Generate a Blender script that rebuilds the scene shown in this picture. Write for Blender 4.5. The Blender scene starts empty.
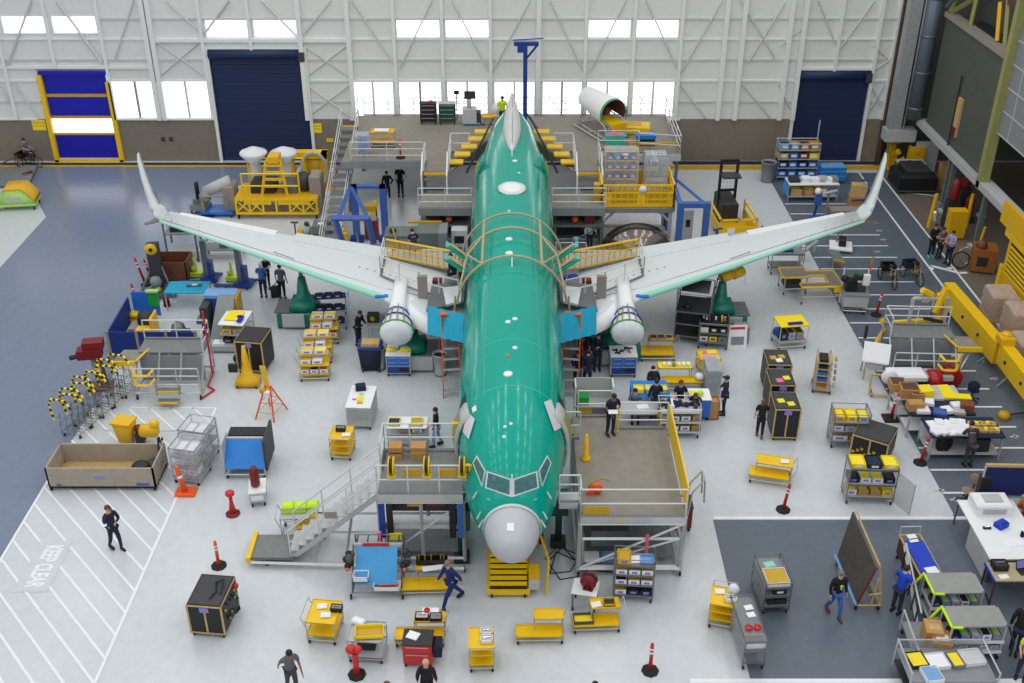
import bpy, math, random
from mathutils import Vector as V3, Matrix
from mathutils.bvhtree import BVHTree
random.seed(7)
PI=math.pi; R=math.radians
SC=bpy.context.scene; COL=SC.collection
# ---------------------------------------------------------------- camera model (1024x683 photograph)
H=24.5; PITCH=R(30.1); F=1099.0; CX,CY=512.0,341.5
cp,sp=math.cos(PITCH),math.sin(PITCH)
CAM=V3((0,0,H))
def ray(px,py):
    u=(px-CX)/F; v=(CY-py)/F
    return V3((u,cp+v*sp,-sp+v*cp))
def G(px,py,z=0.0):
    d=ray(px,py); t=(z-H)/d.z
    return V3((d.x*t,d.y*t,z))
def WY(px,py,Y):
    d=ray(px,py); t=Y/d.y
    return V3((d.x*t,Y,H+d.z*t))
def ZAT(py,Y,px=512): return WY(px,py,Y).z
def XAT(px,Y,z): return (px-CX)/F*(Y*cp+(H-z)*sp)
def D(x0,x1,yb,yt,ytb=None,z=0.0):
    """front-bottom edge x0..x1 at row yb, front top row yt, back top row ytb -> centre x, front y, width, height, depth"""
    a=G(x0,yb,z); b=G(x1,yb,z); Y=a.y; h=ZAT(yt,Y)-z
    d=(G(512,ytb,z+h).y-Y) if ytb is not None else .6
    return (a.x+b.x)/2,Y,b.x-a.x,h,d
# ---------------------------------------------------------------- materials
def lin(c):
    c/=255.0
    return c/12.92 if c<=.04045 else ((c+.055)/1.055)**2.4
PAL={ # name:(r,g,b,rough,metal,noise)
'floor':(203,208,212,.2,0,.06),'floor_blue':(118,130,152,.22,0,.07),'floor_dark':(92,103,116,.4,0,.1),
'concrete':(112,103,92,.55,0,.2),'line':(236,238,240,.35,0,.03),'line_dim':(188,192,198,.4,0,.03),'yline':(205,160,20,.4,0,.08),
'wallwhite':(224,226,222,.6,0,.03),'wallrib':(232,234,232,.5,0,.02),'brace':(205,207,205,.5,0,.02),'taupe':(128,120,108,.7,0,.08),
'navy':(24,42,82,.55,0,.06),'royal':(10,10,175,.5,0,.03),'doorwhite':(245,245,250,.5,0,0),
'yellow':(240,196,10,.4,0,.05),'yellow2':(232,180,12,.45,0,.05),'gold':(200,160,30,.5,0,.1),'orange':(240,95,25,.45,0,.03),'red':(205,40,35,.4,0,.04),
'darkred':(120,22,26,.45,0,.08),'teal':(0,160,140,.14,0,.03),'teal2':(6,120,98,.35,0,.05),'tealdark':(10,70,62,.5,0,.1),
'wing':(212,218,219,.35,0,.02),'mint':(150,214,190,.35,0,.02),'radome':(188,191,197,.45,0,.02),'fairing':(205,208,206,.45,0,.02),
'steel':(186,188,190,.35,.35,.06),'dsteel':(118,121,124,.4,.5,.08),'alu':(205,207,208,.3,.4,.04),'deck':(140,134,124,.75,0,.12),'grate':(125,128,128,.7,.1,.15),
'tan':(178,166,128,.5,0,.08),'black':(22,23,25,.5,0,.1),'rubber':(28,28,28,.8,0,.05),'charcoal':(58,60,64,.6,0,.1),
'grey':(135,140,143,.5,0,.06),'lgrey':(186,188,188,.5,0,.05),'ggrey':(104,116,112,.5,0,.06),'white':(238,239,238,.45,0,.02),
'blue':(38,112,205,.4,0,.04),'gblue':(58,96,170,.45,0,.06),'dblue':(25,58,140,.45,0,.06),'bluetop':(28,128,215,.45,0,.03),'cyan':(16,170,205,.5,0,.04),'sky':(120,165,215,.5,0,.04),
'lime':(178,220,120,.5,0,.05),'hivis':(200,240,20,.6,0,.04),'green':(20,160,60,.5,0,.05),'card':(186,140,84,.8,0,.08),'wood':(196,165,110,.7,0,.15),'crate':(168,158,142,.75,0,.12),
'brown':(88,60,48,.7,0,.15),'bronze':(160,100,40,.5,0,.15),'olive':(84,88,78,.75,0,.1),'duct':(112,126,140,.4,.4,.08),'ductw':(165,168,168,.5,.2,.15),'ygreen':(150,150,90,.6,0,.08),
'plastic':(224,227,230,.3,0,.06),'film':(214,218,222,.2,0,.05),'drk':(45,46,50,.6,0,.2),'pink':(240,110,150,.6,0,.05),'lilac':(140,130,215,.6,0,.03),
'sk1':(214,160,130,.55,0,.02),'sk2':(150,100,75,.55,0,.02),'hair1':(45,32,25,.7,0,.05),'hair2':(105,75,50,.7,0,.05),'hair3':(120,115,110,.7,0,.05),'redhair':(150,70,40,.7,0,.05),
'navycl':(24,34,62,.8,0,.05),'blackcl':(22,22,26,.85,0,.05),'jean':(60,100,170,.8,0,.05),'djean':(38,46,70,.85,0,.05),'bluesh':(50,110,190,.8,0,.03),'royalsh':(20,70,200,.8,0,.03),
'greysh':(98,102,110,.8,0,.04),'ltblue':(150,160,215,.8,0,.03),'slate':(86,104,130,.8,0,.04),'orangesh':(175,85,40,.8,0,.04),'whitecl':(225,225,228,.8,0,.02),
'chrome':(200,200,205,.12,.95,.03),'wpane':(60,110,115,.08,.0,.3),'papr':(240,240,244,.7,0,0),'vyellow':(250,225,20,.5,0,.02),'lightteal':(70,190,170,.4,0,.03),'rail':(214,216,216,.4,.1,.03),
'brownt':(120,70,50,.6,0,.1),'ygr':(190,215,60,.5,0,.05),'dblu2':(12,45,125,.6,0,.08),'bmat':(70,160,220,.5,0,.05),'royalnavy':(18,42,110,.8,0,.04),'wall2':(225,222,205,.5,0,.03),'mirror1':(120,112,112,.15,.85,.3),'red3':(165,15,25,.15,0,.05),'tanch':(150,125,105,.7,0,.05),'panelbr':(92,84,76,.5,.2,.2),'royal2':(20,60,190,.6,0,.05),'topgrey':(150,150,146,.6,0,.08),'navy2':(18,34,95,.8,0,.05),'mesh2':(70,74,80,.6,0,.2),'coverc':(150,140,132,.7,0,.05)}
MATS={}
def M(n):
    if n in MATS: return MATS[n]
    m=bpy.data.materials.new(n); m.use_nodes=True; nt=m.node_tree; b=nt.nodes['Principled BSDF']
    r,g,bb,ro,me,nz=PAL[n]; c=(lin(r),lin(g),lin(bb),1)
    m.diffuse_color=c; b.inputs['Roughness'].default_value=ro; b.inputs['Metallic'].default_value=me
    b.inputs['Base Color'].default_value=c
    if nz>0:
        tc=nt.nodes.new('ShaderNodeTexCoord'); no=nt.nodes.new('ShaderNodeTexNoise'); no.inputs['Scale'].default_value=3.0 if nz<.15 else 7.0
        no.inputs['Detail'].default_value=3
        nt.links.new(tc.outputs['Object'],no.inputs['Vector'])
        mx=nt.nodes.new('ShaderNodeMixRGB'); mx.inputs[1].default_value=tuple(min(1,x*(1-nz*1.6)) for x in c[:3])+(1,); mx.inputs[2].default_value=tuple(min(1,x*(1+nz*1.6)) for x in c[:3])+(1,)
        nt.links.new(no.outputs['Fac'],mx.inputs[0]); nt.links.new(mx.outputs[0],b.inputs['Base Color'])
    if n=='teal': b.inputs['Specular IOR Level'].default_value=.3
    MATS[n]=m; return m
# see-through plastic film and wire mesh
def special():
    for n,col,a in (('clear',(225,230,236),.33),('net',(215,190,90),.22),('wire',(165,168,170),.3)):
        m=bpy.data.materials.new(n); m.use_nodes=True; nt=m.node_tree; b=nt.nodes['Principled BSDF']
        b.inputs['Base Color'].default_value=(lin(col[0]),lin(col[1]),lin(col[2]),1); b.inputs['Roughness'].default_value=.25 if n=='clear' else .5
        if n=='clear':
            no=nt.nodes.new('ShaderNodeTexNoise'); no.inputs['Scale'].default_value=4
            mr=nt.nodes.new('ShaderNodeMapRange'); mr.inputs[3].default_value=.1; mr.inputs[4].default_value=.55
            nt.links.new(no.outputs['Fac'],mr.inputs[0]); nt.links.new(mr.outputs[0],b.inputs['Alpha'])
        else:
            b.inputs['Alpha'].default_value=a
        MATS[n]=m
special()
LAMP_E=185; WORLD_E=.64
for _n,_c,_e in (('glassp',(255,250,255),1.5),('doorlit',(255,255,255),1.1)):
    _m=bpy.data.materials.new(_n); _m.use_nodes=True; _b=_m.node_tree.nodes['Principled BSDF']; _b.inputs['Base Color'].default_value=(.9,.9,.9,1); _b.inputs['Emission Color'].default_value=(lin(_c[0]),lin(_c[1]),lin(_c[2]),1); _b.inputs['Emission Strength'].default_value=_e; MATS[_n]=_m
# ---------------------------------------------------------------- mesh builder
class MB:
    def __init__(s): s.v=[]; s.f=[]; s.m=[]; s.x=None; s.sm=[]
    def add(s,vs,fs,mat,smooth=False):
        o=len(s.v)
        for p in vs:
            p=V3(p)
            if s.x is not None: p=s.x@p
            s.v.append(p)
        for f in fs: s.f.append([o+i for i in f]); s.m.append(mat); s.sm.append(smooth)
        return s
    def box(s,x0,y0,z0,x1,y1,z1,mat,b=0):
        vs=[(x0,y0,z0),(x1,y0,z0),(x1,y1,z0),(x0,y1,z0),(x0,y0,z1),(x1,y0,z1),(x1,y1,z1),(x0,y1,z1)]
        if b:  # chamfered top
            vs=vs[:4]+[(x0,y0,z1-b),(x1,y0,z1-b),(x1,y1,z1-b),(x0,y1,z1-b),(x0+b,y0+b,z1),(x1-b,y0+b,z1),(x1-b,y1-b,z1),(x0+b,y1-b,z1)]
            fs=[(3,2,1,0),(0,1,5,4),(1,2,6,5),(2,3,7,6),(3,0,4,7),(4,5,9,8),(5,6,10,9),(6,7,11,10),(7,4,8,11),(8,9,10,11)]
            return s.add(vs,fs,mat)
        return s.add(vs,[(3,2,1,0),(4,5,6,7),(0,1,5,4),(1,2,6,5),(2,3,7,6),(3,0,4,7)],mat)
    def cb(s,cx,cy,z0,w,d,h,mat,b=0): return s.box(cx-w/2,cy-d/2,z0,cx+w/2,cy+d/2,z0+h,mat,b)
    def tray(s,x0,y0,z0,x1,y1,h,mat,t=.02,inn=None):
        s.box(x0,y0,z0,x1,y1,z0+t,inn or mat)
        s.box(x0,y0,z0,x1,y0+t,z0+h,mat); s.box(x0,y1-t,z0,x1,y1,z0+h,mat); s.box(x0,y0,z0,x0+t,y1,z0+h,mat); s.box(x1-t,y0,z0,x1,y1,z0+h,mat)
        return s
    def tube(s,p,q,r,mat,n=6,r2=None):
        p=V3(p);q=V3(q);d=q-p
        if d.length<1e-6: return s
        d.normalize(); a=d.orthogonal().normalized(); b=d.cross(a); r2=r if r2 is None else r2
        vs=[];
        for c,rr in ((p,r),(q,r2)):
            for i in range(n):
                t=2*PI*(i+.5)/n; vs.append(c+a*(rr*math.cos(t))+b*(rr*math.sin(t)))
        fs=[(i,(i+1)%n,n+(i+1)%n,n+i) for i in range(n)]+[tuple(range(n-1,-1,-1)),tuple(range(n,2*n))]
        return s.add(vs,fs,mat,n>7)
    def path(s,pts,r,mat,n=6):
        for a,b in zip(pts,pts[1:]): s.tube(a,b,r,mat,n)
        return s
    def striped(s,pts,r,m1,m2,step=.12,n=6):
        k=0
        for a,b in zip(pts,pts[1:]):
            a=V3(a);b=V3(b);L=(b-a).length;c=max(1,round(L/step))
            for i in range(c): s.tube(a.lerp(b,i/c),a.lerp(b,(i+1)/c),r,(m1,m2)[k%2],n); k+=1
        return s
    def lathe(s,prof,mat,c=(0,0,0),n=16,ax='z',cap=True):
        vs=[];c=V3(c)
        for (r,h) in prof:
            for i in range(n):
                t=2*PI*i/n; a,b=r*math.cos(t),r*math.sin(t)
                vs.append(c+(V3((a,b,h)) if ax=='z' else V3((h,a,b)) if ax=='x' else V3((a,h,b))))
        fs=[]
        for k in range(len(prof)-1):
            for i in range(n): fs.append((k*n+i,k*n+(i+1)%n,(k+1)*n+(i+1)%n,(k+1)*n+i))
        if cap: fs+= [tuple(range(n-1,-1,-1)),tuple(range((len(prof)-1)*n,len(prof)*n))]
        return s.add(vs,fs,mat,True)
    def ball(s,c,r,mat,n=10,sz=1.0,sy=1.0):
        vs=[];k=n//2
        for j in range(1,k):
            for i in range(n):
                a=PI*j/k;t=2*PI*i/n; vs.append((c[0]+r*math.sin(a)*math.cos(t),c[1]+sy*r*math.sin(a)*math.sin(t),c[2]+sz*r*math.cos(a)))
        vs+=[(c[0],c[1],c[2]+r*sz),(c[0],c[1],c[2]-r*sz)]
        fs=[(j*n+i,(j+1)*n+i,(j+1)*n+(i+1)%n,j*n+(i+1)%n) for j in range(k-2) for i in range(n)]
        fs+=[(len(vs)-2,i,(i+1)%n) for i in range(n)]+[(len(vs)-1,(k-2)*n+(i+1)%n,(k-2)*n+i) for i in range(n)]
        return s.add(vs,fs,mat,True)
    def prism(s,poly,z0,z1,mat):
        n=len(poly)
        return s.add([(x,y,z0) for x,y in poly]+[(x,y,z1) for x,y in poly],[tuple(range(n-1,-1,-1)),tuple(range(n,2*n))]+[(i,(i+1)%n,n+(i+1)%n,n+i) for i in range(n)],mat)
    def slab(s,pts,off,mat):
        """polygon of 3D points thickened by vector off"""
        n=len(pts);o=V3(off)
        return s.add([V3(p) for p in pts]+[V3(p)+o for p in pts],[tuple(range(n-1,-1,-1)),tuple(range(n,2*n))]+[(i,(i+1)%n,n+(i+1)%n,n+i) for i in range(n)],mat)
    def loft(s,rings,mat,cap=True,close=True):
        n=len(rings[0]);vs=[p for r in rings for p in r]
        fs=[(k*n+i,k*n+(i+1)%n,(k+1)*n+(i+1)%n,(k+1)*n+i) for k in range(len(rings)-1) for i in range(n if close else n-1)]
        if cap: fs+=[tuple(range(n-1,-1,-1)),tuple(range((len(rings)-1)*n,len(rings)*n))]
        return s.add(vs,fs,mat,True)
    def rotz(s,deg,loc=(0,0,0)): s.x=Matrix.Translation(loc)@Matrix.Rotation(R(deg),4,'Z'); return s
    def xf(s,loc=(0,0,0),rx=0,ry=0,rz=0): s.x=Matrix.Translation(loc)@Matrix.Rotation(R(rz),4,'Z')@Matrix.Rotation(R(ry),4,'Y')@Matrix.Rotation(R(rx),4,'X'); return s
    def mesh(s,name):
        me=bpy.data.meshes.new(name); me.from_pydata([tuple(v) for v in s.v],[],s.f)
        ks=[]
        for k in s.m:
            if k not in ks: ks.append(k)
        for k in ks: me.materials.append(M(k))
        for p,k,q in zip(me.polygons,s.m,s.sm): p.material_index=ks.index(k); p.use_smooth=q
        me.validate(); return me
    def obj(s,name,parent=None,label=None):
        o=bpy.data.objects.new(name,s.mesh(name)); COL.objects.link(o)
        if parent is not None: o.parent=parent
        if label: o['label']=label
        return o
def T(name,label,cat,loc,rot=0,group=None):
    o=bpy.data.objects.new(name,None); COL.objects.link(o); o.empty_display_size=.2
    o.location=(loc[0],loc[1],loc[2] if len(loc)>2 else 0); o.rotation_euler=(0,0,R(rot)); o['label']=label; o['category']=cat
    if group: o['group']=group
    return o
def one(mb,name,label,cat,loc=(0,0,0),rot=0,group=None):
    o=mb.obj(name); o.location=(loc[0],loc[1],loc[2] if len(loc)>2 else 0); o.rotation_euler=(0,0,R(rot)); o['label']=label; o['category']=cat
    if group: o['group']=group
    return o
def struct(mb,name,label=None):
    o=mb.obj(name); o['kind']='structure'
    if label: o['label']=label
    return o
KIDS={}
def dup(root,loc,rot=None,label=None,group=None):
    def kids(o): return [c for c in bpy.data.objects if c.parent==o]
    r=root.copy(); COL.objects.link(r); r.location=(loc[0],loc[1],loc[2] if len(loc)>2 else 0)
    if rot is not None: r.rotation_euler=(0,0,R(rot))
    if label: r['label']=label
    if group: r['group']=group
    for ch in kids(root):
        c=ch.copy(); COL.objects.link(c); c.parent=r
        for g in kids(ch):
            d=g.copy(); COL.objects.link(d); d.parent=c
    return r
def caster(T_,x,y,r=.07,z=0):
    m=MB(); m.lathe([(r*.4,-.03),(r,-.025),(r,.025),(r*.4,.03)],'rubber',(x,y,z+r),10,'x'); m.box(x-.035,y-.02,z+r,x+.035,y+.02,z+r*2+.02,'dsteel')
    m.obj('caster',T_)
def casters(T_,w,d,r=.07,y0=0,ins=.06):
    for x in (-w/2+ins,w/2-ins):
        for y in (y0+ins,y0+d-ins): caster(T_,x,y,r)
# ================================================================ ROOM
YW=64.6
def pix(pts,z): return [G(x,y,z) for x,y in pts]
def flat(pts,z0,z1,mat,name,label):
    m=MB(); m.prism([(p.x,p.y) for p in pts],z0,z1,mat); return struct(m,name,label)
m=MB(); m.box(-75,-30,-.3,60,YW+.6,0,'floor'); struct(m,'floor','glossy pale grey epoxy hangar floor')
xb=G(66,450).x
flat([V3((-74,YW-1.0,0)),V3((G(300,163).x,YW-1.0,0)),G(292,180),V3((xb+.6,G(236,186).y,0)),V3((xb,G(66,450).y,0)),V3((xb,18,0)),V3((-74,18,0))],.0005,.004,'floor_blue','floor','blue-grey floor area beside the folding door')
flat([G(-120,150),G(22,172),G(46,217),G(-120,400)],.004,.007,'floor','floor','pale grey floor corner under the lime hooded cart')
a=G(768,176);b=G(953,513)
flat([V3((a.x,YW-2,0)),V3((b.x,b.y,0)),G(953,519),G(1400,519),V3((60,YW-2,0))],.0005,.004,'floor_dark','floor','dark grey marked parking floor')
flat([G(713,520),G(1500,520),G(1500,679),G(750,679)],.004,.007,'floor_dark','floor','dark grey work area floor in front')
a2=G(883,178);b2=G(1009,341)
flat([V3((a2.x,YW-.2,0)),V3((a2.x,12,0)),V3((60,12,0)),V3((60,YW-.2,0))],.004,.0075,'concrete','floor','bare brown concrete floor by the side wall')
def line(p,q,w,mat='line',z=.008,label='painted floor line'):
    p=V3(p);q=V3(q);d=(q-p);d.z=0;d.normalize();n=V3((-d.y,d.x,0))*w/2
    m=MB(); m.prism([((p+n).x,(p+n).y),((p-n).x,(p-n).y),((q-n).x,(q-n).y),((q+n).x,(q+n).y)],z,z+.003,mat); return m
L=MB()
def ln(p,q,w,mat='line',z=.0085):
    k=line(p,q,w,mat,z); L.add(k.v,k.f,mat)
ln((a2.x,G(883,176).y,0),(a2.x,14,0),.11)
t1=G(859,173); ln((t1.x,t1.y,0),(t1.x,22,0),.11)
for (row,xe) in ((204,866),(214,868),(235,880),(246,888),(257.5,897),(269,905),(282,914),(295,923),(309,932),(323,940),(338,952),(356,962),(371,976),(389,989),(407,1002),(427,1016),(448,1024),(470,1040),(493,1050)):
    p=G(512,row); xl=a.x+.1+(0 if row>176 else 0); ln((xl,p.y,0),(min(G(xe,row).x,t1.x-.5),p.y,0),.1)
# small stall marks
for (x,y) in ((876,231),(880,240),(874,252),(915,272),(922,302),(857,345),(962,346),(977,362),(990,379),(868,352),(1010,437),(935,491),(950,500),(975,530)):
    p=G(x,y); ln(p,p+V3((.35,.05,0)),.1,'line_dim'); ln(p+V3((.2,-.1,0)),p+V3((.2,.15,0)),.08,'line_dim')
ln(G(713,518),G(1300,518),.16); ln(G(690,681),G(1300,681),.16)
ln(G(902,192),G(935,196),.1);ln(G(893,178),G(902,192),.1)
# pedestrian arrow
p=G(947,270); ln(p+V3((-.7,.5,0)),p+V3((.5,-.35,0)),.22,'line',.009)
ln(p+V3((-.7,.5,0)),p+V3((-.75,.0,0)),.2,'line',.009);ln(p+V3((0,.1,0)),p+V3((.5,.3,0)),.2,'line',.009); ln(p+V3((.5,-.35,0)),p+V3((.9,-.3,0)),.2,'line',.009)
# hatch zone
r0=G(216,408);r1=G(95,683)
ln(r0,r1,.1,'line',.0125)
ln((r0.x,r0.y,0),(xb+1.5,r0.y,0),.09); ln((r0.x-.3,G(512,431).y,0),(xb+1,G(512,431).y,0),.05,'line_dim')
ln((xb+.02,G(66,450).y,0),(xb+.02,18,0),.1,'line',.0125)
h0=G(41,512);h1=G(125,612);hd=(h1-h0).normalized(); hs=(G(66,512)-h0).x
for k in range(-6,16):
    s=h0+V3((hs*k,0,0))
    # clip between xb and the zone line r0-r1
    t=(xb-s.x)/hd.x; pA=s+hd*t
    dr=(r1-r0); den=hd.x*dr.y-hd.y*dr.x; w=r0-s; tb=(w.x*dr.y-w.y*dr.x)/den; pB=s+hd*tb
    if pA.y>r0.y:
        t=(r0.y-s.y)/hd.y; pA=s+hd*t
        if pA.x<xb: continue
    if (pB-pA).dot(hd)<.4 : continue
    if pB.y<14: pB=s+hd*((14-s.y)/hd.y)
    if k in (-3,-2,-1):   # interrupted by the words
        c=G(*{-3:(30,569),-2:(38,552),-1:(47,536)}[k]) if False else None
    ln(pA,pB,.085)
struct(L,'floor_marking','white painted lines on the hangar floor')
tc=bpy.data.curves.new('words','FONT'); tc.body='KEEP CLEAR'; tc.size=.92; tc.extrude=.001; tc.align_x='CENTER'; tc.align_y='CENTER'
to=bpy.data.objects.new('floor_lettering',tc); COL.objects.link(to); pA=G(56,543);pB=G(31,590); pc=(pA+pB)/2
to.location=(pc.x,pc.y,.015); to.rotation_euler=(0,0,math.atan2(pB.y-pA.y,pB.x-pA.x)); tc.offset=.03; to.scale=((pB-pA).length/5.6,.85,1); tc.materials.append(M('line')); to['kind']='structure'; to['label']='words KEEP CLEAR painted on the floor'
m=MB(); pd=to.rotation_euler[2]; m.rotz(math.degrees(pd),(pc.x,pc.y,0)); m.box(-(pB-pA).length/2-.1,-.55,.0117,(pB-pA).length/2+.1,.55,.0125,'floor'); struct(m,'floor_marking','plain patch of floor under the lettering')
m=MB(); m.box(-74,YW-1.05,.001,G(330,160).x,YW-.75,.012,'yline'); m.box(G(668,165).x,YW-1.5,.001,G(892,165).x,YW-.8,.012,'yline'); struct(m,'floor_marking','yellow line along the foot of the back wall')
m=MB()
for k in range(5): m.box(G(672,160).x,YW-.65+k*.12,.001,G(880,160).x,YW-.6+k*.12,.03,'drk')
m.box(-74,YW-.7,.001,9,YW-.3,.006,'drk'); struct(m,'floor_marking','dark door track in the floor')
# ---------------- back wall
def WX(px,row): return WY(px,row,YW)
ztop=26.0; zb=WX(512,119).z
wins=[]  # x0,x1,z0,z1
up=(WX(512,38).z,WX(512,19).z); lo=(WX(512,117).z,WX(512,81).z)
def wpx(x0,x1,row,z,): wins.append((WX(x0,row).x,WX(x1,row).x,z[0],z[1]))
ul=(WX(512,34).z,WX(512,15.5).z)
for a_,b_ in ((-46,-4),(2,47),(52,97)): wpx(a_,b_,25,ul)
for a_,b_ in ((205,249),(253,297),(396,440),(445,489),(588,631),(636,679)): wpx(a_,b_,28,up)
for a_,b_ in ((113,161),(164,210)): wpx(a_,b_,97,(WX(512,118.5).z,WX(512,80).z))
for a_,b_ in ((353,394),(399,442),(447,488),(494,535),(542,582),(586,628),(632,674)): wpx(a_,b_,97,lo)
doors=[(WX(208,60).x+.0,WX(306,110).x,0,WX(512,52).z),(WX(40,80).x,WX(116,150).x,0,WX(512,70).z),(WX(794,100).x,WX(867,100).x,0,WX(512,73).z)]
doors[0]=(WX(209,56).x,WX(304,56).x,0,doors[0][3]); doors[1]=(WX(39,74).x,WX(107,74).x,0,doors[1][3]); doors[2]=(WX(799,76).x,WX(870,76).x,0,doors[2][3])
xR=WX(903,0).x
holes=wins+doors
xs=sorted({-75,xR}|{h[0] for h in holes}|{h[1] for h in holes}); zs=sorted({0,zb,ztop}|{h[2] for h in holes}|{h[3] for h in holes})
def inh(x,z): return any(h[0]<x<h[1] and h[2]<z<h[3] for h in holes)
m=MB()
for i in range(len(xs)-1):
    k=0
    while k<len(zs)-1:
        if inh((xs[i]+xs[i+1])/2,(zs[k]+zs[k+1])/2): k+=1; continue
        j=k; mat='taupe' if zs[k]<zb-1e-6 else 'wallwhite'
        while j<len(zs)-1 and not inh((xs[i]+xs[i+1])/2,(zs[j]+zs[j+1])/2) and (('taupe' if zs[j]<zb-1e-6 else 'wallwhite')==mat): j+=1
        m.box(xs[i],YW,zs[k],xs[i+1],YW+.3,zs[j],mat); k=j
struct(m,'wall_back','white steel clad hangar wall with a taupe band at its foot')
# ribs
ribs=[-60,-10,42,95,141,147,197,246,297,346,392,441,490,539,587,636,684,728,746,793,807,844,884,902]
rx=[WX(p,0).x for p in ribs]
m=MB()
for x,p in zip(rx,ribs):
    z0=zb
    for d in doors:
        if d[0]+.1<x<d[1]-.1: z0=max(z0,d[3]+.15)
    big=p in (141,147,297,346,728,746,793,807,539)
    w=.13 if big else .09
    m.box(x-w,YW-(.3 if big else .2),z0,x+w,YW,ztop,'wallrib')
struct(m,'wall_trim','white vertical wall posts')
m=MB()
for row in (18.5,39,59.5,80.5,101.5):
    z=WX(512,row).z
    for i in range(len(rx)-1):
        xm=(rx[i]+rx[i+1])/2
        if inh(xm,z-.08) and inh(xm,z+.08): continue
        xa,xb_=rx[i],rx[i+1]
        for d in doors:
            if z<d[3]+.3:
                if d[0]-.2<xa<d[1]+.2: xa=d[1]+.2
                if d[0]-.2<xb_<d[1]+.2: xb_=d[0]-.2
                if xa<d[0] and xb_>d[1]: xb_=d[0]-.2
        if xb_-xa<.1: continue
        m.box(xa,YW-.09,z-.05,xb_,YW,z+.05,'wallrib' if row in(39,80.5) else 'brace')
z=WX(512,9).z
for k in range(12): m.box(-75,YW-.09,11+k*1.3,xR,YW,11.1+k*1.3,'brace')
m.box(-75,YW-.14,WX(512,67).z-.08,WX(155,67).x,YW,WX(512,67).z+.08,'wallrib'); m.box(WX(155,40).x,YW-.18,WX(512,40).z-.1,WX(352,40).x,YW,WX(512,40).z+.1,'wallrib')
m.box(WX(350,119).x,YW-.12,zb-.06,WX(680,119).x,YW,zb+.06,'wallrib')
m.box(-75,YW-.1,zb-.05,WX(38,119).x,YW,zb+.05,'wallrib');m.box(WX(116,119).x,YW-.1,zb-.05,WX(216,119).x,YW,zb+.05,'wallrib')
struct(m,'wall_trim','white horizontal wall girts')
m=MB()
def br(x0,r0_,x1,r1_,t=.05,w=.1):
    p=WX(x0,r0_);q=WX(x1,r1_);p.y=q.y=YW-w; m.tube(p,q,t,'brace',4)
for b_ in ((32,0,8,65,.07),(57,0,102,62,.09),(134,0,115,60),(166,0,203,34),(229,0,203,36,.07),(262,0,297,36,.07),(331,0,304,34),(352,0,393,62),(432,0,400,68),(452,0,490,72),(530,0,492,72),(550,0,584,72),(626,0,590,70),(646,0,677,68),(722,0,680,74),(740,0,775,58),(785,2,748,62),(818,0,836,46),(874,0,840,48),
 (158,42,205,75),(199,42,161,75),(303,44,349,76),(348,44,307,76),(307,84,350,116),(350,84,308,116),(0,84,20,118),(14,82,38,116),(680,84,706,118),(742,84,770,117),(780,45,802,28),(778,84,792,112),(873,45,889,60),(888,60,873,70),(870,84,884,112),(884,84,868,112)): br(*b_)
m.obj('wall_trim')['kind']='structure'
# windows
for i,(x0,x1,z0,z1) in enumerate(wins):
    w=T('window_%d'%(i+1),'bright window','window',((x0+x1)/2,YW,z0)); del w['label'];del w['category']; w['kind']='structure'
    f=MB(); W=(x1-x0)/2; h=z1-z0
    for (a_,b_,c_,d_) in ((-W,W,0,.06),(-W,W,h-.06,h)): f.box(a_,-.04,c_,b_,.2,d_,'wallrib')
    for (a_,b_) in ((-W,-W+.05),(W-.05,W)): f.box(a_,-.04,.06,b_,.2,h-.06,'wallrib')
    if z1<6:
        f.box(-.07,-.03,.06,.05,.12,h-.06,'brace' if i%3 else 'grey'); f.box(-W,0,h*.42,W,.06,h*.42+.035,'wallrib')
    f.obj('window_frame',w)
    if z1<6:
        f=MB(); f.tube((-W+.1 if i%2 else W-.1,-.06,h*.8),(0,-.06,.15),.02,'brace',4); f.obj('window_brace',w)
    f=MB(); f.box(-W+.05,.12,.06,W-.05,.13,h-.06,'glassp'); f.obj('window_glass',w)
# doors
def rollup(d,idx,tall):
    o=T('door_%d'%idx,'x','door',((d[0]+d[1])/2,YW,0)); del o['label'];del o['category']; o['kind']='structure'
    W=(d[1]-d[0])/2; h=d[3]; c=MB(); n=26
    for k in range(n): c.box(-W,.08+.03*(k%2),h*k/n,W,.2,h*(k+1)/n,'navy')
    c.obj('door_curtain',o); c=MB(); c.lathe([(.3,-W),(.3,W)],'navy',(0,-.05,h-.1),12,'x'); c.obj('door_roller',o)
    c=MB(); c.box(-W-.18,-.16,0,-W,.1,h+.2,'wallrib');c.box(W,-.16,0,W+.18,.1,h+.2,'wallrib'); c.box(-W-.18,-.16,h+.2,W+.18,.1,h+.35,'wallrib'); c.obj('door_frame',o)
    c=MB(); c.box(W-.3,-.35,h-.5,W+.05,-.1,h+.05,'charcoal'); c.obj('door_motor',o)
rollup(doors[0],1,1); rollup(doors[2],2,1)
d=doors[1]; o=T('door_3','x','door',((d[0]+d[1])/2,YW,0)); del o['label'];del o['category']; o['kind']='structure'
W=(d[1]-d[0])/2; h=d[3]; c=MB()
def zr(row): return WX(512,row).z
for (r1_,r2_,mt) in ((158,135,'royal'),(133,118.5,'doorlit'),(116,97,'royal'),(94,70,'royal')): c.box(-W+.15,.05,max(zr(r1_),.12),W-.15,.1,zr(r2_),mt)
c.obj('door_curtain',o); c=MB()
for (r1_,r2_) in ((118.5,116),(97,94),(135,133)): c.box(-W+.15,.0,zr(r1_),W-.15,.12,zr(r2_),'gold')
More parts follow.
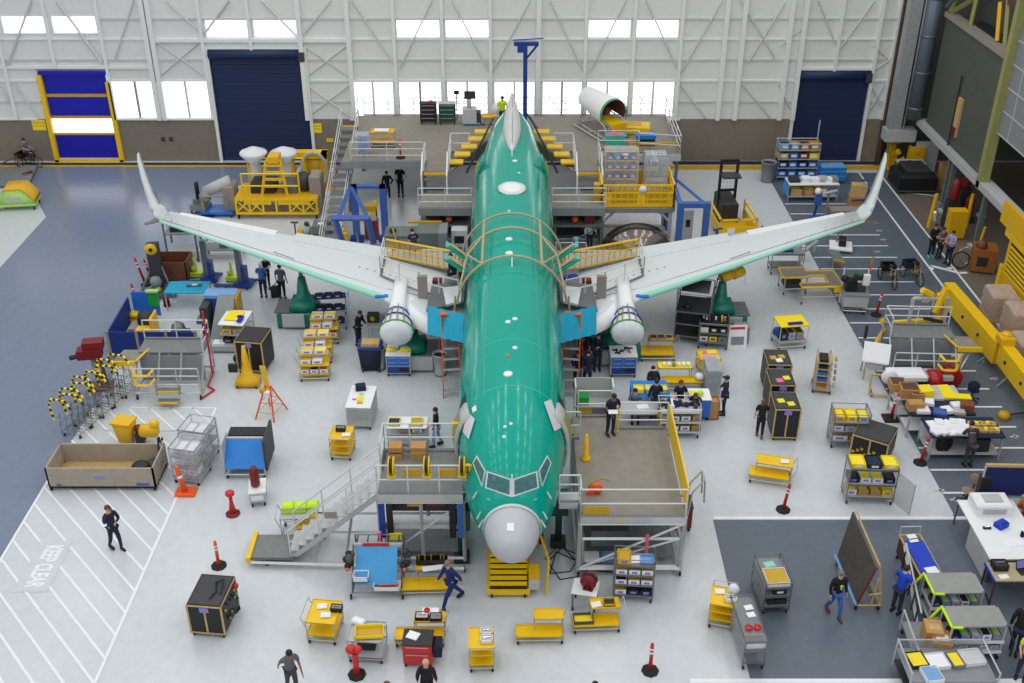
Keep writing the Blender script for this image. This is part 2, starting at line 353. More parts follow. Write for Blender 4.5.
c.obj('door_rib',o); c=MB(); c.box(-W-.12,-.2,0,-W+.15,.1,h-.25,'yellow'); c.box(W-.15,-.2,0,W+.12,.1,h-.7,'yellow'); c.box(-W-.1,-.2,0,W+.1,.1,.13,'yellow'); c.obj('door_frame',o)
c=MB(); c.box(-W+.0,-.2,h-.25,W-.0,.1,h+.0,'royal',.05); c.box(-W-.1,-.1,h+.0,W+.1,.1,h+.2,'coverc'); c.obj('door_hood',o)
# placards
for (px,py,w,h,t) in ((39,125,.8,.65,'yellow safety notice on the taupe wall band by the blue door'),(316,128,.7,.6,'large yellow notice on the taupe wall band right of the navy door'),(330,140,.4,.22,'small yellow notice low on the taupe wall band')):
    q=WX(px,py); c=MB(); c.box(-w/2,-.03,-h/2,w/2,0,h/2,'vyellow'); c.box(-w/2+.06,-.034,h*.18,w/2-.06,-.03,h*.26,'gold');c.box(-w/2+.06,-.034,-h*.1,w/2-.06,-.03,-h*.03,'gold'); one(c,'wall_notice',t,'sign',(q.x,YW,q.z))
for i,(px,py) in enumerate(((163,139),(171,139))):
    q=WX(px,py); c=MB(); c.box(-.1,-.06,-.12,.1,0.02,.12,'charcoal'); c.box(-.12,-.03,-.14,.12,.02,.14,'brownt'); one(c,'door_control_box','small dark control box %s the seam in the taupe wall band'%('just before','just past')[i],'control box',(q.x,YW,q.z))
# ---------------- right side wall: X plane
XS=G(1012,385).x; XS=26.6
XS=24.2
m=MB(); m.box(xR,YW,0,34,YW+.3,26,'olive'); m.box(xR-.02,YW-.5,0,xR+.12,YW,26,'brown'); struct(m,'wall_back','olive end of the back wall beside the white doors')
m=MB(); m.box(XS,53.0,3.3,XS+.3,62,9.6,'olive'); m.box(XS-.15,53.0,9.5,XS+.4,62,9.75,'coverc'); m.box(XS-.35,45,3.05,XS+.4,62.6,3.4,'lgrey'); m.box(XS,30,3.0,XS+.3,45,3.2,'lgrey')
struct(m,'wall_side','olive upper side wall on a pale beam')
m=MB(); m.box(XS,34,6.0,XS+.3,52.6,14,'grey')
for k in range(7): m.box(XS-.03,34,6.0+k*1.15,XS,52.6,6.06+k*1.15,'lgrey')
for k in range(8): m.box(XS-.035,34.5+k*2.4,6.0,XS,34.56+k*2.4,14,'lgrey')
struct(m,'wall_side','grey panelled upper side wall')
m=MB(); m.box(33.5,10,0,33.8,YW+.3,14,'drk'); m.box(XS+.3,53,9.0,34,62.5,9.1,'drk'); struct(m,'wall_side','added far wall of the side bay, its dim interior painted dark')  # added to close off the bay; dark colour stands for its dim interior
m=MB()
for y,t in ((52.8,'ygreen'),): m.box(XS-.35,y-.2,3.0,XS+.15,y+.2,14,t)
for y in (57.3,47.6): m.box(XS-.15,y-.15,0,XS+.15,y+.15,3.1,'ggrey'); m.box(XS-.3,y-.25,0,XS+.3,y+.25,.3,'grey')
struct(m,'column','steel columns along the side bay')
m=MB()
for a_,b_ in (((XS+.1,62,9.7),(XS+.1,59.5,13)),((XS+.2,59,9.7),(XS+.2,58.7,14)),((XS+.5,56.5,14),(XS+.5,55,9.5)),((XS+.1,61.7,9.8),(XS+1.5,58,12.5))): m.tube(a_,b_,.14,'ygreen',4)
m.tube((XS+.3,55.6,9.8),(XS+.3,56.2,11.6),.13,'yellow2',4); m.box(XS+.4,53.5,11.6,XS+.6,60,12.1,'brown'); m.tube((XS-.1,62,10),(XS-.1,57,14),.12,'duct',6)
m.box(XS+1.5,53,9.6,XS+1.8,62,14,'olive')
struct(m,'beam','roof truss members above the olive wall')
# ducts
o=T('air_duct','large blue-grey ventilation duct rising up the side wall','duct',(XS-.55,62.6,3.4))
m=MB(); m.lathe([(.42,0),(.42,11)],'duct',(0,0,0),20); m.obj('duct_pipe',o)
m=MB();
for k in range(5): m.lathe([(.46,.6+k*2.1),(.46,.72+k*2.1)],'dsteel',(0,0,0),20)
m.obj('duct_collar',o)
o=T('wrapped_duct','pale foil wrapped duct beside the large blue-grey duct','duct',(XS-1.45,63.2,2.6))
m=MB(); m.box(-.35,-.35,0,.35,.35,11,'ductw',.05); m.obj('duct_pipe',o)
m=MB(); m.tube((.55,-.2,-.2),(.55,-.2,11),.06,'lgrey',8); m.obj('pipe',o)
m=MB(); m.box(-.5,-.5,-.7,1.3,.4,0,'lgrey'); m.obj('duct_hopper',o)
# display niche in olive wall
q=WY(957,140,58); o=T('wall_locker','narrow cream locker panel with dark red foot on the olive wall','locker',(XS,57.6,4.1))
m=MB(); m.box(-.12,-.28,0,0,.28,2.1,'wood'); m.obj('panel',o)
m=MB(); m.box(-.16,-.2,.0,-.12,.2,.5,'darkred'); m.obj('panel_foot',o)
m=MB(); m.tube((-.1,.45,-.9),(-.1,.45,3.2),.05,'drk',6); m.obj('conduit',o)
# yellow lift structure
o=T('yellow_enclosure','tall yellow steel enclosure with louvred side by the side wall','enclosure',(23.2,37.5,0))
m=MB(); m.box(0,0,0,.7,9.2,3.0,'yellow2'); m.obj('lower_body',o)
m=MB(); m.box(-.1,0,3.0,1.0,9.6,3.33,'yellow'); m.box(-.1,0,3.35,.05,10.4,4.4,'yellow2'); m.obj('ledge',o)
m=MB(); m.box(.3,0,3.35,.68,8.6,5.9,'yellow2'); m.obj('upper_body',o)
m=MB()
for k in range(7): m.box(-.06,4.5,1.35+k*.22,0,8.9,1.47+k*.22,'yellow'); 
for k in range(7): m.box(-.02,4.5,1.47+k*.22,.0,8.9,1.57+k*.22,'black')
m.obj('louvre',o)
m=MB(); m.box(-.1,9.1,0,.1,9.4,1.6,'yellow'); m.obj('corner_post',o)
# lights
def lamp(x,y,z,sx,sy,e):
    l=bpy.data.lights.new('ceiling_lamp','AREA'); l.shape='RECTANGLE'; l.size=sx; l.size_y=sy; l.energy=e; l.color=(1,.985,.96)
    o=bpy.data.objects.new('ceiling_lamp',l); COL.objects.link(o); o.location=(x,y,z)
    return o
for x in (-30,-22,-14,-6,6,14,22):
    for y in (8,18,28,38,48,58): lamp(x,y,30,.9,6.5,LAMP_E)
w=bpy.data.worlds.new('sky'); SC.world=w; w.use_nodes=True; bg=w.node_tree.nodes['Background']; bg.inputs[0].default_value=(.93,.965,1,1); bg.inputs[1].default_value=WORLD_E
# ================================================================ AIRLINER
SEC=[(24.95,.08,2.64,2.82),(25.03,.36,2.36,3.1),(25.3,.62,2.1,3.33),(25.7,.78,1.93,3.52),(26.1,.87,1.83,3.68),(26.45,1.06,1.72,3.88),(26.8,1.22,1.6,4.32),(27.2,1.38,1.5,4.62),(27.9,1.54,1.44,4.9),(28.8,1.67,1.4,5.1),(30,1.8,1.33,5.26),(31.5,1.86,1.28,5.32),(33,1.88,1.26,5.34),(36,1.88,1.26,5.34),(40,1.88,1.26,5.34),(44,1.88,1.26,5.34),(48,1.88,1.26,5.34),(50.5,1.84,1.7,5.34),(53,1.66,2.6,5.34),(55,1.36,3.3,5.32),(57,1.06,3.95,5.28),(58.7,.6,4.4,5.22),(59.6,.2,4.7,5.1)]
def sec(Y):
    for a_,b_ in zip(SEC,SEC[1:]):
        if a_[0]<=Y<=b_[0]:
            t=(Y-a_[0])/(b_[0]-a_[0]); return [a_[i]+(b_[i]-a_[i])*t for i in range(1,4)]
    return list(SEC[-1][1:])
def ring(Y,n=48,g=0,a0=0,a1=2*PI,closed=True):
    hw,zb_,zt_=sec(Y); c=(zb_+zt_)/2; hh=(zt_-zb_)/2; k=n if closed else n-1
    return [V3(((hw+g)*math.cos(a0+(a1-a0)*i/k),Y,c+(hh+g)*math.sin(a0+(a1-a0)*i/k))) for i in range(n)]
air=T('airliner','green airliner fuselage with pale wings standing nose first in the hangar','airplane',(0,0,0))
f=MB(); ys=[26.1,26.45,26.8,27.2,27.5,27.9,28.3,28.8,29.4,30,30.7,31.5,32.2,33]+[33+k*1.5 for k in range(1,11)]+[49,50,50.5,51.5,52.3,53,54,55,56,57,57.8,58.7,59.2,59.6]
f.loft([ring(y,56) for y in ys],'teal'); fus=f.obj('fuselage',air)
f=MB(); f.loft([ring(y,40) for y in (24.95,24.98,25.03,25.12,25.3,25.5,25.7,25.9,26.1)],'radome'); rad=f.obj('radome',air)
f=MB(); f.loft([ring(26.06,40,.012),ring(26.14,40,.012)],'fairing',cap=False); f.obj('radome_seam',air)
f=MB()
for y in (30.3,33.2,38.5,44.2,49.0,53.2):
    f.loft([ring(y,30,.004,R(8),R(172),False),ring(y+.035,30,.004,R(8),R(172),False)],'lightteal',cap=False,close=False)
for an in (60,120,38,142):
    pr=[];
    for y in [30+k for k in range(0,20)]:
        hw,zb_,zt_=sec(y);c=(zb_+zt_)/2;hh=(zt_-zb_)/2; pr.append([V3(((hw+.004)*math.cos(R(an+d_)),y,c+(hh+.004)*math.sin(R(an+d_)))) for d_ in (-.35,.35)])
    f.loft(pr,'lightteal',cap=False,close=False)
f.obj('panel_seam',air)
me_=fus.data; bv=BVHTree.FromPolygons([v.co.copy() for v in me_.vertices],[tuple(p.vertices) for p in me_.polygons])
def hit(px,py,tree=None):
    d=ray(px,py).normalized(); r_=(tree or bv).ray_cast(CAM,d)
    return (r_[0],(r_[1] if r_[0] is None or r_[1].dot(d)<0 else -r_[1]))
def patch(pts,mat,name,off=.012,sub=5,tree=None,parent=None,frame=None):
    """polygon given on the fuselage skin, following its curve: corner list of 4"""
    P=[]
    for j in range(sub+1):
        for i in range(sub+1):
            u,v=i/sub,j/sub
            x=(pts[0][0]*(1-u)+pts[1][0]*u)*(1-v)+(pts[3][0]*(1-u)+pts[2][0]*u)*v; y=(pts[0][1]*(1-u)+pts[1][1]*u)*(1-v)+(pts[3][1]*(1-u)+pts[2][1]*u)*v
            h_,n_=hit(x,y,tree)
            if h_ is None: return None
            P.append(h_+n_*off)
    k=MB(); s=sub+1; k.add(P,[(j*s+i,j*s+i+1,(j+1)*s+i+1,(j+1)*s+i) for j in range(sub) for i in range(sub)],mat,True)
    o=k.obj(name,parent or air); return o
# windshield: outlines then panes
for sgn in (-1,1):
    def sx(pts): return [(512+(x-512)*sgn,y) for x,y in pts]
    patch(sx([(513,479),(537,471),(539,488),(513,497)]),'fairing','window_frame',.008)
    patch(sx([(514.5,480),(535.5,473),(537,487),(514.5,495)]),'wpane','windshield',.02)
    patch(sx([(538,471),(547,455),(551.5,463),(542,487)]),'fairing','window_frame',.008)
    patch(sx([(539.5,471),(547,458),(550,463),(542,484)]),'wpane','side_window',.02)
patch([(511.2,474),(512.8,474),(512.8,497),(511.2,497)],'fairing','windshield_post',.015)
# cockpit side wipers
for sgn in (-1,1):
    h_,n_=hit(512+sgn*24,499); k=MB(); k.tube(h_+n_*.04,h_+n_*.04+V3((-sgn*.25,0,-.12)),.025,'steel'); k.obj('wiper',air)
# protective bags on the forward fuselage
patch([(464,432),(469,412),(476,420),(470,440)],'film','protective_cover',.05); patch([(543,403),(550,400),(560,428),(553,432)],'film','protective_cover',.05)
patch([(472,408),(476,405),(477,410),(473,413)],'papr','sticker',.01); patch([(507,523),(514,523),(514,531),(507,531)],'papr','sticker',.012,4,BVHTree.FromPolygons([v.co.copy() for v in rad.data.vertices],[tuple(p.vertices) for p in rad.data.polygons]))
# crown fittings
def onTop(Y): return sec(Y)[2]
k=MB(); k.ball((0,47.1,onTop(47.1)-.02),.52,'white',16,.25,1.25); k.obj('antenna_dome',air)
k=MB(); k.ball((0,47.1,onTop(47.1)-.02),.66,'wing',16,.12,1.25); k.obj('dome_skirt',air)
for (px,py,r_,mt) in ((509,239,.16,'white'),(509,253,.16,'white'),(509,211,.06,'white'),(508,322,.11,'white'),(515,319,.11,'white'),(515,348,.1,'white'),(508,374,.17,'white'),(508,356,.08,'orange'),(515,161,.13,'white'),(519,173,.07,'white'),(505,427,.06,'white'),(511,424,.06,'white'),(504,437,.06,'white')):
    h_,n_=hit(px,py)
    k=MB(); k.lathe([(r_,-.02),(r_*.9,.03),(r_*.3,.05)],mt,(0,0,0),12); o=k.obj('fitting',air); o.location=h_; o.rotation_euler=n_.to_track_quat('Z','Y').to_euler()
k=MB(); k.slab([(-.02,38.9,onTop(38.9)),(-.02,39.5,onTop(39)),(-.02,39.5,onTop(39)+.38),(-.02,39.25,onTop(39)+.38)],(.04,0,0),'white'); k.obj('blade_antenna',air)
k=MB(); k.slab([(-.02,51.2,5.3),(-.02,51.7,5.3),(-.02,51.7,5.7),(-.02,51.5,5.7)],(.04,0,0),'white'); k.obj('blade_antenna',air)
# fin root fairing
rings=[]
for (Y,w_,h_) in ((51.9,.04,.02),(52.6,.22,.16),(53.6,.38,.34),(54.8,.48,.6),(56,.46,.86),(57.2,.36,1.06),(58,.2,1.12)):
    z=onTop(Y)-.05; rings.append([V3((w_*math.cos(t),Y,z+(h_+.05)*math.sin(t))) for t in [PI*i/12 for i in range(13)]])
k=MB(); k.loft(rings,'fairing'); k.obj('fin_root_fairing',air)
k=MB(); k.loft([[V3((x,Y,onTop(Y)+h_-.02)),V3((x+.03,Y,onTop(Y)+h_+.0))] for x in (.0,) for (Y,h_) in ((52.6,.19),(54.8,.63),(57.2,1.09))],'grey',cap=False,close=False); k.obj('fin_seam',air)
# belly and wing box
k=MB(); rr=[]
for (Y,w_,h_) in ((36.5,1.0,.2),(38,1.7,.55),(41,1.95,.7),(44,1.95,.7),(46,1.6,.5),(47.5,.8,.15)):
    rr.append([V3((w_*math.cos(t),Y,1.75+(h_+.4)*math.sin(t))) for t in [PI+PI*i/10 for i in range(11)]]+[V3((w_*.6,Y,2.2)),V3((-w_*.6,Y,2.2))])
k.loft(rr,'teal2'); k.obj('belly_fairing',air)
# wings
ST=[(1.6,38.0,45.4,2.35,.85),(3.6,39.6,45.5,2.55,.7),(5.4,40.9,45.7,2.75,.52),(8.2,42.35,46.2,3.02,.42),(11,43.85,46.8,3.29,.33),(13.7,45.3,47.4,3.55,.25),(16.3,46.7,48.05,3.8,.16)]
def wst(X):
    for a_,b_ in zip(ST,ST[1:]):
        if a_[0]<=X<=b_[0]:
            t=(X-a_[0])/(b_[0]-a_[0]); return [a_[i]+(b_[i]-a_[i])*t for i in range(1,5)]
    return list(ST[-1][1:])
def wtop(X,c):  # c = chord fraction from LE
    le,te,z,t=wst(X); return V3((X,le+(te-le)*c,z+t*.5*math.sqrt(max(0,min(1,c*4)))*(1-c*c*.9)))
AF=[(0,0),(.03,.5),(.1,.75),(.25,.95),(.45,1),(.7,.7),(.9,.32),(1,.08),(1,-.08),(.7,-.5),(.4,-.8),(.15,-.75),(.04,-.45)]
for s in (-1,1):
    wg=MB(); wg.loft([[V3((s*X,le+(te-le)*c,z+t*.5*q)) for c,q in AF] for X,le,te,z,t in ST],'wing'); w_=wg.obj('wing',air)
    # green primed leading edge
    k=MB(); k.loft([[V3((s*X,le+(te-le)*c-.03,z+t*.5*q+.01)) for c,q in ((.07,.66),(.03,.5),(0,.0),(.04,-.45))] for X,le,te,z,t in ST[2:]],'mint',cap=False,close=False); k.obj('leading_edge',w_)
    def wl(pts,mat='dsteel',r_=.02):
        q=MB(); pts=[V3((s*p.x,p.y,p.z+.012)) for p in pts]
        for a_,b_ in zip(pts,pts[1:]):
            n=max(1,int((b_-a_).length/1.2))
            d_=(b_-a_).normalized(); e=V3((-d_.y,d_.x,0))*r_
            q.add([a_-e,b_-e,b_+e,a_+e],[(0,1,2,3)],mat)
        return q
    xsq=[3.0,4.2,5.4,6.8,8.2,9.6,11,12.4,13.7,15,16.2]
    q=MB()
    for c in (.16,.6):
        k=wl([wtop(x,c+(.06 if x<5 else 0)) for x in xsq]); q.add(k.v,k.f,'dsteel')
    for x in (5.4,7.1,8.4,10.4,12.4,14.3,15.7): 
        k=wl([wtop(x,.16),wtop(x+.1,.35),wtop(x+.2,.6)],'dsteel',.014); q.add(k.v,k.f,'grey')
    for (x,y) in ((6.3,.6),(10.9,.6)):
        k=wl([wtop(x,.6),wtop(x,.98)],'dsteel',.02); q.add(k.v,k.f,'grey')
    k=wl([wtop(9.6,.2),wtop(10.6,.22),wtop(9.9,.58)],'black',.02);q.add(k.v,k.f,'drk')
    for x in (15.9,16.15): k=wl([wtop(x,.05),wtop(x,.98)],'dsteel',.014); q.add(k.v,k.f,'grey')
    q.obj('wing_seam',w_)
    # flap / aileron pieces, slightly raised above the trailing edge
    for (x0,x1,c0,c1,mt) in ((5.5,10.0,.74,1.05,'wing'),(10.9,15.6,.78,1.0,'white')):
        q=MB(); aa=[wtop(x0,c0),wtop(x1,c0),wtop(x1,c1),wtop(x0,c1)]; aa=[V3((s*p.x,p.y,p.z+.05)) for p in aa]; q.slab(aa,(0,0,-.1),mt); q.obj('flap',w_)
    # fastener marks inboard
    q=MB()
    for i in range(9):
        p=wtop(3.9+i*.35,.42); q.box(s*p.x-.05,p.y-.05,p.z+.0,s*p.x+.05,p.y+.05,p.z+.05,'tan')
    q.obj('fastener_clip',w_)
    # winglet blades
    q=MB(); q.loft([[V3((s*(X+tx*hh),Y0+(Y1-Y0)*c,z+ (tz*hh))) for c,hh in ((0,0),(.3,1),(.75,.8),(1,0),(.6,-.6))] for X,Y0,Y1,z,tx,tz in ((16.2,46.66,48.05,3.8,0,.08),(16.65,47.0,48.35,4.05,.05,.06),(17.0,47.6,48.75,4.55,.06,.02),(17.35,48.3,49.2,5.3,.05,.01),(17.6,48.9,49.5,5.95,.03,.01),(17.68,49.25,49.6,6.15,.01,.005))],'wing'); q.obj('winglet_blade',w_)
    q=MB(); q.loft([[V3((s*X,Y0+(Y1-Y0)*c,z+hh)) for c,hh in ((0,0),(.4,.05),(1,0),(.5,-.05))] for X,Y0,Y1,z in ((16.3,46.9,48.0,3.75),(16.8,47.2,48.0,3.5),(17.3,47.7,48.15,3.2),(17.5,48.0,48.25,3.1))],'coverc'); q.obj('winglet_strake',w_)
    # pylon
    q=MB(); Yp=40.2; xp=s*4.75
    q.loft([[V3((xp+a_*w2,Y,z+b_*h2)) for a_,b_ in ((-1,-1),(1,-1),(1,.7),(.6,1),(-.6,1),(-1,.7))] for Y,z,w2,h2 in ((42.4,3.0,.28,.2),(41.4,2.85,.3,.3),(40.6,2.65,.33,.42),(40.0,2.45,.36,.5))],'white'); q.obj('pylon',w_)
    q=MB(); q.loft([[V3((xp+w2*math.cos(t),Y,z+h2*math.sin(t))) for t in [2*PI*i/14 for i in range(14)]] for Y,z,w2,h2 in ((40.3,2.5,.38,.45),(40.0,2.45,.48,.5),(39.6,2.35,.6,.55),(39.2,2.2,.7,.55),(39.0,2.1,.6,.4))],'plastic'); po=q.obj('pylon_cover',w_)
    q=MB()
    for j,(Y,z,w2,h2) in enumerate(((40.0,2.45,.5,.53),(39.6,2.35,.62,.58),(39.25,2.2,.72,.58))):
        t_=[V3((xp+w2*math.cos(t),Y,z+h2*math.sin(t))) for t in [PI*i/10 for i in range(11)]]
        q.path(t_,.035,('blue','dblue','green')[j],5)
    for t in (60,85,110,130): q.path([V3((xp+w2*math.cos(R(t)),Y,z+h2*math.sin(R(t)))) for Y,z,w2,h2 in ((40.3,2.5,.4,.48),(40.0,2.45,.5,.53),(39.6,2.35,.62,.58),(39.2,2.2,.73,.58))],.03,'ygreen',5)
    q.obj('cover_strap',po)
    # inboard leading edge (pale krueger section) and blue tape
    q=MB(); q.loft([[V3((s*X,Y,z)) for Y,z in ((y0,z0-.3),(y0-.1,z0),(y0+.3,z0+.32),(y0+1.1,z0+.42))] for X,y0,z0 in ((4.3,40.0,2.5),(3.9,39.6,2.42),(3.4,39.25,2.35))],'white',cap=False,close=False); q.obj('inboard_leading_edge',w_)
    q=MB(); p=wtop(5.5,.03); q.box(s*5.5-.28,p.y-.1,p.z+.0,s*5.5+.28,p.y+.25,p.z+.07,'blue'); q.obj('blue_tape',w_)
    # open over-wing exit hatches
    for yy in (41.5,40.3):
        q=MB(); q.slab([(s*1.72,yy-.3,4.35),(s*1.75,yy+.35,4.3),(s*2.75,yy+.42,5.0),(s*2.75,yy-.22,5.05)],(0,0,.09),'teal'); q.slab([(s*1.95,yy-.12,4.63),(s*1.95,yy+.1,4.62),(s*2.55,yy+.2,5.05),(s*2.55,yy-.0,5.07)],(0,0,.04),'wood'); q.obj('exit_hatch',air)
    # cyan drape at the wing root
    q=MB(); n=10
    rows=[]
    for i in range(n+1):
        t=i/n; rows.append([V3((s*(1.95+1.5*t),38.6+.9*t-.6*j/4+.04*math.sin(t*25+j),3.4-1.0*(j/4)-.1*t)) for j in range(5)])
    q.loft(rows,'cyan',cap=False,close=False); o=q.obj('drape',air)
    # forward entry doors standing open, and aft service doors
    for (Y,hgt) in ((30.4,1.9),(52.2,1.75)):
        hw=sec(Y)[0]; q=MB(); rows=[]
        for i in range(7):
            a_=R(-28+i*11.5); x=hw*math.cos(a_)*.98+.0; z=sec(Y)[1]+ (sec(Y)[2]-sec(Y)[1])/2 + 1.95*math.sin(a_)
            rows.append([V3((s*x,Y-.85,z)),V3((s*(x+.1),Y-.85,z)),V3((s*(x+.22),Y-.05,z)),V3((s*(x+.12),Y-.05,z))])
        q.loft(rows,'teal' if Y>40 else 'lgrey'); q.obj('cabin_door',air)
        q=MB(); rows=[[V3((p[2].x+s*.012,p[2].y,p[2].z)),V3((p[1].x+s*.012,p[1].y+.1,p[1].z))] for p in rows[1:-1]]; q.loft(rows,'ygreen',cap=False,close=False); q.obj('door_lining',air)
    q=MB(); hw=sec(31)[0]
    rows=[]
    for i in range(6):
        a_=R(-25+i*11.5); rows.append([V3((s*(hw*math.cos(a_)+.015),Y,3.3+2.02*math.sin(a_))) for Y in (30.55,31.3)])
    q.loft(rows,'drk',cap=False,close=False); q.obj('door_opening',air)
    # nose probes
    for py in (492,512,520):
        h_,n_=hit(512+s*{492:35,512:31,520:29}[py],py)
        if h_ is not None: q=MB(); q.tube(h_,h_+n_*.15+V3((0,-.2,-.1)),.03,'steel'); q.obj('probe',air)
# landing gear
for (x,y) in ((0,28.9),(2.6,43.2),(-2.6,43.2)):
    q=MB(); q.tube((x,y,.5),(x,y,1.6),.1,'white',10); q.tube((x,y+.6,1.5),(x,y,.7),.05,'steel')
    q.tube((x-.3,y,.4),(x+.3,y,.4),.06,'steel'); g=q.obj('landing_gear',air)
    for e in (-.28,.28): q=MB(); q.lathe([(.14,-.1),(.34,-.1),(.4,-.05),(.4,.05),(.34,.1),(.14,.1)],'rubber',(x+e,y,.4),16,'x'); q.obj('wheel',g)
# hoop cage over the fuselage
cg=T('hoop_cage','tan tubular guard hoops arching over the green fuselage','guard frame',(0,0,0))
def hoop(Y,g=.25,a0=10,a1=170): 
    return [V3(((1.88+g)*math.cos(R(a0+(a1-a0)*i/18)),Y,3.3+(2.04+g)*math.sin(R(a0+(a1-a0)*i/18)))) for i in range(19)]
for (Y,a0) in ((43.4,14),(41.9,8),(39.2,8)):
    q=MB(); q.path(hoop(Y,.35,a0,180-a0),.05,'tan',6); q.obj('hoop',cg)
for an in (58,122):
    q=MB(); q.path([V3((2.25*math.cos(R(an)),y,3.3+2.4*math.sin(R(an)))) for y in (43.4,41.9,39.2)],.055,'tan',6); q.obj('rail',cg)
for (a_,b_) in ((58,25),(122,155)):
    q=MB(); p1=V3((2.25*math.cos(R(a_)),41.9,3.3+2.4*math.sin(R(a_)))); p2=V3((2.3*math.cos(R(b_)),39.2,3.3+2.4*math.sin(R(b_)))); pm=(p1+p2)/2; pm.x*=1.12;pm.z+=.25; q.path([p1,pm,p2],.045,'tan',6)
    p1=V3((2.25*math.cos(R(a_)),39.2,3.3+2.4*math.sin(R(a_)))); p2=V3((2.3*math.cos(R(b_)),41.9,3.3+2.4*math.sin(R(b_)))); pm=(p1+p2)/2; pm.x*=1.12;pm.z+=.25; q.path([p1,pm,p2],.045,'tan',6)
    q.obj('brace',cg)
for s in (-1,1):
    for y in (39.2,41.9,43.4): q=MB(); q.tube((s*2.35,y,2.95),(s*2.28,y,3.9),.045,'tan'); q.obj('post',cg)
# ================================================================ PEOPLE
def skin(name,verts,edges,radii,mat,parent,sub=1,extra=None,label=None):
    me=bpy.data.meshes.new('t'); me.from_pydata([tuple(v) for v in verts],edges,[]); o=bpy.data.objects.new('t',me); COL.objects.link(o)
    mo=o.modifiers.new('s','SKIN'); mo.use_smooth_shade=True
    for i,r_ in enumerate(radii):
        sv=me.skin_vertices[0].data[i]; sv.radius=r_ if isinstance(r_,tuple) else (r_,r_); sv.use_root=(i==0)
    ms=o.modifiers.new('u','SUBSURF'); ms.levels=sub; ms.render_levels=sub
    dg=bpy.context.evaluated_depsgraph_get(); dg.update(); ev=o.evaluated_get(dg); nm=bpy.data.meshes.new_from_object(ev)
    vs=[v.co.copy() for v in nm.vertices]; fs=[tuple(p.vertices) for p in nm.polygons]
    bpy.data.objects.remove(o); bpy.data.meshes.remove(me); bpy.data.meshes.remove(nm)
    b=MB(); b.add(vs,fs,mat,True)
    if extra: extra(b)
    r_=b.obj(name,parent,label); return r_
def rx_(p,o,a):
    y,z=p[1]-o[1],p[2]-o[2]; return V3((p[0],o[1]+y*math.cos(a)-z*math.sin(a),o[2]+y*math.sin(a)+z*math.cos(a)))
ARMS={'down':((.25,.02,1.17),(.26,-.08,.93)),'fwd':((.24,-.06,1.2),(.18,-.32,1.16)),'up':((.27,-.12,1.3),(.12,-.3,1.45)),'cross':((.25,-.1,1.2),(.02,-.25,1.22)),'out':((.33,.0,1.2),(.4,-.15,1.0)),'swf':((.24,-.1,1.19),(.24,-.32,1.02)),'swb':((.24,.14,1.19),(.25,.2,.95)),'hip':((.34,.06,1.2),(.2,-.1,1.03)),'reach':((.22,-.22,1.32),(.2,-.48,1.3)),'ear':((.28,-.1,1.28),(.12,-.1,1.6))}
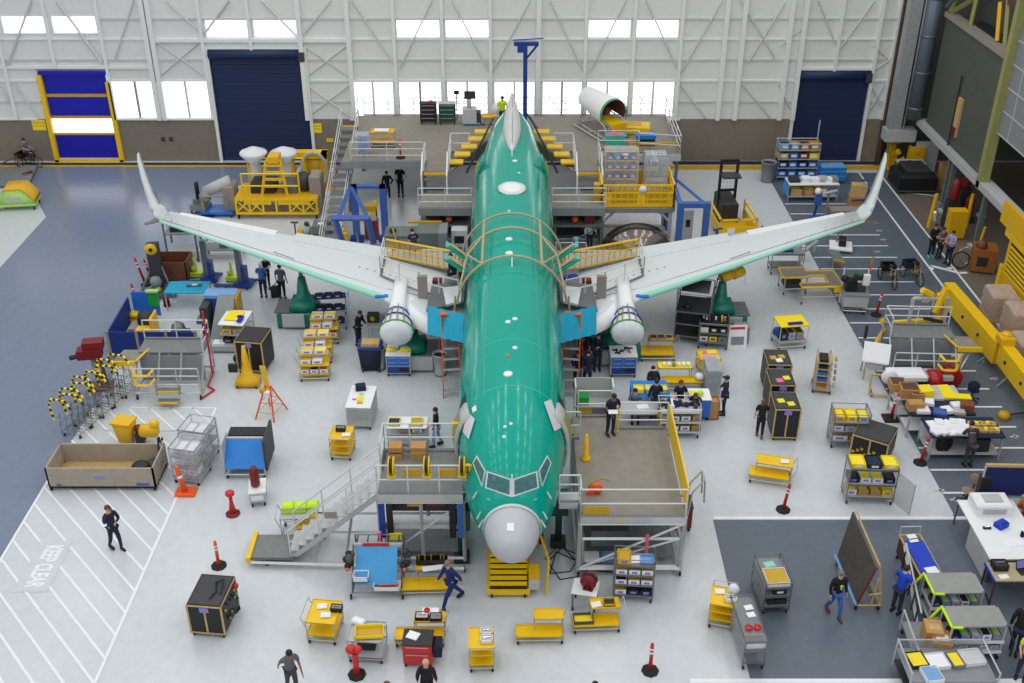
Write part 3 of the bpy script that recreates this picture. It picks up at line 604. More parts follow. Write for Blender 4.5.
def person(px,py,face,top,pants,label,la='down',ra='down',stride=0,bend=0,sit=False,hair='hair1',sk='sk1',long_=False,hat=None,h=1.78,z=0,shoe='black',logo=None,longhair=False,vest=None,pos=None,name='person'):
    p=pos if pos is not None else G(px,py,z); t=T(name,label,'person',(p[0],p[1],z),face); k=h/1.78
    pel=V3((0,0,.95)); 
    if sit: pel=V3((0,.12,.5))
    dz=pel-V3((0,0,.95)); a=-R(bend)
    def U(q): return rx_(V3(q)+dz,pel,-a)*k   # upper body
    def Lw(q): return V3(q)*k
    S=lambda x,q:(x*q[0],q[1],q[2])
    hipL={};up=[]
    # upper joints
    spine=U((0,0,1.14)); chest=U((0,0,1.36)); nb=U((0,0,1.48)); nk=U((0,-.01,1.55))
    hd=[U((0,-.015,1.61)),U((0,-.02,1.68)),U((0,-.01,1.745))]
    arms=[]
    for s,kind in ((-1,la),(1,ra)):
        e,w=ARMS[kind]; arms.append((U((s*.185,0,1.44)),U(S(s,e)),U(S(s,w))))
    legs=[]
    for s in (-1,1):
        st=stride*s/2
        if sit: kn=V3((s*.11,-.32,.5));an=V3((s*.12,-.34,.09))
        elif stride:
            kn=V3((s*.09,-.03-st*.55,.5)); an=V3((s*.09,.03-st,.09+ (.06 if st<0 else 0)))
        else: kn=V3((s*.1,-.02,.49)); an=V3((s*.11,.02,.09))
        hp=pel+V3((s*.09,0,-.06)); toe=an+V3((s*.01,-.17,-.045 if not(stride and st<0) else -.08))
        legs.append((hp*k,kn*k,an*k,toe*k))
    # body (skin)
    vs=[pel*k,spine,chest,nb,nk]+hd; rd=[(.14*k,.1*k),(.13*k,.09*k),(.16*k,.1*k),.07*k,.052*k,(.066*k,.078*k),(.08*k,.096*k),(.062*k,.07*k)]; ed=[(i,i+1) for i in range(7)]
    for sh,el,wr in arms:
        d=(wr-el).normalized(); i=len(vs); vs+=[sh,el,wr,wr+d*.09*k]; rd+=[.055*k,.038*k,.026*k,(.04*k,.02*k)]; ed+=[(3,i),(i,i+1),(i+1,i+2),(i+2,i+3)]
    for hp,kn,an,toe in legs:
        i=len(vs); vs+=[hp,kn,an]; rd+=[.085*k,.055*k,.035*k]; ed+=[(0,i),(i,i+1),(i+1,i+2)]
    def ex(b):
        for (sh,el,wr),s in zip(arms,(-1,1)):
            d=(wr-el).normalized(); side=d.cross(V3((1,0,0))); side=side.normalized() if side.length>.1 else V3((0,1,0)); c=wr+d*.1*k; nrm=d.cross(side)
            for j,(o_,L_) in enumerate(((-.03,.06),(-.01,.075),(.01,.07),(.03,.055))):
                q0=c+side*o_*k; q1=q0+d*L_*.55*k; q2=q1+(d*.8+nrm*-.5*s)*L_*.5*k; b.tube(q0,q1,.0095*k,sk,5); b.tube(q1,q2,.009*k,sk,5,.006*k)
            q0=wr+d*.04*k+side*-.03*k; q1=q0+(d*.6-side*.8)*.05*k; b.tube(q0,q1,.011*k,sk,5); b.tube(q1,q1+d*.035*k,.01*k,sk,5,.007*k)
        f=hd[1]; up_=(hd[2]-hd[0]).normalized(); fw=V3((0,-1,0)); fw=(fw-up_*fw.dot(up_)).normalized()
        b.tube(f+fw*.09*k+up_*.0,f+fw*.12*k-up_*.025*k,.008*k,sk,5,.016*k)
        for s in (-1,1):
            b.ball(f+fw*.092*k+V3((s*.03*k,0,0))+up_*.012*k,.01*k,'drk',6); b.ball(f+V3((s*.083*k,0,0)),.022*k,sk,6)
        b.tube(f+fw*.088*k-up_*.05*k+V3((-.022*k,0,0)),f+fw*.088*k-up_*.05*k+V3((.022*k,0,0)),.006*k,'darkred',5)
    skin('body',vs,ed,rd,sk,t,1,ex)
    # shirt
    vs=[spine,pel*k+(spine-pel*k)*-.12,chest,nb+(nk-nb)*.3]; rd=[(.16*k,.118*k),(.175*k,.135*k),(.185*k,.125*k),.088*k]; ed=[(0,1),(0,2),(2,3)]
    for sh,el,wr in arms:
        i=len(vs)
        if long_: vs+=[sh,el,wr]; rd+=[.082*k,.058*k,.042*k]; ed+=[(3,i),(i,i+1),(i+1,i+2)]
        else: vs+=[sh,sh.lerp(el,.75)]; rd+=[.082*k,.064*k]; ed+=[(3,i),(i,i+1)]
    def ex2(b):
        if logo:
            c=(chest+spine)/2; fwd=V3((0,-.13*k,0)); b.ball(c+fwd+V3((.02,-.0,.02)),.055*k,logo,8,1.2,.4); b.ball(c+fwd+V3((.02,-.01,-.08)),.03*k,'whitecl',8,1.2,.4)
    skin('jacket' if long_ else 'shirt',vs,ed,rd,top,t,1,ex2)
    if vest:
        skin('vest',[spine,spine*.6+pel*k*.4,chest,chest*.4+nb*.6],[(0,1),(0,2),(2,3)],[(.172*k,.128*k),(.172*k,.132*k),(.195*k,.137*k),(.15*k,.1*k)],vest,t,1)
    vs=[pel*k]; rd=[(.16*k,.118*k)]; ed=[]
    for hp,kn,an,toe in legs:
        i=len(vs); vs+=[hp,kn,an+V3((0,0,.02))]; rd+=[.1*k,.074*k,.056*k]; ed+=[(0,i),(i,i+1),(i+1,i+2)]
    skin('trousers',vs,ed,rd,pants,t,1)
    for hp,kn,an,toe in legs:
        b=MB(); dd=(toe-an); b.loft([[V3((an.x+w_*x_,y_,z_)) for w_,z_ in ((-1,zl),(1,zl),(1,zm),(.5,zh),(-.5,zh),(-1,zm))] for x_,y_,zl,zm,zh in ((.035*k,an.y+.07*k,an.z-.09*k,an.z-.03*k,an.z+.02*k),(.045*k,an.y,an.z-.09*k,an.z-.02*k,an.z+.03*k),(.05*k,an.y-.1*k,an.z-.09*k+min(0,toe.z-an.z+.045*k),an.z-.05*k,an.z-.02*k),(.035*k,an.y-.2*k,an.z-.085*k+min(0,toe.z-an.z+.045*k),an.z-.07*k,an.z-.055*k))],shoe); b.obj('shoe',t)
    c=hd[1]; up_=(hd[2]-hd[0]).normalized(); b=MB()
    back=V3((0,.018*k,0))+up_*.022*k; b.ball(c+back,.098*k,hair,12,1.0,1.05)
    if longhair: b.ball(c+V3((0,.05*k,0))-up_*.06*k,.085*k,hair,10,1.35,.8)
    b.obj('hair',t)
    if hat:
        b=MB(); b.ball(c+back*1.6,.104*k,hat,12,.9,1.05); b.slab([c+up_*.05*k+V3((-.07*k,-.07*k,0)),c+up_*.05*k+V3((.07*k,-.07*k,0)),c+up_*.04*k+V3((.05*k,-.17*k,0)),c+up_*.04*k+V3((-.05*k,-.17*k,0))],(0,0,.012),hat); b.obj('cap',t)
    return t
# ================================================================ CARTS, RACKS, CABINETS
def post_frame(t,w,d,h,mat='steel',y0=0,z0=.14,r=.018):
    for x in (-w/2+r,w/2-r):
        for y in (y0+r,y0+d-r): b=MB(); b.tube((x,y,z0),(x,y,h),r,mat,6); b.obj('post',t)
def handle(t,w,d,h,side,mat='steel',drop=.3,outw=.14):
    """bent tube handle on side 'l','r','f','b'"""
    b=MB()
    if side in 'lr':
        s=-1 if side=='l' else 1; x=s*w/2; b.path([(x,.05,h-drop),(x+s*outw,.05,h+.08),(x+s*outw,d-.05,h+.08),(x,d-.05,h-drop)],.016,mat)
    else:
        y=0 if side=='f' else d; s=-1 if side=='f' else 1; b.path([(-w/2+.05,y,h-drop),(-w/2+.05,y+s*outw,h+.08),(w/2-.05,y+s*outw,h+.08),(w/2-.05,y,h-drop)],.016,mat)
    b.obj('handle',t)
def cart(label,pos,w,d,levels,rot=0,lip=.06,mat='yellow',fr='steel',hd=None,posts=True,cat='cart',name='service_cart',group=None,r=.07,hmat=None):
    """levels: list of z or (z,x0,x1,y0,y1[,mat])"""
    t=T(name,label,cat,pos,rot,group); top=0
    for lv in levels:
        if not isinstance(lv,tuple): lv=(lv,-w/2,w/2,0,d)
        z,x0,x1,y0,y1=lv[:5]; mm=lv[5] if len(lv)>5 else mat; b=MB(); b.tray(x0,y0,z,x1,y1,lip,mm); b.obj('shelf',t); top=max(top,z)
    if posts:
        lv=max([l for l in levels],key=lambda l:l[0] if isinstance(l,tuple) else l)
        if isinstance(lv,tuple):
            for x in (lv[1]+.02,lv[2]-.02):
                for y in (lv[3]+.02,lv[4]-.02): b=MB(); b.tube((x,y,.15),(x,y,lv[0]),.018,fr); b.obj('post',t)
        else: post_frame(t,w,d,top,fr)
    b=MB(); b.path([(-w/2+.03,.03,.16),(w/2-.03,.03,.16),(w/2-.03,d-.03,.16),(-w/2+.03,d-.03,.16),(-w/2+.03,.03,.16)],.022,fr,4); b.obj('frame',t)
    if hd: handle(t,w,d,top+.05,hd,hmat or fr)
    casters(t,w,d,r)
    return t
def cabinet(label,pos,w,d,h,rot=0,body='lgrey',drawers=(),dmat='blue',top='white',wheels=True,name='tool_cabinet',cat='cabinet',group=None,cols=1,hm='steel'):
    t=T(name,label,cat,pos,rot,group); z0=.16 if wheels else .0
    b=MB(); b.box(-w/2,0,z0,w/2,d,h-.03,body); b.obj('body',t)
    b=MB(); b.box(-w/2-.02,-.02,h-.03,w/2+.02,d+.02,h,top); b.obj('top',t)
    n=len(drawers); zt=h-.07
    for dh in drawers:
        for c in range(cols):
            x0=-w/2+.03+c*(w-.06)/cols; x1=x0+(w-.06)/cols-.015
            b=MB(); b.box(x0,-.02,zt-dh+.015,x1,0,zt,dmat); dr=b.obj('drawer',t)
            b=MB(); b.box(x0+.06,-.045,zt-.05,x1-.06,-.02,zt-.03,hm); b.obj('handle',dr)
        zt-=dh
    if wheels: casters(t,w,d,.07)
    return t
def rack(label,pos,w,d,h,shelves,rot=0,mat='steel',smat='alu',solid_back=False,side=None,cat='rack',name='parts_rack',group=None,wheels=True,r=.02,cover=None):
    t=T(name,label,cat,pos,rot,group)
    post_frame(t,w,d,h,mat,0,.12 if wheels else 0,r)
    for z in shelves: b=MB(); b.box(-w/2,0,z-.03,w/2,d,z,smat); b.box(-w/2,-.01,z-.03,w/2,.0,z+.04,mat); b.obj('shelf',t)
    b=MB(); b.path([(-w/2,0,h),(w/2,0,h),(w/2,d,h),(-w/2,d,h),(-w/2,0,h)],r,mat,4); b.obj('top_rail',t)
    if solid_back: b=MB(); b.box(-w/2,d-.02,.15,w/2,d,h,'wire'); b.obj('back_panel',t)
    if side:
        for s in (-1,1): b=MB(); b.box(s*w/2-.01,0,.15,s*w/2+.01,d,h,side); b.obj('side_panel',t)
    if cover: b=MB(); b.box(-w/2-.03,-.03,.2,w/2+.03,d+.03,h+.05,cover,.1); b.obj('plastic_cover',t)
    if wheels: casters(t,w,d,.06)
    return t
def wp(t,x,y,z):
    """world point for a spot given in a thing's own axes"""
    a=t.rotation_euler[2]; x*=t.scale[0]; y*=t.scale[1]; return V3((t.location.x+x*math.cos(a)-y*math.sin(a),t.location.y+x*math.sin(a)+y*math.cos(a),t.location.z+z))
def put(t,x,y,z,mb,name,label,cat,rot=0,group=None): return one(mb,name,label,cat,wp(t,x,y,z),math.degrees(t.rotation_euler[2])+rot,group)
def crate(w,d,h,mat,inn=None,face=None):
    b=MB(); b.tray(-w/2,-d/2,0,w/2,d/2,h,mat,.015)
    if inn: b.box(-w/2+.03,-d/2+.03,.02,w/2-.03,d/2-.03,h*.8,inn); 
    if face: b.box(-w/4,-d/2-.004,h*.3,w/4,-d/2,h*.75,face)
    return b
ORD=['first','second','third','fourth','fifth','sixth','seventh','eighth','ninth','tenth','eleventh','twelfth']
def bins(t,host,x0,x1,n,y,d,z,h,mats,shelf,group,kind='bin',inn='yellow',face='lilac',rotj=0,skip=()):
    """row of n bins on a shelf of thing t"""
    w=(x1-x0)/n
    for i in range(n):
        if i in skip: continue
        mt=mats[i%len(mats)]; ii=inn[i%len(inn)] if isinstance(inn,(list,tuple)) else inn
        nm={'white':'white','papr':'white','yellow':'yellow','vyellow':'yellow','blue':'blue','dblue':'dark blue','navycl':'navy','card':'cardboard','black':'black','charcoal':'dark grey','grey':'grey','lgrey':'pale grey','drk':'black','red':'red','cyan':'cyan','orange':'orange','wood':'tan','sky':'light blue','green':'green','gold':'golden','brownt':'brown','alu':'silver','teal2':'green','bluetop':'bright blue','lime':'lime'}.get(mt,mt)
        put(t,x0+w*(i+.5),y,z,crate(w*.88,d,h,mt,ii,face),'parts_bin','%s %s, %s along, %s, %s'%(nm,kind,ORD[i],shelf,host),kind,rotj,group)
def papers(t,x,y,z,label,w=.3,d=.22,mat='papr',rot=10):
    b=MB(); b.box(-w/2,-d/2,0,w/2,d/2,.012,mat); b.box(-w/2+.03,-d/2+.03,.012,w/2-.05,d/2-.03,.02,mat); return put(t,x,y,z,b,'papers',label,'papers',rot)
def toolbox(t,x,y,z,label,w=.35,d=.22,h=.16,mat='black',lid='grey',rot=0):
    o=T('tool_box',label,'toolbox',wp(t,x,y,z),math.degrees(t.rotation_euler[2])+rot); b=MB(); b.tray(-w/2,-d/2,0,w/2,d/2,h,mat); b.obj('box_body',o); b=MB(); b.box(-w/2+.03,-d/2+.03,h*.5,w/2-.03,d/2-.03,h*.9,lid); b.tube((-w*.3,0,h),(w*.3,0,h+.02),.015,'chrome'); b.obj('contents',o); return o
def delineator(px,py,label,mat='red',h=1.05,base='rubber',sq=False,tilt=0,bands=('papr',)):
    t=T('delineator_post',label,'delineator',G(px,py),0)
    b=MB(); 
    if sq: b.box(-.28,-.28,0,.28,.28,.1,base,.03)
    else: b.lathe([(.26,0),(.26,.04),(.2,.07),(.06,.09)],base,(0,0,0),8)
    b.obj('base',t); b=MB(); b.x=Matrix.Rotation(R(tilt),4,'Y'); b.lathe([(.06,.08),(.055,h*.9),(.045,h),(.01,h+.02)],mat,(0,0,0),12); p=b.obj('post',t)
    b=MB(); b.x=Matrix.Rotation(R(tilt),4,'Y'); b.lathe([(.062,h*.66),(.061,h*.73)],'papr',(0,0,0),12,cap=False); b.lathe([(.06,h*.79),(.059,h*.85)],'papr',(0,0,0),12,cap=False); b.obj('reflective_band',t); return t
def railing(t,pts,z0,h=1.1,mat='rail',nr=3,sp=1.2,r=.028,kick=True,name='guard_rail'):
    b=MB()
    for a_,c_ in zip(pts,pts[1:]):
        a_=V3((a_[0],a_[1],a_[2] if len(a_)>2 else z0)); c_=V3((c_[0],c_[1],c_[2] if len(c_)>2 else z0)); L_=(c_-a_).length; n=max(1,round(L_/sp))
        for i in range(n+1): q=a_.lerp(c_,i/n); b.tube(q,q+V3((0,0,h)),r,mat,5)
        for k in range(nr): zz=V3((0,0,h*(k+1)/nr)); b.tube(a_+zz,c_+zz,r,mat,5)
        if kick: b.tube(a_+V3((0,0,.06)),c_+V3((0,0,.06)),.05,'dsteel',4)
    return b.obj(name,t)
def boxframe(t,x0,y0,x1,y1,z0,z1,mat='steel',r=.05,name='frame',dg=True,nx=1):
    b=MB(); n=nx
    for y in (y0,y1):
        for i in range(n+1): x=x0+(x1-x0)*i/n; b.tube((x,y,z0),(x,y,z1),r,mat,4)
        b.tube((x0,y,z1),(x1,y,z1),r,mat,4); b.tube((x0,y,z0+.1),(x1,y,z0+.1),r,mat,4)
    for x in (x0,x1): b.tube((x,y0,z1),(x,y1,z1),r,mat,4); b.tube((x,y0,z0+.1),(x,y1,z0+.1),r,mat,4)
    if dg: b.tube((x0,y0,z0+.1),(x1,y0,z1),r*.7,mat,4); b.tube((x0,y1,z1),(x1,y1,z0+.1),r*.7,mat,4)
    return b.obj(name,t)
def stairs(t,p,q,w,n,mat='dsteel',smat='steel',nose='yellow2',rail=True,d=None,rm='rail'):
    """flight from p (low) to q (high) along its run, w wide"""
    p=V3(p);q=V3(q);run=V3((q.x-p.x,q.y-p.y,0)); u=run.normalized(); s=V3((-u.y,u.x,0)); st=run.length/n
    b=MB()
    for i in range(n):
        c=p+run*((i+.5)/n)+V3((0,0,(q.z-p.z)*(i+1)/n)); b.slab([c-u*st*.5-s*w/2,c+u*st*.5-s*w/2,c+u*st*.5+s*w/2,c-u*st*.5+s*w/2],(0,0,-.04),mat)
    b.obj('treads',t)
    for e in (-1,1):
        b=MB(); o_=s*e*w/2; b.slab([p+o_,q+o_,q+o_-V3((0,0,.25)),p+o_-V3((0,0,.0))+u*.25],s*e*.04,smat); b.obj('stringer',t)
        if rail:
            b=MB(); 
            for hh in (.55,1.05): b.tube(p+o_+V3((0,0,hh)),q+o_+V3((0,0,hh)),.028,rm,5)
            for k in range(4): c=p.lerp(q,k/3)+o_; b.tube(c,c+V3((0,0,1.05)),.028,rm,5)
            b.obj('handrail',t)
def reel(name,label,loc,mat='red',r=.3,w=.22,rot=0,z=0,stand=True):
    t=T(name,label,'hose reel',loc,rot); b=MB()
    for s in (-1,1): b.lathe([(r,-.015),(r,.015)],mat,(s*w/2,0,r+.05),18,'x')
    b.lathe([(r*.3,-w/2),(r*.3,w/2)],mat,(0,0,r+.05),12,'x'); b.obj('drum',t)
    b=MB(); b.lathe([(r*.75,-w*.4),(r*.75,w*.4)],'drk',(0,0,r+.05),16,'x'); b.obj('hose',t)
    b=MB(); b.box(-w/2-.06,-r*.6,0,w/2+.06,r*.6,.05,mat)
    for s in (-1,1): b.tube((s*(w/2+.04),0,0),(s*(w/2+.04),0,r+.05),.025,mat,5)
    b.obj('stand',t); return t
def flight_case(label,pos,w,d,h,rot=0,top='charcoal',tag_=True,group=None,trim='wood'):
    t=T('flight_case',label,'equipment case',pos,rot,group); b=MB(); b.box(-w/2,0,.14,w/2,d,h,'black'); b.obj('case_body',t)
    b=MB(); b.box(-w/2+.05,.05,h,w/2-.05,d-.05,h+.02,top); b.obj('case_top',t)
    b=MB(); e=.03
    for x in (-w/2,0,w/2): b.box(x-e,-.015,.14,x+e,.0,h,trim)
    for z in (.14,h-.04): b.box(-w/2,-.02,z,w/2,0,z+.05,trim)
    for x in (-w/2-.012,w/2): b.box(x,0,h-.04,x+.012,d,h+.02,trim); b.box(x,0,.14,x+.012,.05,h,trim); b.box(x,d-.05,.14,x+.012,d,h,trim)
    b.box(-w/2,d,h-.04,w/2,d+.012,h+.02,trim); b.obj('trim_strip',t)
    if tag_: b=MB(); b.box(-.14,-.03,h-.24,.14,-.02,h-.06,'lilac'); b.obj('label_card',t)
    casters(t,w,d,.07); return t
def table(label,pos,w,d,h,top='white',leg='steel',rot=0,name='work_table',cat='table',lower=None,th=.05,wheels=False,group=None):
    t=T(name,label,cat,pos,rot,group); b=MB(); b.box(-w/2,0,h-th,w/2,d,h,top); b.obj('tabletop',t)
    for x in (-w/2+.05,w/2-.05):
        for y in (.05,d-.05): b=MB(); b.box(x-.025,y-.025,.14 if wheels else 0,x+.025,y+.025,h-th,leg); b.obj('leg',t)
    if lower: b=MB(); b.box(-w/2+.04,.04,.28,w/2-.04,d-.04,.31,lower); b.obj('lower_shelf',t)
    if wheels: casters(t,w,d,.06)
    return t
def chair(label,pos,rot=0,mat='brownt',back=True):
    t=T('office_chair',label,'chair',pos,rot); b=MB(); b.ball((0,0,.47),.25,mat,12,.2,1); b.obj('seat',t)
    if back: b=MB(); b.ball((0,.27,.82),.24,mat,12,1.1,.25); b.tube((0,.2,.45),(0,.28,.8),.025,'black'); b.obj('backrest',t)
    b=MB(); b.tube((0,0,.1),(0,0,.45),.03,'black'); 
    for i in range(5): a_=2*PI*i/5; b.tube((0,0,.12),(.3*math.cos(a_),.3*math.sin(a_),.06),.022,'black',5)
    b.obj('base',t)
    for i in range(5): a_=2*PI*i/5; b=MB(); b.ball((.3*math.cos(a_),.3*math.sin(a_),.035),.035,'rubber',8); b.obj('caster',t)
    return t
def tricycle(label,pos,rot=0,basket='black',acc='yellow'):
    t=T('tricycle',label,'tricycle',pos,rot)
    def wheel(x,y,r):
        b=MB(); pts=[(x,y+r*math.cos(a_),r+r*math.sin(a_)) for a_ in [2*PI*i/20 for i in range(21)]]; b.path(pts,.025,'rubber',5); 
        for i in range(6): a_=PI*i/3; b.tube((x,y,r),(x,y+r*math.cos(a_),r+r*math.sin(a_)),.006,'chrome',4)
        b.obj('wheel',t)
    wheel(-.36,.6,.3);wheel(.36,.6,.3);wheel(0,-.55,.33)
    b=MB(); b.path([(0,-.55,.33),(0,-.42,.95),(.0,-.3,.75),(0,.1,.4),(0,.6,.32)],.03,acc,6); b.tube((0,.1,.4),(0,.2,.85),.025,acc); b.tube((-.36,.6,.3),(.36,.6,.3),.02,'drk'); b.obj('frame',t)
    b=MB(); b.path([(-.28,-.3,1.0),(-.2,-.42,.98),(.2,-.42,.98),(.28,-.3,1.0)],.018,'chrome'); b.obj('handlebar',t)
    b=MB(); b.ball((0,.22,.9),.13,'black',10,.4,1.2); b.obj('saddle',t)
    b=MB(); b.tray(-.32,.35,.5,.32,.9,.3,basket,.03); b.obj('basket',t); return t
def ladder(label,pos,w,h,rot=0,mat='orange',n=8,spread=1.0,step='alu',cat='ladder',wd=.2):
    t=T('step_ladder',label,cat,pos,rot)
    for s in (-1,1):
        b=MB(); b.slab([(s*w/2,0,0),(s*w/2,.1,0),(s*w*.36,spread*.55+.04,h),(s*w*.36,spread*.55-.06,h)],(.04,0,0),mat); b.obj('side_rail',t)
        b=MB(); b.tube((s*w/2,spread*1.1,0),(s*w*.36,spread*.55+.05,h),.025,mat,4); b.obj('back_leg',t)
    for i in range(n):
        f=(i+.7)/(n); hw=w*(.5-.14*f); b=MB(); b.box(-hw,f*spread*.55-.02,h*f-.03,hw,f*spread*.55+.12,h*f,step); b.obj('step',t)
    b=MB(); b.box(-w*.38,spread*.55-.15,h,w*.4,spread*.55+.15,h+.05,mat); b.obj('ladder_top',t); return t
# ================================================================ LEFT SIDE OF THE HALL
def GP(px,py,z=0): v=G(px,py,z); return (v.x,v.y,v.z)
def mpx(px_w,px,py): # metres for a pixel width on the floor there
    return G(px+px_w,py).x-G(px,py).x
# tricycle rider by the folding door
tc1=tricycle('black basket tricycle being ridden past the blue folding door',GP(32,166),70,'black','darkred')
person(0,0,70,'greysh','djean','person in grey shirt riding a tricycle past the blue folding door','fwd','fwd',sit=True,hat='navycl',pos=wp(tc1,0,.1,0),z=.42)
# lime hooded cart
t=T('hooded_cart','lime green cart under a yellow hood, alone in the corner','cart',GP(17,211),8)
b=MB(); w_=1.05; b.prism([(-w_,0),(w_,0),(w_,1.3),(-w_,1.3)],.25,.4,'lime')
b.loft([[(-w_,y,.4),(w_,y,.4),(w_*.95,y,.65),(w_*.45,y,1.25),(-w_*.45,y,1.25),(-w_*.95,y,.65)] for y in (0,1.3)],'lime'); b.obj('body',t)
b=MB(); b.loft([[(-w_*.62,y,1.08),(-w_*.47,y,1.28),(w_*.47,y,1.3),(w_*1.0,y,.7),(w_*1.02,y,.45),(w_*.94,y,.62),(w_*.44,y,1.24),(-w_*.44,y,1.24)] for y in (-.03,1.35)],'yellow2'); b.obj('hood',t)
b=MB(); b.box(-.4,-.01,.55,.35,0,.8,'lgrey'); b.obj('placard',t); casters(t,2.0,1.3,.12)
t=T('floor_mat','grey mat trolley deck by the far wall corner','trolley',GP(8,188),12); b=MB(); b.box(-1.6,0,.12,1.2,3.0,.2,'grate'); b.obj('deck',t); b=MB(); b.path([(-1.5,.1,.2),(-1.5,.1,.9),(.2,2.8,.9),(.2,2.8,.2)],.04,'brownt'); b.obj('handle',t); casters(t,2.2,3.0,.06)
b=MB(); b.box(-.3,-.15,0,.3,.15,.1,'chrome'); b.tube((-.3,0,.1),(.3,.1,.18),.04,'darkred'); one(b,'hand_tool','dark red hand tool lying on the grey mat trolley','tool',(t.location.x+.6,t.location.y+1.6,.2),20)
# yellow stand
X,Y,w,h,dp=D(238,318,219,197); t=T('engine_stand','long yellow lattice transport stand carrying grey machinery and foil bowls','stand',(X,Y,0))
b=MB(); 
for y in (0,2.2):
    for z in (.35,1.15): b.box(-w/2,y-.06,z-.06,w/2,y+.06,z+.06,'yellow')
    for i in range(7): x=-w/2+w*i/6; b.box(x-.05,y-.05,.3,x+.05,y+.05,1.15,'yellow')
    for i in range(6):
        x=-w/2+w*i/6; 
        if i in(2,3): continue
        b.tube((x,y,.4),(x+w/6,y,1.1),.045,'yellow',4); b.tube((x,y,1.1),(x+w/6,y,.4),.045,'yellow',4)
for x in (-w/2,w/2): b.box(x-.06,0,.29,x+.06,2.2,.41,'yellow'); b.box(x-.06,0,1.09,x+.06,2.2,1.21,'yellow')
b.obj('lattice_frame',t)
b=MB(); b.box(-w/2,0,1.15,w/2,2.2,1.25,'yellow2'); b.box(-w*.4,-.02,.85,-w*.06,.02,1.2,'yellow'); b.box(w*.02,-.02,.85,w*.42,.02,1.2,'yellow'); b.obj('deck',t)
b=MB(); b.path([(-w*.4,.1,1.2),(-w*.4,.1,2.6),(w*.3,.1,2.6),(w*.3,.1,1.2)],.05,'yellow',4); b.tube((-w*.4,.1,1.9),(w*.3,.1,1.9),.05,'yellow',4)
b.path([(-w*.4,1.9,1.2),(-w*.4,1.9,2.8),(w*.3,1.9,2.8),(w*.3,1.9,1.2)],.05,'yellow',4); b.obj('upper_rail',t)
b=MB(); b.path([(-.8,.3,1.2),(-.4,.5,3.2),(.35,.5,3.2),(.6,.3,1.2)],.08,'yellow',4); 
for z in (1.7,2.1,2.5,2.9): b.box(-.65+.1*(z-1.7),.35,z,.55-.1*(z-1.7),.5,z+.12,'yellow')
b.box(-.3,.3,3.1,.3,1.2,3.45,'yellow2'); b.obj('lifting_tower',t)
b=MB(); b.box(-w*.33,.6,1.25,-w*.03,1.8,1.8,'drk'); b.box(w*.04,.6,1.25,w*.25,1.8,1.75,'dsteel'); b.lathe([(.5,-.3),(.55,0),(.4,.3)],'charcoal',(w*.33,1.2,1.75),16,'x'); b.obj('machinery',t)
for x,yy in ((-w*.33,1.9),(w*.05,1.9)):
    b=MB(); b.lathe([(.3,0),(.34,.8),(.3,1.2),(.78,1.75),(.72,1.85),(.15,2.1)],'plastic',(x,yy+.3,1.25),14); b.obj('foil_bowl',t)
for x,hh in ((-w*.62,1.7),(w*.47,2.3)):
    b=MB(); b.box(x-.28,.5,.3,x+.35,1.6,hh,'coverc',.08); b.obj('grey_cabinet',t)
casters(t,w,2.2,.16)
# yellow ring gate
X,Y,w,h,dp=D(288,330,190,153); t=T('ring_gantry','yellow gantry frame holding an upright ring, before the navy roll-up door','gantry',(X,Y,0))
for s in (-1,1): b=MB(); b.slab([(s*w*.55,0,0),(s*w*.25,0,0),(s*w*.36,0,h),(s*w*.5,0,h)],(0,.5,0),'yellow2'); b.obj('leg_plate',t)
b=MB(); b.box(-w*.5,0,h-.35,w*.5,.6,h,'yellow'); b.box(-w*.12,.05,.6,w*.0,.45,h-.3,'yellow'); b.obj('top_beam',t)
b=MB(); b.path([(w*.18+.75*math.cos(a_),-.05,1.25+1.05*math.sin(a_)) for a_ in [2*PI*i/20 for i in range(21)]],.09,'lgrey',6); b.obj('ring',t)
b=MB(); b.lathe([(.75,0),(.75,.05)],'gold',(w*.18,.1,1.2),20,'y'); b.obj('ring_plate',t)
b=MB(); b.box(-w*.6,-.2,0,w*.6,.7,.12,'yellow2'); b.obj('base',t)
# small machines beside the stand
t=T('hydraulic_unit','small grey hydraulic unit with upright black cylinder beyond the wing','machine',GP(199,214),-10); b=MB(); b.box(-.5,0,.15,.5,.7,.5,'grey'); b.box(-.3,.1,.5,.2,.6,.8,'ggrey'); b.obj('body',t); b=MB(); b.lathe([(.12,.5),(.12,1.7),(.05,1.8)],'black',(-.05,.3,0),10); b.obj('cylinder',t); b=MB(); b.box(.25,-.1,.15,.45,.0,.9,'gold'); b.tube((-.6,0,0),(-.75,.3,.9),.03,'steel'); b.obj('bracket',t); casters(t,1,.7,.08)
t=T('engine_dolly','dolly with white ducted machinery beside the long yellow stand','dolly',GP(217,218),0); X=0; b=MB(); b.box(-.9,0,.2,.9,1.2,.32,'blue'); b.obj('deck',t); b=MB(); b.tube((-.6,.6,1.3),(.8,.8,1.9),.32,'lgrey',12); b.lathe([(.3,0),(.34,.2),(.2,.35)],'charcoal',(-.7,.5,1.0),12,'y'); b.ball((-.6,.4,1.1),.35,'grey',10); b.obj('duct_assembly',t); b=MB(); b.path([(-.7,.1,.3),(-.7,.1,1.2),(.6,.1,1.3),(.6,.1,.3)],.05,'coverc',4); b.path([(-.7,1,.3),(-.7,1,1.2),(.6,1,1.3),(.6,1,.3)],.05,'coverc',4); b.obj('cradle',t); casters(t,1.7,1.2,.1)
t=T('grey_pump_box','grey-green box pump on the floor behind the flap','machine',GP(321,236),0); b=MB(); b.box(-.45,0,.1,.5,.8,.6,'ggrey',.06); b.obj('body',t); b=MB(); b.box(-.15,.15,.6,.15,.4,.62,'papr'); b.obj('label_plate',t); casters(t,.9,.8,.06)
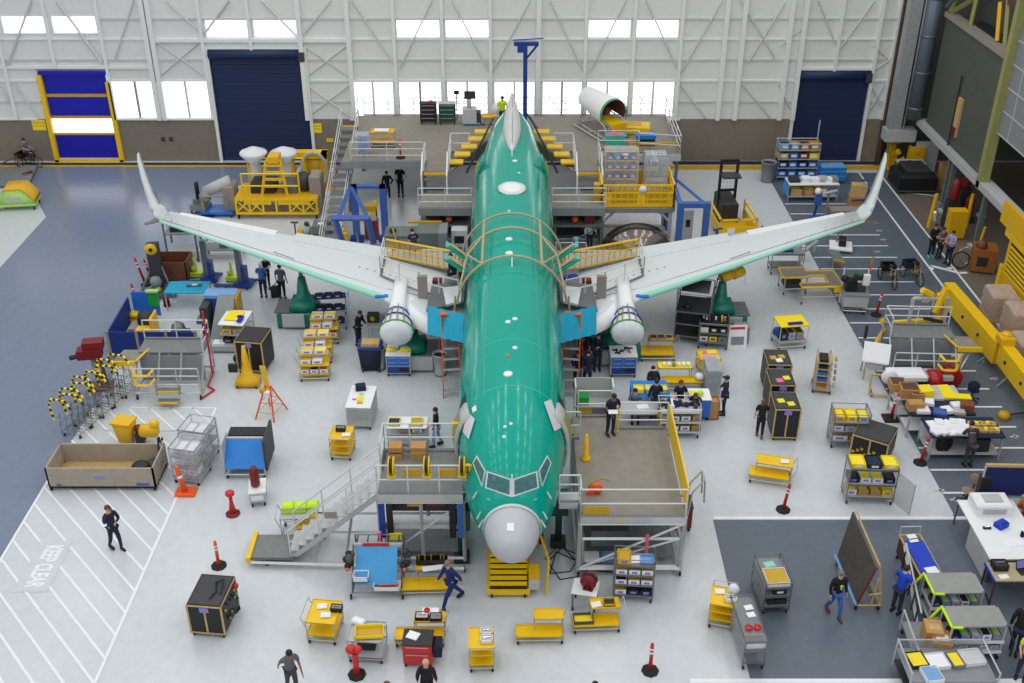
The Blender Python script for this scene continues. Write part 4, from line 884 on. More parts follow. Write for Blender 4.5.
t=T('valve_unit','small round valve unit with T handle beside the grey-green box pump','machine',GP(305,236),0); b=MB(); b.lathe([(.3,.1),(.34,.35),(.2,.6),(.1,.7)],'lgrey',(0,.3,0),12); b.ball((.1,.2,.6),.16,'charcoal',8); b.obj('body',t); b=MB(); b.tube((-.55,.3,0),(-.55,.3,.65),.04,'charcoal'); b.tube((-.75,.3,.65),(-.35,.3,.65),.05,'charcoal'); b.obj('handle',t); b=MB(); b.box(-.35,-.1,0,-.1,.3,.4,'yellow2'); b.obj('yellow_block',t)
b=MB(); b.box(-.35,-.03,0,.35,.03,.05,'red'); b.tube((-.3,0,0),(-.3,0,1.1),.06,'orange',6); b.tube((.3,0,0),(.3,0,.4),.06,'orange',6); b.box(-.36,-.03,.35,.36,.03,.45,'orange'); one(b,'barrier_stand','orange barrier stand beyond the yellow ring gantry','barrier',GP(332,173))
# beneath the far wing
t=T('grey_trestle','grey steel trestle rack under the outer wing of the folding-door side','rack',GP(184,262),4)
for x in (-.75,.75): b=MB(); b.path([(x,0,0),(x,0,2.1),(x,1.2,2.1),(x,1.2,0)],.05,'dsteel',4); b.obj('upright',t)
b=MB(); b.box(-.75,0,.5,.75,1.2,.56,'lgrey'); b.box(-.75,0,1.5,.75,1.2,1.56,'grey'); b.obj('shelf',t); b=MB(); b.box(-.5,.2,1.56,.4,.9,1.8,'drk'); b.tube((-.6,.2,2.0),(.5,1,2.1),.07,'charcoal'); b.obj('fixture',t); casters(t,1.5,1.2,.08)
for px,py,lb,rt in ((203,284,'blue wheeled wing jack nearer the wing tip, beside a lime pump',0),(236,289,'blue wheeled wing jack with its long foot forward, beside a lime pump',-10)):
    t=T('wing_jack',lb,'jack',GP(px,py),rt)
    b=MB(); b.path([(-1.1,0,.12),(0,.1,.12),(.75,.9,.12)],.09,'dblue',4); b.path([(-.2,.9,.12),(0,.1,.12)],.09,'dblue',4); b.box(-.1,.0,.1,.7,.7,.3,'dblue'); b.obj('base_frame',t)
    b=MB(); b.box(.05,.2,.3,.3,.45,2.2,'dsteel'); b.obj('mast',t); b=MB(); b.box(.3,.1,.3,.5,.5,1.1,'dblue'); b.tube((.4,.1,.9),(.8,-.1,.5),.04,'charcoal'); b.obj('pump',t); casters(t,1.2,.8,.08)
    t2=T('hand_pump','lime green hand pump beside the %s blue wing jack'%('tip-side' if px<220 else 'long-footed'),'pump',wp(t,-.45,.75,0),rt); b=MB(); b.box(-.3,-.2,.1,.3,.25,.3,'ygr'); b.obj('base',t2); b=MB(); b.tube((0,0,.3),(-.1,.1,1.0),.07,'ygr'); b.ball((-.15,.05,.45),.15,'ygr',8); b.obj('lever',t2); casters(t2,.6,.4,.05,-.2)
t=T('grey_trestle','grey steel trestle with machinery between the blue wing jack and three standing workers','rack',GP(222,262),0)
for x in (-.9,.9): b=MB(); b.path([(x,0,0),(x,0,1.6),(x,1.0,1.6),(x,1.0,0)],.05,'dsteel',4); b.obj('upright',t)
b=MB(); b.box(-.9,0,.6,.9,1,.66,'grey'); b.obj('shelf',t); b=MB(); b.ball((.2,.4,1.0),.3,'charcoal',8); b.tube((-.6,.3,.7),(.6,.6,1.4),.05,'drk'); b.box(-.7,.2,.66,-.1,.8,1.0,'lgrey'); b.obj('machine_parts',t)
# red posts, black pump, brown bin
delineator(146,285,'red and white post of the pair beside the black winch, tilted back','red',1.5,tilt=-12)
delineator(141,312,'red and white post in front of the pair beside the black winch','red',1.5,tilt=-8)
delineator(152,281,'red post standing closest to the black winch','red',1.2,tilt=-10)
t=T('winch_stand','black and grey winch stand with a yellow pulley','winch',GP(157,298),6); b=MB(); b.path([(-.8,0,.1),(0,1.3,1.6),(.8,0,.1),(-.8,0,.1)],.06,'dsteel',4); b.box(-.8,-.1,.05,.9,.25,.2,'dsteel'); b.obj('a_frame',t); b=MB(); b.box(-.3,.7,.2,.25,1.2,2.4,'charcoal'); b.obj('mast',t); b=MB(); b.lathe([(.28,0),(.3,.05),(.28,.1)],'yellow',(-.05,.6,2.25),14,'y'); b.lathe([(.1,-.02),(.1,.0)],'black',(-.05,.6,2.25),10,'y'); b.obj('pulley',t); b=MB(); b.ball((0,.35,.7),.3,'grey',8); b.ball((.1,.2,.35),.14,'ygr',8); b.obj('winch_drum',t)
t=T('skip_bin','open dark brown steel bin beside the black winch','bin',GP(173,283),0); b=MB(); b.tray(-.85,0,.1,.75,1.3,1.0,'brownt',.05); b.obj('bin_body',t); casters(t,1.5,1.3,.06)
t=table('table with a turquoise cloth top, bare steel legs',GP(187,311),1.9,1.2,.95,'cyan','steel',0,'cloth_table'); b=MB(); b.box(-.35,-.08,0,.35,.08,.05,'olive'); b.box(-.1,-.05,.05,.15,.05,.09,'papr'); put(t,.3,.7,.95,b,'hand_tool','small olive tool lying on the turquoise cloth table','tool',6)
t=reel('hose_reel','small dark red reel on the floor under the turquoise table',GP(167,306),'darkred',.22,.15,40)
# blue partition bay
X,Y,w,h,dp=D(112,199,357,341)
t=T('partition_screen','royal blue panel screen enclosure in front of the machining bay','partition',(X,Y,0))
pw=w/3
for i in range(3):
    b=MB(); b.box(-w/2+i*pw+.07,-.03,.1,-w/2+(i+1)*pw-.07,.03,1.25,'dblu2'); b.obj('panel',t)
for i in range(4): b=MB(); b.box(-w/2+i*pw-.06,-.05,0,-w/2+i*pw+.06,.05,1.3,'coverc'); b.obj('post',t)
b=MB(); b.slab([(-w/2,.1,.1),(-w/2,.1,1.25),(-w/2-.1,3.2,1.25),(-w/2-.1,3.2,.1)],(.06,0,0),'dblu2'); b.obj('side_panel',t)
b=MB(); b.box(-w/2+.1,3.2,.3,-w/2+1.3,3.26,1.5,'blue'); b.box(-w/2+.85,3.15,.8,-w/2+1.3,3.2,1.4,'green'); b.box(-w/2+.8,3.1,1.5,-w/2+1.35,3.3,1.6,'lime');b.obj('back_panel',t)
t2=T('spool_machine','yellow motor machine inside the blue panel enclosure','machine',(X-w*.2,Y+1.0,0),0); b=MB(); b.box(-.3,0,.1,.3,.6,.75,'yellow'); b.obj('motor',t2); b=MB(); b.lathe([(.35,-.3),(.35,.3)],'drk',(0,.8,.9),14,'x'); b.box(.3,.2,.1,.4,1.1,1.2,'yellow2'); b.box(-.7,.2,0,-.3,1.0,.7,'coverc'); b.obj('drum',t2)
b=MB(); b.ball((0,0,.42),.3,'yellow',10,.5,1); b.box(-.3,-.3,0,.3,.3,.3,'gold'); one(b,'yellow_fan','small yellow fan standing behind the blue panel enclosure','fan',GP(136,322,0))
t2=T('shop_vacuum','grey machine with round hood inside the blue panel enclosure','machine',(X+w*.18,Y+1.2,0),0); b=MB(); b.lathe([(.32,.1),(.34,.5),(.28,.75),(.1,.9)],'dsteel',(0,.3,0),14); b.obj('hood',t2); b=MB(); b.box(-.3,-.3,.1,.25,.1,.45,'lgrey'); b.box(.25,-.1,0,.55,.3,.6,'drk'); b.obj('body',t2); casters(t2,.6,.5,.05,-.2)
t2=T('milling_station','blue and grey milling station with sloping screen at the end of the blue enclosure','machine',(X+w*.62,Y+.9,0),0)
b=MB(); b.box(-.5,1.4,.1,.8,1.9,1.7,'gblue'); b.box(-.55,1.3,1.7,.85,2.0,1.85,'sky'); b.box(.75,1.2,.1,.95,2.0,1.8,'gold'); b.obj('cabinet',t2); b=MB(); b.slab([(-.15,0,.3),(.75,0,.3),(.85,1.3,1.9),(.1,1.3,1.9)],(0,.08,-.08),'grey'); b.obj('screen',t2); b=MB(); b.box(-.6,.6,.1,-.25,1.5,1.6,'charcoal'); b.box(-.75,.4,.9,-.3,.9,1.1,'dsteel'); b.obj('arm',t2); b=MB(); b.box(-.1,-.6,.1,1.1,.0,.35,'lgrey'); b.box(.1,-.5,.35,.6,-.1,.42,'papr'); b.obj('base',t2)
b=MB(); b.striped([(0,0,3.2),(.02,.0,1.4),(.1,-.3,.3),(-.05,-.7,.05),(.3,-1.0,.05),(-.1,-1.7,.05)],.04,'red','red',9); one(b,'air_hose','red coiled air hose hanging down to the floor by the milling station','hose',GP(213,378))
# maintenance stair stand
def access_stand(label,pos,rot,flip=1):
    t=T('access_stand',label,'work platform',pos,rot); s=flip
    b=MB(); b.box(-1.35,1.6,1.55,1.35,2.7,1.62,'grate'); b.obj('deck',t)
    b=MB(); b.slab([(s*-2.2,.9,1.5),(s*-1.25,.9,1.5),(s*-1.0,1.9,1.5),(s*-2.0,1.9,1.5)],(0,0,.06),'deck'); b.obj('wing_deck',t)
    b=MB(); b.box(min(s*-2.22,s*-1.25),.84,1.42,max(s*-2.22,s*-1.25),.92,1.62,'yellow'); b.slab([(s*-1.25,.9,1.58),(s*-1.18,.9,1.58),(s*-.93,1.9,1.58),(s*-1.0,1.9,1.58)],(0,0,.05),'yellow'); b.obj('wing_deck_edge',t)
    railing(t,[(-1.35,2.7),(1.35,2.7)],1.6,.9,'rail',2,1.3,name='back_rail'); railing(t,[(1.35*s,2.7),(1.35*s,1.6)],1.6,.9,'rail',2,1.3,name='side_rail')
    b=MB(); 
    for x in (-1.35,-.45,.45,1.35): b.tube((x,.5,.25),(x,1.6,1.6),.04,'steel',4); b.tube((x,.5,.25),(x,.5,1.45),.035,'steel',4)
    for z in (.35,.75,1.15,1.5): b.tube((-1.35,.5,z),(1.35,.5,z),.035,'steel',4)
    b.obj('side_frame',t)
    b=MB(); b.box(-1.3,1.55,.3,1.3,1.6,1.5,'grey'); b.obj('back_panel',t)
    b=MB()
    for x in (-1.35,1.35): b.path([(x,.5,.25),(x,2.7,.25),(x,2.7,1.6)],.045,'steel',4)
    b.path([(-1.35,2.7,.25),(1.35,2.7,.25)],.045,'steel',4); b.tube((s*-1.3,.6,.3),(s*-2.0,1.2,1.5),.045,'steel',4); b.obj('base_frame',t)
    for z in (.95,1.4):
        b=MB(); b.path([(s*-1.2,.4,z+.12),(s*-1.05,.1,z),(s*-.55,.1,z),(s*-.4,.4,z+.12)],.06,'yellow',4); b.obj('step_rail',t)
    for i,z in enumerate((.28,.62)):
        b=MB(); b.box(-.3 if s>0 else -.55,-.1+i*.28,z-.05,.55 if s>0 else .3,.2+i*.28,z,'grate'); b.box(-.3 if s>0 else -.55,-.14+i*.28,z-.06,.55 if s>0 else .3,-.1+i*.28,z+.02,'yellow'); b.obj('step',t)
    casters(t,2.7,2.2,.1,.5); return t
access_stand('wheeled grey access stand with yellow steps, by the blue panel enclosure',GP(166,407),0,1)
# dark red machine + striped handled carts
t=T('drill_head','dark red drilling head machine on a rusty column','machine',GP(100,392),10); b=MB(); b.box(-.6,.0,1.55,.35,.5,1.95,'darkred'); b.box(-.35,.1,1.9,.45,.6,2.25,'darkred'); b.tube((-.9,.1,1.65),(-.4,.2,1.7),.1,'drk',8); b.obj('head',t); b=MB(); b.tube((0,.3,0),(-.05,.3,1.6),.12,'coverc',8); b.tube((.3,.3,0),(.2,.3,1.6),.07,'brownt',6); b.box(-.4,0,0,.5,.7,.12,'brownt'); b.obj('column',t)
desc=['nearest the wooden crate','second along from the wooden crate','in the middle of the row','second from the dark red machine','next to the dark red machine']
for i in range(5):
    px=72+i*11.5; py=438-i*10
    t=T('cable_trolley','wire trolley with yellow and black striped handles, '+desc[i],'trolley',GP(px,py),-14+(i%2)*6,'striped handle wire trolleys')
    b=MB(); hh=1.2+.08*(i%3)
    for z in (.2,.55,.9): b.path([(-.42,0,z),(.42,0,z),(.42,.8,z),(-.42,.8,z),(-.42,0,z)],.015,'dsteel',4)
    for x in (-.42,-.14,.14,.42):
        for y in (0,.8): b.tube((x,y,.1),(x*.9,y+.1,hh-.15),.013,'dsteel',4)
    for y in (.2,.4,.6): b.tube((-.42,y,.2),(.42,y,.2),.012,'dsteel',4)
    b.tube((-.42,0,.2),(.42,0,.9),.013,'dsteel',4); b.obj('wire_frame',t)
    for y,dx in ((0,0),(.45,.25)):
        b=MB(); b.striped([(-.6+dx,y,.75),(-.68+dx,y,hh+.2),(-.55+dx,y,hh+.5),(.1+dx,y-.05,hh+.55),(.38+dx,y-.15,hh+.25)],.045,'vyellow','vyellow' if 0 else 'black',.13,6); b.obj('striped_handle',t)
    casters(t,.8,.8,.06)
# wooden crate cart
X,Y,w,h,dp=D(50,157,491,468,455); t=T('crate_cart','long open plywood crate on casters beside the hatched floor','crate',(X,Y,0),0)
b=MB(); b.tray(-w/2,0,.15,w/2,1.55,.85,'crate',.06,'wood'); b.obj('crate_box',t); b=MB(); b.box(-.25,-.01,.55,.15,0,.65,'lilac'); b.box(w*.32,-.01,.25,w*.44,0,.35,'gblue');b.box(-w*.42,-.01,.25,-w*.38,0,.32,'gblue'); b.obj('stencil',t); casters(t,w,1.5,.11); b=MB(); b.tube((-w/2,.9,.4),(-w/2-.35,1.1,.6),.05,'orange'); b.obj('tow_bar',t)
b=MB(); b.ball((0,0,.75),.32,'black',12,.3,1); b.tube((0,0,.2),(0,0,.7),.04,'black'); b.tube((-.2,0,.22),(.2,0,.22),.03,'black'); one(b,'round_stool','black round stool standing inside the plywood crate','stool',wp(t,w*.34,.5,0.02))
b=MB(); b.ball((0,0,.55),.3,'charcoal',12,.3,1); b.tube((0,0,.17),(0,0,.5),.04,'black'); one(b,'round_stool','dark grey low stool behind the black one inside the plywood crate','stool',wp(t,w*.43,.95,0.02))
t3=T('wheel_bin','tall yellow waste bin behind the plywood crate','bin',GP(124,446),-12); b=MB(); b.loft([[(x_*q,y_*q+.3,z_) for x_,y_ in ((-.35,-.3),(.35,-.3),(.35,.3),(-.35,.3))] for z_,q in ((.05,.7),(.95,1))],'yellow2'); b.obj('bin_body',t3); b=MB(); b.box(-.4,-.05,.93,.4,.62,1.02,'yellow2'); b.obj('lid',t3)
t3=T('yellow_compressor','yellow compressor with hoses behind the plywood crate','compressor',GP(149,447),0); b=MB(); b.lathe([(.2,-.35),(.27,-.25),(.27,.25),(.2,.35)],'yellow2',(0,.3,.55),12,'x'); b.ball((.25,.3,.85),.2,'yellow',8); b.obj('tank',t3); b=MB(); b.box(-.5,.1,.1,-.2,.5,.5,'drk'); b.ball((-.4,.3,.65),.17,'darkred',8); b.obj('motor',t3); casters(t3,.9,.5,.06)
b=MB(); b.prism([(-.22,-.06),(.22,-.06),(.22,.06),(-.22,.06)],0,.03,'drk'); b.slab([(-.2,-.02,.03),(.2,-.02,.03),(.06,-.02,1.35),(-.06,-.02,1.35)],(0,.04,0),'drk'); b.slab([(-.1,-.03,.4),(.1,-.03,.4),(.02,-.03,1.1),(-.02,-.03,1.1)],(0,.01,0),'papr'); one(b,'warning_board','narrow black and white warning board at the end of the plywood crate','sign',GP(164,467),70)
# wrapped racks
for (x0,x1,yb,yt,lb,rt) in ((184,208,466,413,'plastic wrapped wire rack farther back, beside the hatched floor',-12),(174,200,485,441,'plastic wrapped wire rack nearer the orange post',-12)):
    X,Y,w,h,dp=D(x0,x1,yb,yt); t=rack(lb,(X,Y,0),1.0,1.05,1.55,(.3,.75,1.2),rt,'dsteel','grey',cover='clear'); nm=lb.split(',')[0]
    n_='farther wrapped rack' if yb==466 else 'nearer wrapped rack'
    bins(t,n_,-.42,.42,2,.4,.5,.78,.22,['white','wood'],'middle shelf','bins in the wrapped racks',inn='gold'); bins(t,n_,-.42,.42,2,.5,.6,1.22,.2,['lgrey','white'],'top shelf','bins in the wrapped racks',inn='papr'); bins(t,n_,-.42,.42,2,.4,.5,.32,.25,['white','white'],'bottom shelf','bins in the wrapped racks',inn='gold')
t=T('delineator_post','orange post on a square orange base by the wrapped racks','delineator',GP(186,494),0); b=MB(); b.box(-.36,-.2,0,.36,.3,.14,'orange',.04); b.obj('base',t); b=MB(); b.x=Matrix.Rotation(R(-8),4,'Y'); b.lathe([(.11,.1),(.08,1.2),(.03,1.25)],'orange',(0,0,0),12); b.obj('post',t); b=MB(); b.x=Matrix.Rotation(R(-8),4,'Y'); b.lathe([(.094,.75),(.091,.85)],'papr',(0,0,0),12,cap=False); b.obj('reflective_band',t)
# blue topped cart
X,Y,w,h,dp=D(226,266,479,462); t=T('tilt_top_cart','cart with bright blue sloping top and black slatted ends','cart',(X,Y,0),0)
b=MB(); b.slab([(-w/2,0,.45),(w/2,0,.45),(w/2,.75,1.25),(-w/2,.75,1.25)],(0,.03,.03),'bluetop'); b.obj('sloping_top',t); b=MB(); b.box(-w/2,.75,.3,w/2,.85,1.3,'lgrey'); b.box(-w/2,.95,.5,w/2,1.5,1.28,'black'); b.obj('bin_back',t); b=MB(); b.box(w/2,.1,.3,w/2+.08,1.5,1.6,'charcoal'); b.box(-w/2-.05,.1,.3,-w/2,.9,1.45,'lgrey'); b.obj('end_panel',t)
b=MB(); b.path([(-w/2,0,.2),(w/2,0,.2),(w/2,1.5,.2),(-w/2,1.5,.2),(-w/2,0,.2)],.03,'steel',4); b.tube((-w/2,0,.2),(-w/2,0,.45),.03,'steel'); b.tube((w/2,0,.2),(w/2,0,.45),.03,'steel'); b.obj('frame',t); casters(t,w,1.5,.08)
t=T('delineator_post','red post with a round reel on top beside the blue topped cart','delineator',GP(233,514),0); b=MB(); b.lathe([(.26,0),(.26,.04),(.08,.1)],'darkred',(0,0,0),8); b.obj('base',t); b=MB(); b.lathe([(.14,.08),(.07,.5),(.06,.85)],'red',(0,0,0),12); b.obj('post',t); b=MB(); b.lathe([(.1,.82),(.16,.86),(.16,.95),(.1,1.0)],'red',(0,0,0),14); b.obj('reel_head',t)
t=T('oxygen_cart','white cart carrying a dark red tank beside the blue topped cart','cart',GP(259,507),10); b=MB(); b.box(-.28,0,.2,.28,.8,.6,'lgrey'); b.box(-.3,-.02,.58,.3,.82,.64,'white'); b.obj('body',t); b=MB(); b.lathe([(.1,0),(.17,.1),(.17,.7),(.08,.85)],'darkred',(-.05,.4,.62),12); b.obj('tank',t); b=MB(); b.box(-.24,-.02,.3,.2,0,.5,'papr'); b.obj('panel',t); casters(t,.55,.8,.07)
# orange ladder tripod, pedestal, cage, yellow topped cart
t=T('tripod_stand','orange legged tripod stand with yellow hose reel','tripod',GP(266,421),-15)
for (x,y) in ((-.45,0),(.35,0),(-.3,1.0),(.45,1.0)): b=MB(); b.tube((x,y,0),(x*.25,.5,1.35),.035,'orange',6); b.obj('leg',t)
b=MB(); b.path([(-.38,.1,.3),(.3,.1,.3),(.38,.85,.3),(-.28,.85,.3),(-.38,.1,.3)],.02,'wood',4); b.path([(-.3,.2,.7),(.2,.2,.7),(.3,.75,.7),(-.2,.75,.7),(-.3,.2,.7)],.02,'orange',4); b.obj('brace',t); b=MB(); b.box(-.12,.3,.9,.12,.6,1.15,'papr'); b.ball((-.2,.4,1.15),.15,'gold',8); b.obj('head',t)
b=MB(); b.slab([(-.5,.9,1.9),(-.25,.9,1.9),(.1,.45,1.2),(-.1,.45,1.2)],(0,.05,.05),'gold'); b.obj('ladder_section',t)
t=T('jack_stand','yellow pyramid jack stand with a tall tapering mast','jack',GP(247,389),0); b=MB(); b.loft([[(x_*q,y_*q+.3,z_) for x_,y_ in ((-.5,-.3),(.5,-.3),(.5,.35),(-.5,.35))] for z_,q in ((.08,1),(.35,.9),(.5,.45),(1.1,.28),(1.9,.12))],'yellow2'); b.obj('mast',t); b=MB(); b.box(-.65,.0,.8,-.3,.15,1.15,'black'); b.tube((-.3,.1,1.0),(0,.3,1.2),.02,'drk'); b.obj('gauge_box',t); casters(t,.9,.6,.08)
t=flight_case('black caged equipment case with pale edges behind the yellow jack stand',GP(252,374),1.15,1.3,1.55,-8,'drk'); 
t=reel('hand_spool','thin dark hand wheel on the floor beside the black caged case',GP(239,364),'drk',.22,.06,90)
X,Y,w,h,dp=D(223,245,352,330); t=cart('cart with a white and yellow top and blue tools, behind the black caged case',(X,Y,0),1.15,1.35,[.35,.8,(1.3,-.57,.57,0,1.35,'white')],-6,.05,'alu','steel',name='tool_cart')
b=MB(); b.box(-.4,-.3,0,.3,.5,.04,'vyellow'); put(t,-.02,.7,1.35,b,'yellow_tray','flat yellow tray on the white top of the cart behind the caged case','tray')
b=MB(); b.box(-.1,-.3,0,.1,.2,.06,'royal'); b.box(-.2,.1,0,.0,.25,.06,'royal'); put(t,.32,.5,1.39,b,'blue_tool','blue angled tool on the yellow tray','tool'); bins(t,'cart with yellow tray',-.5,.5,2,.35,.5,.82,.25,['yellow','lgrey'],'middle shelf','bins on the yellow tray cart',inn='gold'); bins(t,'cart with yellow tray',-.5,.5,2,.35,.5,.38,.2,['drk','lgrey'],'bottom shelf','bins on the yellow tray cart',inn='drk')
# white bin carts
for j,(px,py,n,lb) in enumerate(((325,345,2,'bin cart farthest back of the cluster near the green jack'),(318,364,2,'middle bin cart of the cluster near the green jack'),(315,382,3,'bin cart with pull handle at the front of the cluster near the green jack'))):
    t=cart(lb,GP(px,py),1.25,.75,[.32,.75,(1.1,-.6,.6,.3,.75)],3,.04,'yellow','steel','l' if j else None,name='bin_cart')
    nm=('rear','middle','front')[j]+' bin cart of the green jack cluster'
    bins(t,nm,-.58,.58,3,.28,.42,.36,.2,['white'],'bottom shelf','bins on the clustered carts',inn=['yellow','drk','orange']); bins(t,nm,-.58,.4,2,.3,.4,.79,.2,['white','papr'],'middle shelf','bins on the clustered carts',inn=['yellow','papr']); bins(t,nm,-.55,.55,2,.52,.35,1.14,.18,['white','white'],'top shelf','bins on the clustered carts',inn=['yellow','vyellow'])
t=cart('sloping tiered cart full of navy tool trays beside the green jack',GP(331,331),1.5,1.5,[(.35,-.75,.65,0,.5),(.75,-.7,.7,.5,1.0),(1.1,-.6,.75,1.0,1.5)],8,.05,'dblue','steel','r',name='tiered_cart')
for k,(z,y) in enumerate(((.38,.25),(.78,.75),(1.13,1.25))): bins(t,'navy tiered cart',-.65,.6,3,y,.38,z,.12,['dblue','navycl'],('lowest','middle','highest')[k]+' tier','trays on the navy tiered cart',inn='drk',face='papr')
# green jacks
def green_jack(label,px,py,s,hh=3.0):
    t=T('tripod_jack',label,'jack',GP(px,py),0)
    b=MB(); b.box(-.9,0,.12,.9,1.3,.8,'teal2',.08); b.box(min(s*.9,s*1.4),.2,.15,max(s*.9,s*1.4),1.1,.75,'teal2'); b.obj('base',t)
    b=MB(); b.box(min(-s*1.0,s*-.2) if s>0 else .2,.0,.8,-.2 if s>0 else 1.0,1.3,.86,'dsteel'); b.obj('deck_plate',t)
    b=MB(); b.loft([[(x_*q+s*.25,y_*q+.65,z_) for x_,y_ in ((-.5,-.5),(.5,-.5),(.5,.5),(-.5,.5))] for z_,q in ((.8,1.2),(1.15,1.1),(1.25,.6),(1.6,.45),(hh,.28))],'teal2'); b.obj('column',t)
    b=MB(); b.box(-.65 if s>0 else -.35,-.12,.15,.35 if s>0 else .65,.0,.78,'lgrey'); b.obj('control_box',t)
    b=MB(); b.tube((s*.25,.65,hh),(s*.25,.65,hh+.25),.1,'dsteel',8); b.obj('ram',t); casters(t,1.8,1.3,.09); return t
green_jack('green wing jack with a grey control box near the navy tiered cart',298,329,1,2.3)
b=MB(); b.box(-.45,-.15,0,.45,.15,.16,'coverc'); b.box(.1,-.18,.03,.5,.18,.13,'red'); g=G(303,322); one(b,'jack_pad','grey and red pad block on the ram of the green jack near the navy cart','pad',(g.x+.25,g.y+.65,2.55))
green_jack('green wing jack with grey box beside the red ladder, in front of the other wing',726,332,-1,2.2)
green_jack('large green jack under the wrapped pylon by the navy bin',418,372,-1,1.3)
green_jack('large green jack under the wrapped pylon near the group of dark clad workers',608,366,1,1.3)
# standing workers
person(264,297,180,'bluesh','navycl','person in bright blue shirt and cap with folded arms under the wing','cross','cross',hat='papr',long_=False,h=1.8)
person(268,288,10,'blackcl','blackcl','person in black top with pale trouser trim between the two blue shirts','fwd','cross',stride=.2,hair='redhair',longhair=True,h=1.7)
person(283,299,170,'slate','blackcl','person in grey-blue shirt holding a black bag under the wing','down','down',h=1.82)
b=MB(); b.box(-.22,-.1,.0,.22,.12,.6,'black',.08); b.tube((-.1,0,.6),(.1,0,.75),.02,'black'); one(b,'shoulder_bag','black bag on the floor beside the grey-blue shirt person','bag',(G(276,297).x,G(276,297).y,0),15)
person(359,345,60,'blackcl','navycl','person in black with a dark cap bending at a machine vise','fwd','fwd',bend=14,long_=True,h=1.8)
person(388,200,0,'blackcl','blackcl','person in black standing nearest the grey control cabinet, hands in pockets','down','hip',long_=True,h=1.75,shoe='papr')
person(401,197,170,'blackcl','blackcl','taller person in black behind the grey control cabinet','swf','down',h=1.95)
person(117,549,55,'navycl','navycl','person in navy overalls and brown cap phoning on the hatched floor','ear','cross',stride=.35,hat='brown',long_=True,h=1.82)
# ================================================================ MIDDLE: nose stands, tail dock, wing docks
# nose stand with stairs (stair side)
X0,X1,Y0,Y1,DZ=-4.25,-1.55,27.6,29.9,2.95
t=T('nose_stand','grey nose dock with long stair on the hatched-floor side of the nose','work platform',(0,0,0))
b=MB(); b.box(X0,Y0,DZ-.08,X1,Y1,DZ,'grate'); b.obj('deck',t)
b=MB(); b.box(X0,Y0-.05,DZ-.35,X1,Y0,DZ,'alu'); b.obj('deck_beam',t); b=MB(); b.box(X0,Y1,DZ-.3,X1,Y1+.05,DZ,'alu'); b.obj('deck_beam',t)
railing(t,[(X0,Y0),(X1+.25,Y0)],DZ,1.1,'rail',2,1.0,name='front_rail'); railing(t,[(X0,Y1),(X1-.1,Y1)],DZ,1.1,'rail',2,1.0,name='back_rail'); railing(t,[(X0,Y1),(X0,Y1-1.1)],DZ,1.1,'rail',2,1.0,name='side_rail')
for (x,y) in ((X1+.25,Y0),(X1-.1,Y1)):
    b=MB(); b.path([(x-.35,y,DZ+1.12),(x,y,DZ+1.12),(x,y,DZ+.1)],.055,'yellow',4); b.obj('yellow_edge_guard',t)
boxframe(t,X0,Y0,X1,Y1,.2,DZ-.35,'steel',.06,nx=2); 
b=MB(); b.box(X0,Y0-.02,1.55,X1,Y0+.1,1.7,'lgrey'); b.box(X0,Y0+.3,.3,X1,Y0+1.5,.36,'grate'); b.box(X0+.3,Y0+.2,2.1,X1-.3,Y0+.9,2.35,'drk'); b.box(X0+.9,Y0+.1,2.36,X0+1.4,Y0+.6,2.5,'gold'); b.box(X0+1.5,Y0+.1,2.36,X0+2.1,Y0+.6,2.5,'darkred');b.obj('lower_deck',t)
for x,m_ in ((X0+.1,'dblue'),(X0+.35,'black'),(X1-.35,'black'),(X1-.1,'gblue')): b=MB(); b.box(x-.1,Y0-.12,1.25,x+.1,Y0-.02,DZ-.35,m_); b.obj('leg_cover',t)
b=MB(); b.box(X0+.3,Y0-.15,1.2,X0+.7,Y0-.1,1.45,'vyellow'); b.obj('yellow_tag',t)
stairs(t,(X0-3.0,28.15,.35),(X0,28.15,DZ),1.0,11,'lgrey','steel')
b=MB(); b.box(X0-4.35,27.6,.22,X0-2.9,28.75,.32,'grate'); b.obj('landing',t)
b=MB(); b.box(X0-4.45,27.5,.2,X0-4.3,28.85,.38,'yellow'); b.box(X0-2.95,27.65,.32,X0-2.85,28.7,.38,'yellow'); b.obj('landing_edge',t)
b=MB(); b.path([(X0-4.3,27.5,.2),(X1,27.2,.2)],.06,'alu',4); b.path([(X0-2.5,28.9,.3),(X0,28.9,.3)],.05,'alu',4); b.path([(X0-2.2,27.5,.2),(X0-1.9,28.9,1.1),(X0,28.9,1.1)],.05,'alu',4); b.tube((X0-1.2,27.5,.2),(X0-1.1,28.9,1.1),.05,'alu',4); b.obj('base_rail',t)
b=MB(); b.box(X0-1.75,27.6,1.95,X0-1.35,27.62,2.2,'coverc'); b.obj('stair_sign',t)
for x,y in ((X0-3.8,27.6),(X0-3.8,28.7),(X1,27.3),(X0,27.3),(X1,Y1),(X0,Y1)): caster(t,x,y,.1)
for i in range(3):
    r_=reel('cable_reel','yellow cord reel on the front rail of the stair dock, '+('nearest the stair','in the middle','nearest the nose')[i],(X0+.5+i*1.1,Y0,DZ+.75),'yellow',.3,.14,0)
for i in range(2): b=MB(); b.box(-.28,-.02,0,.28,.02,.3,'gold'); one(b,'tan_panel','tan panel hung on the front rail between cord reels, '+('stair end','nose end')[i],'panel',(X0+1.1+i*1.1,Y0+.08,DZ+.6))
for i in range(2):
    t2=T('cardboard_box',('cardboard box on the stair dock deck, nearer the stair','wider cardboard box on the stair dock deck, nearer the nose')[i],'box',(X0+.42+i*.75,Y1-.55,DZ)); w_=.42+.08*i; b=MB(); b.box(-w_/2,0,0,w_/2,.42,.5,'card'); b.obj('box_body',t2); b=MB(); b.box(-w_/2,-.006,.28,w_/2,0,.32,'drk'if i==0 else 'wood'); b.obj('tape',t2)
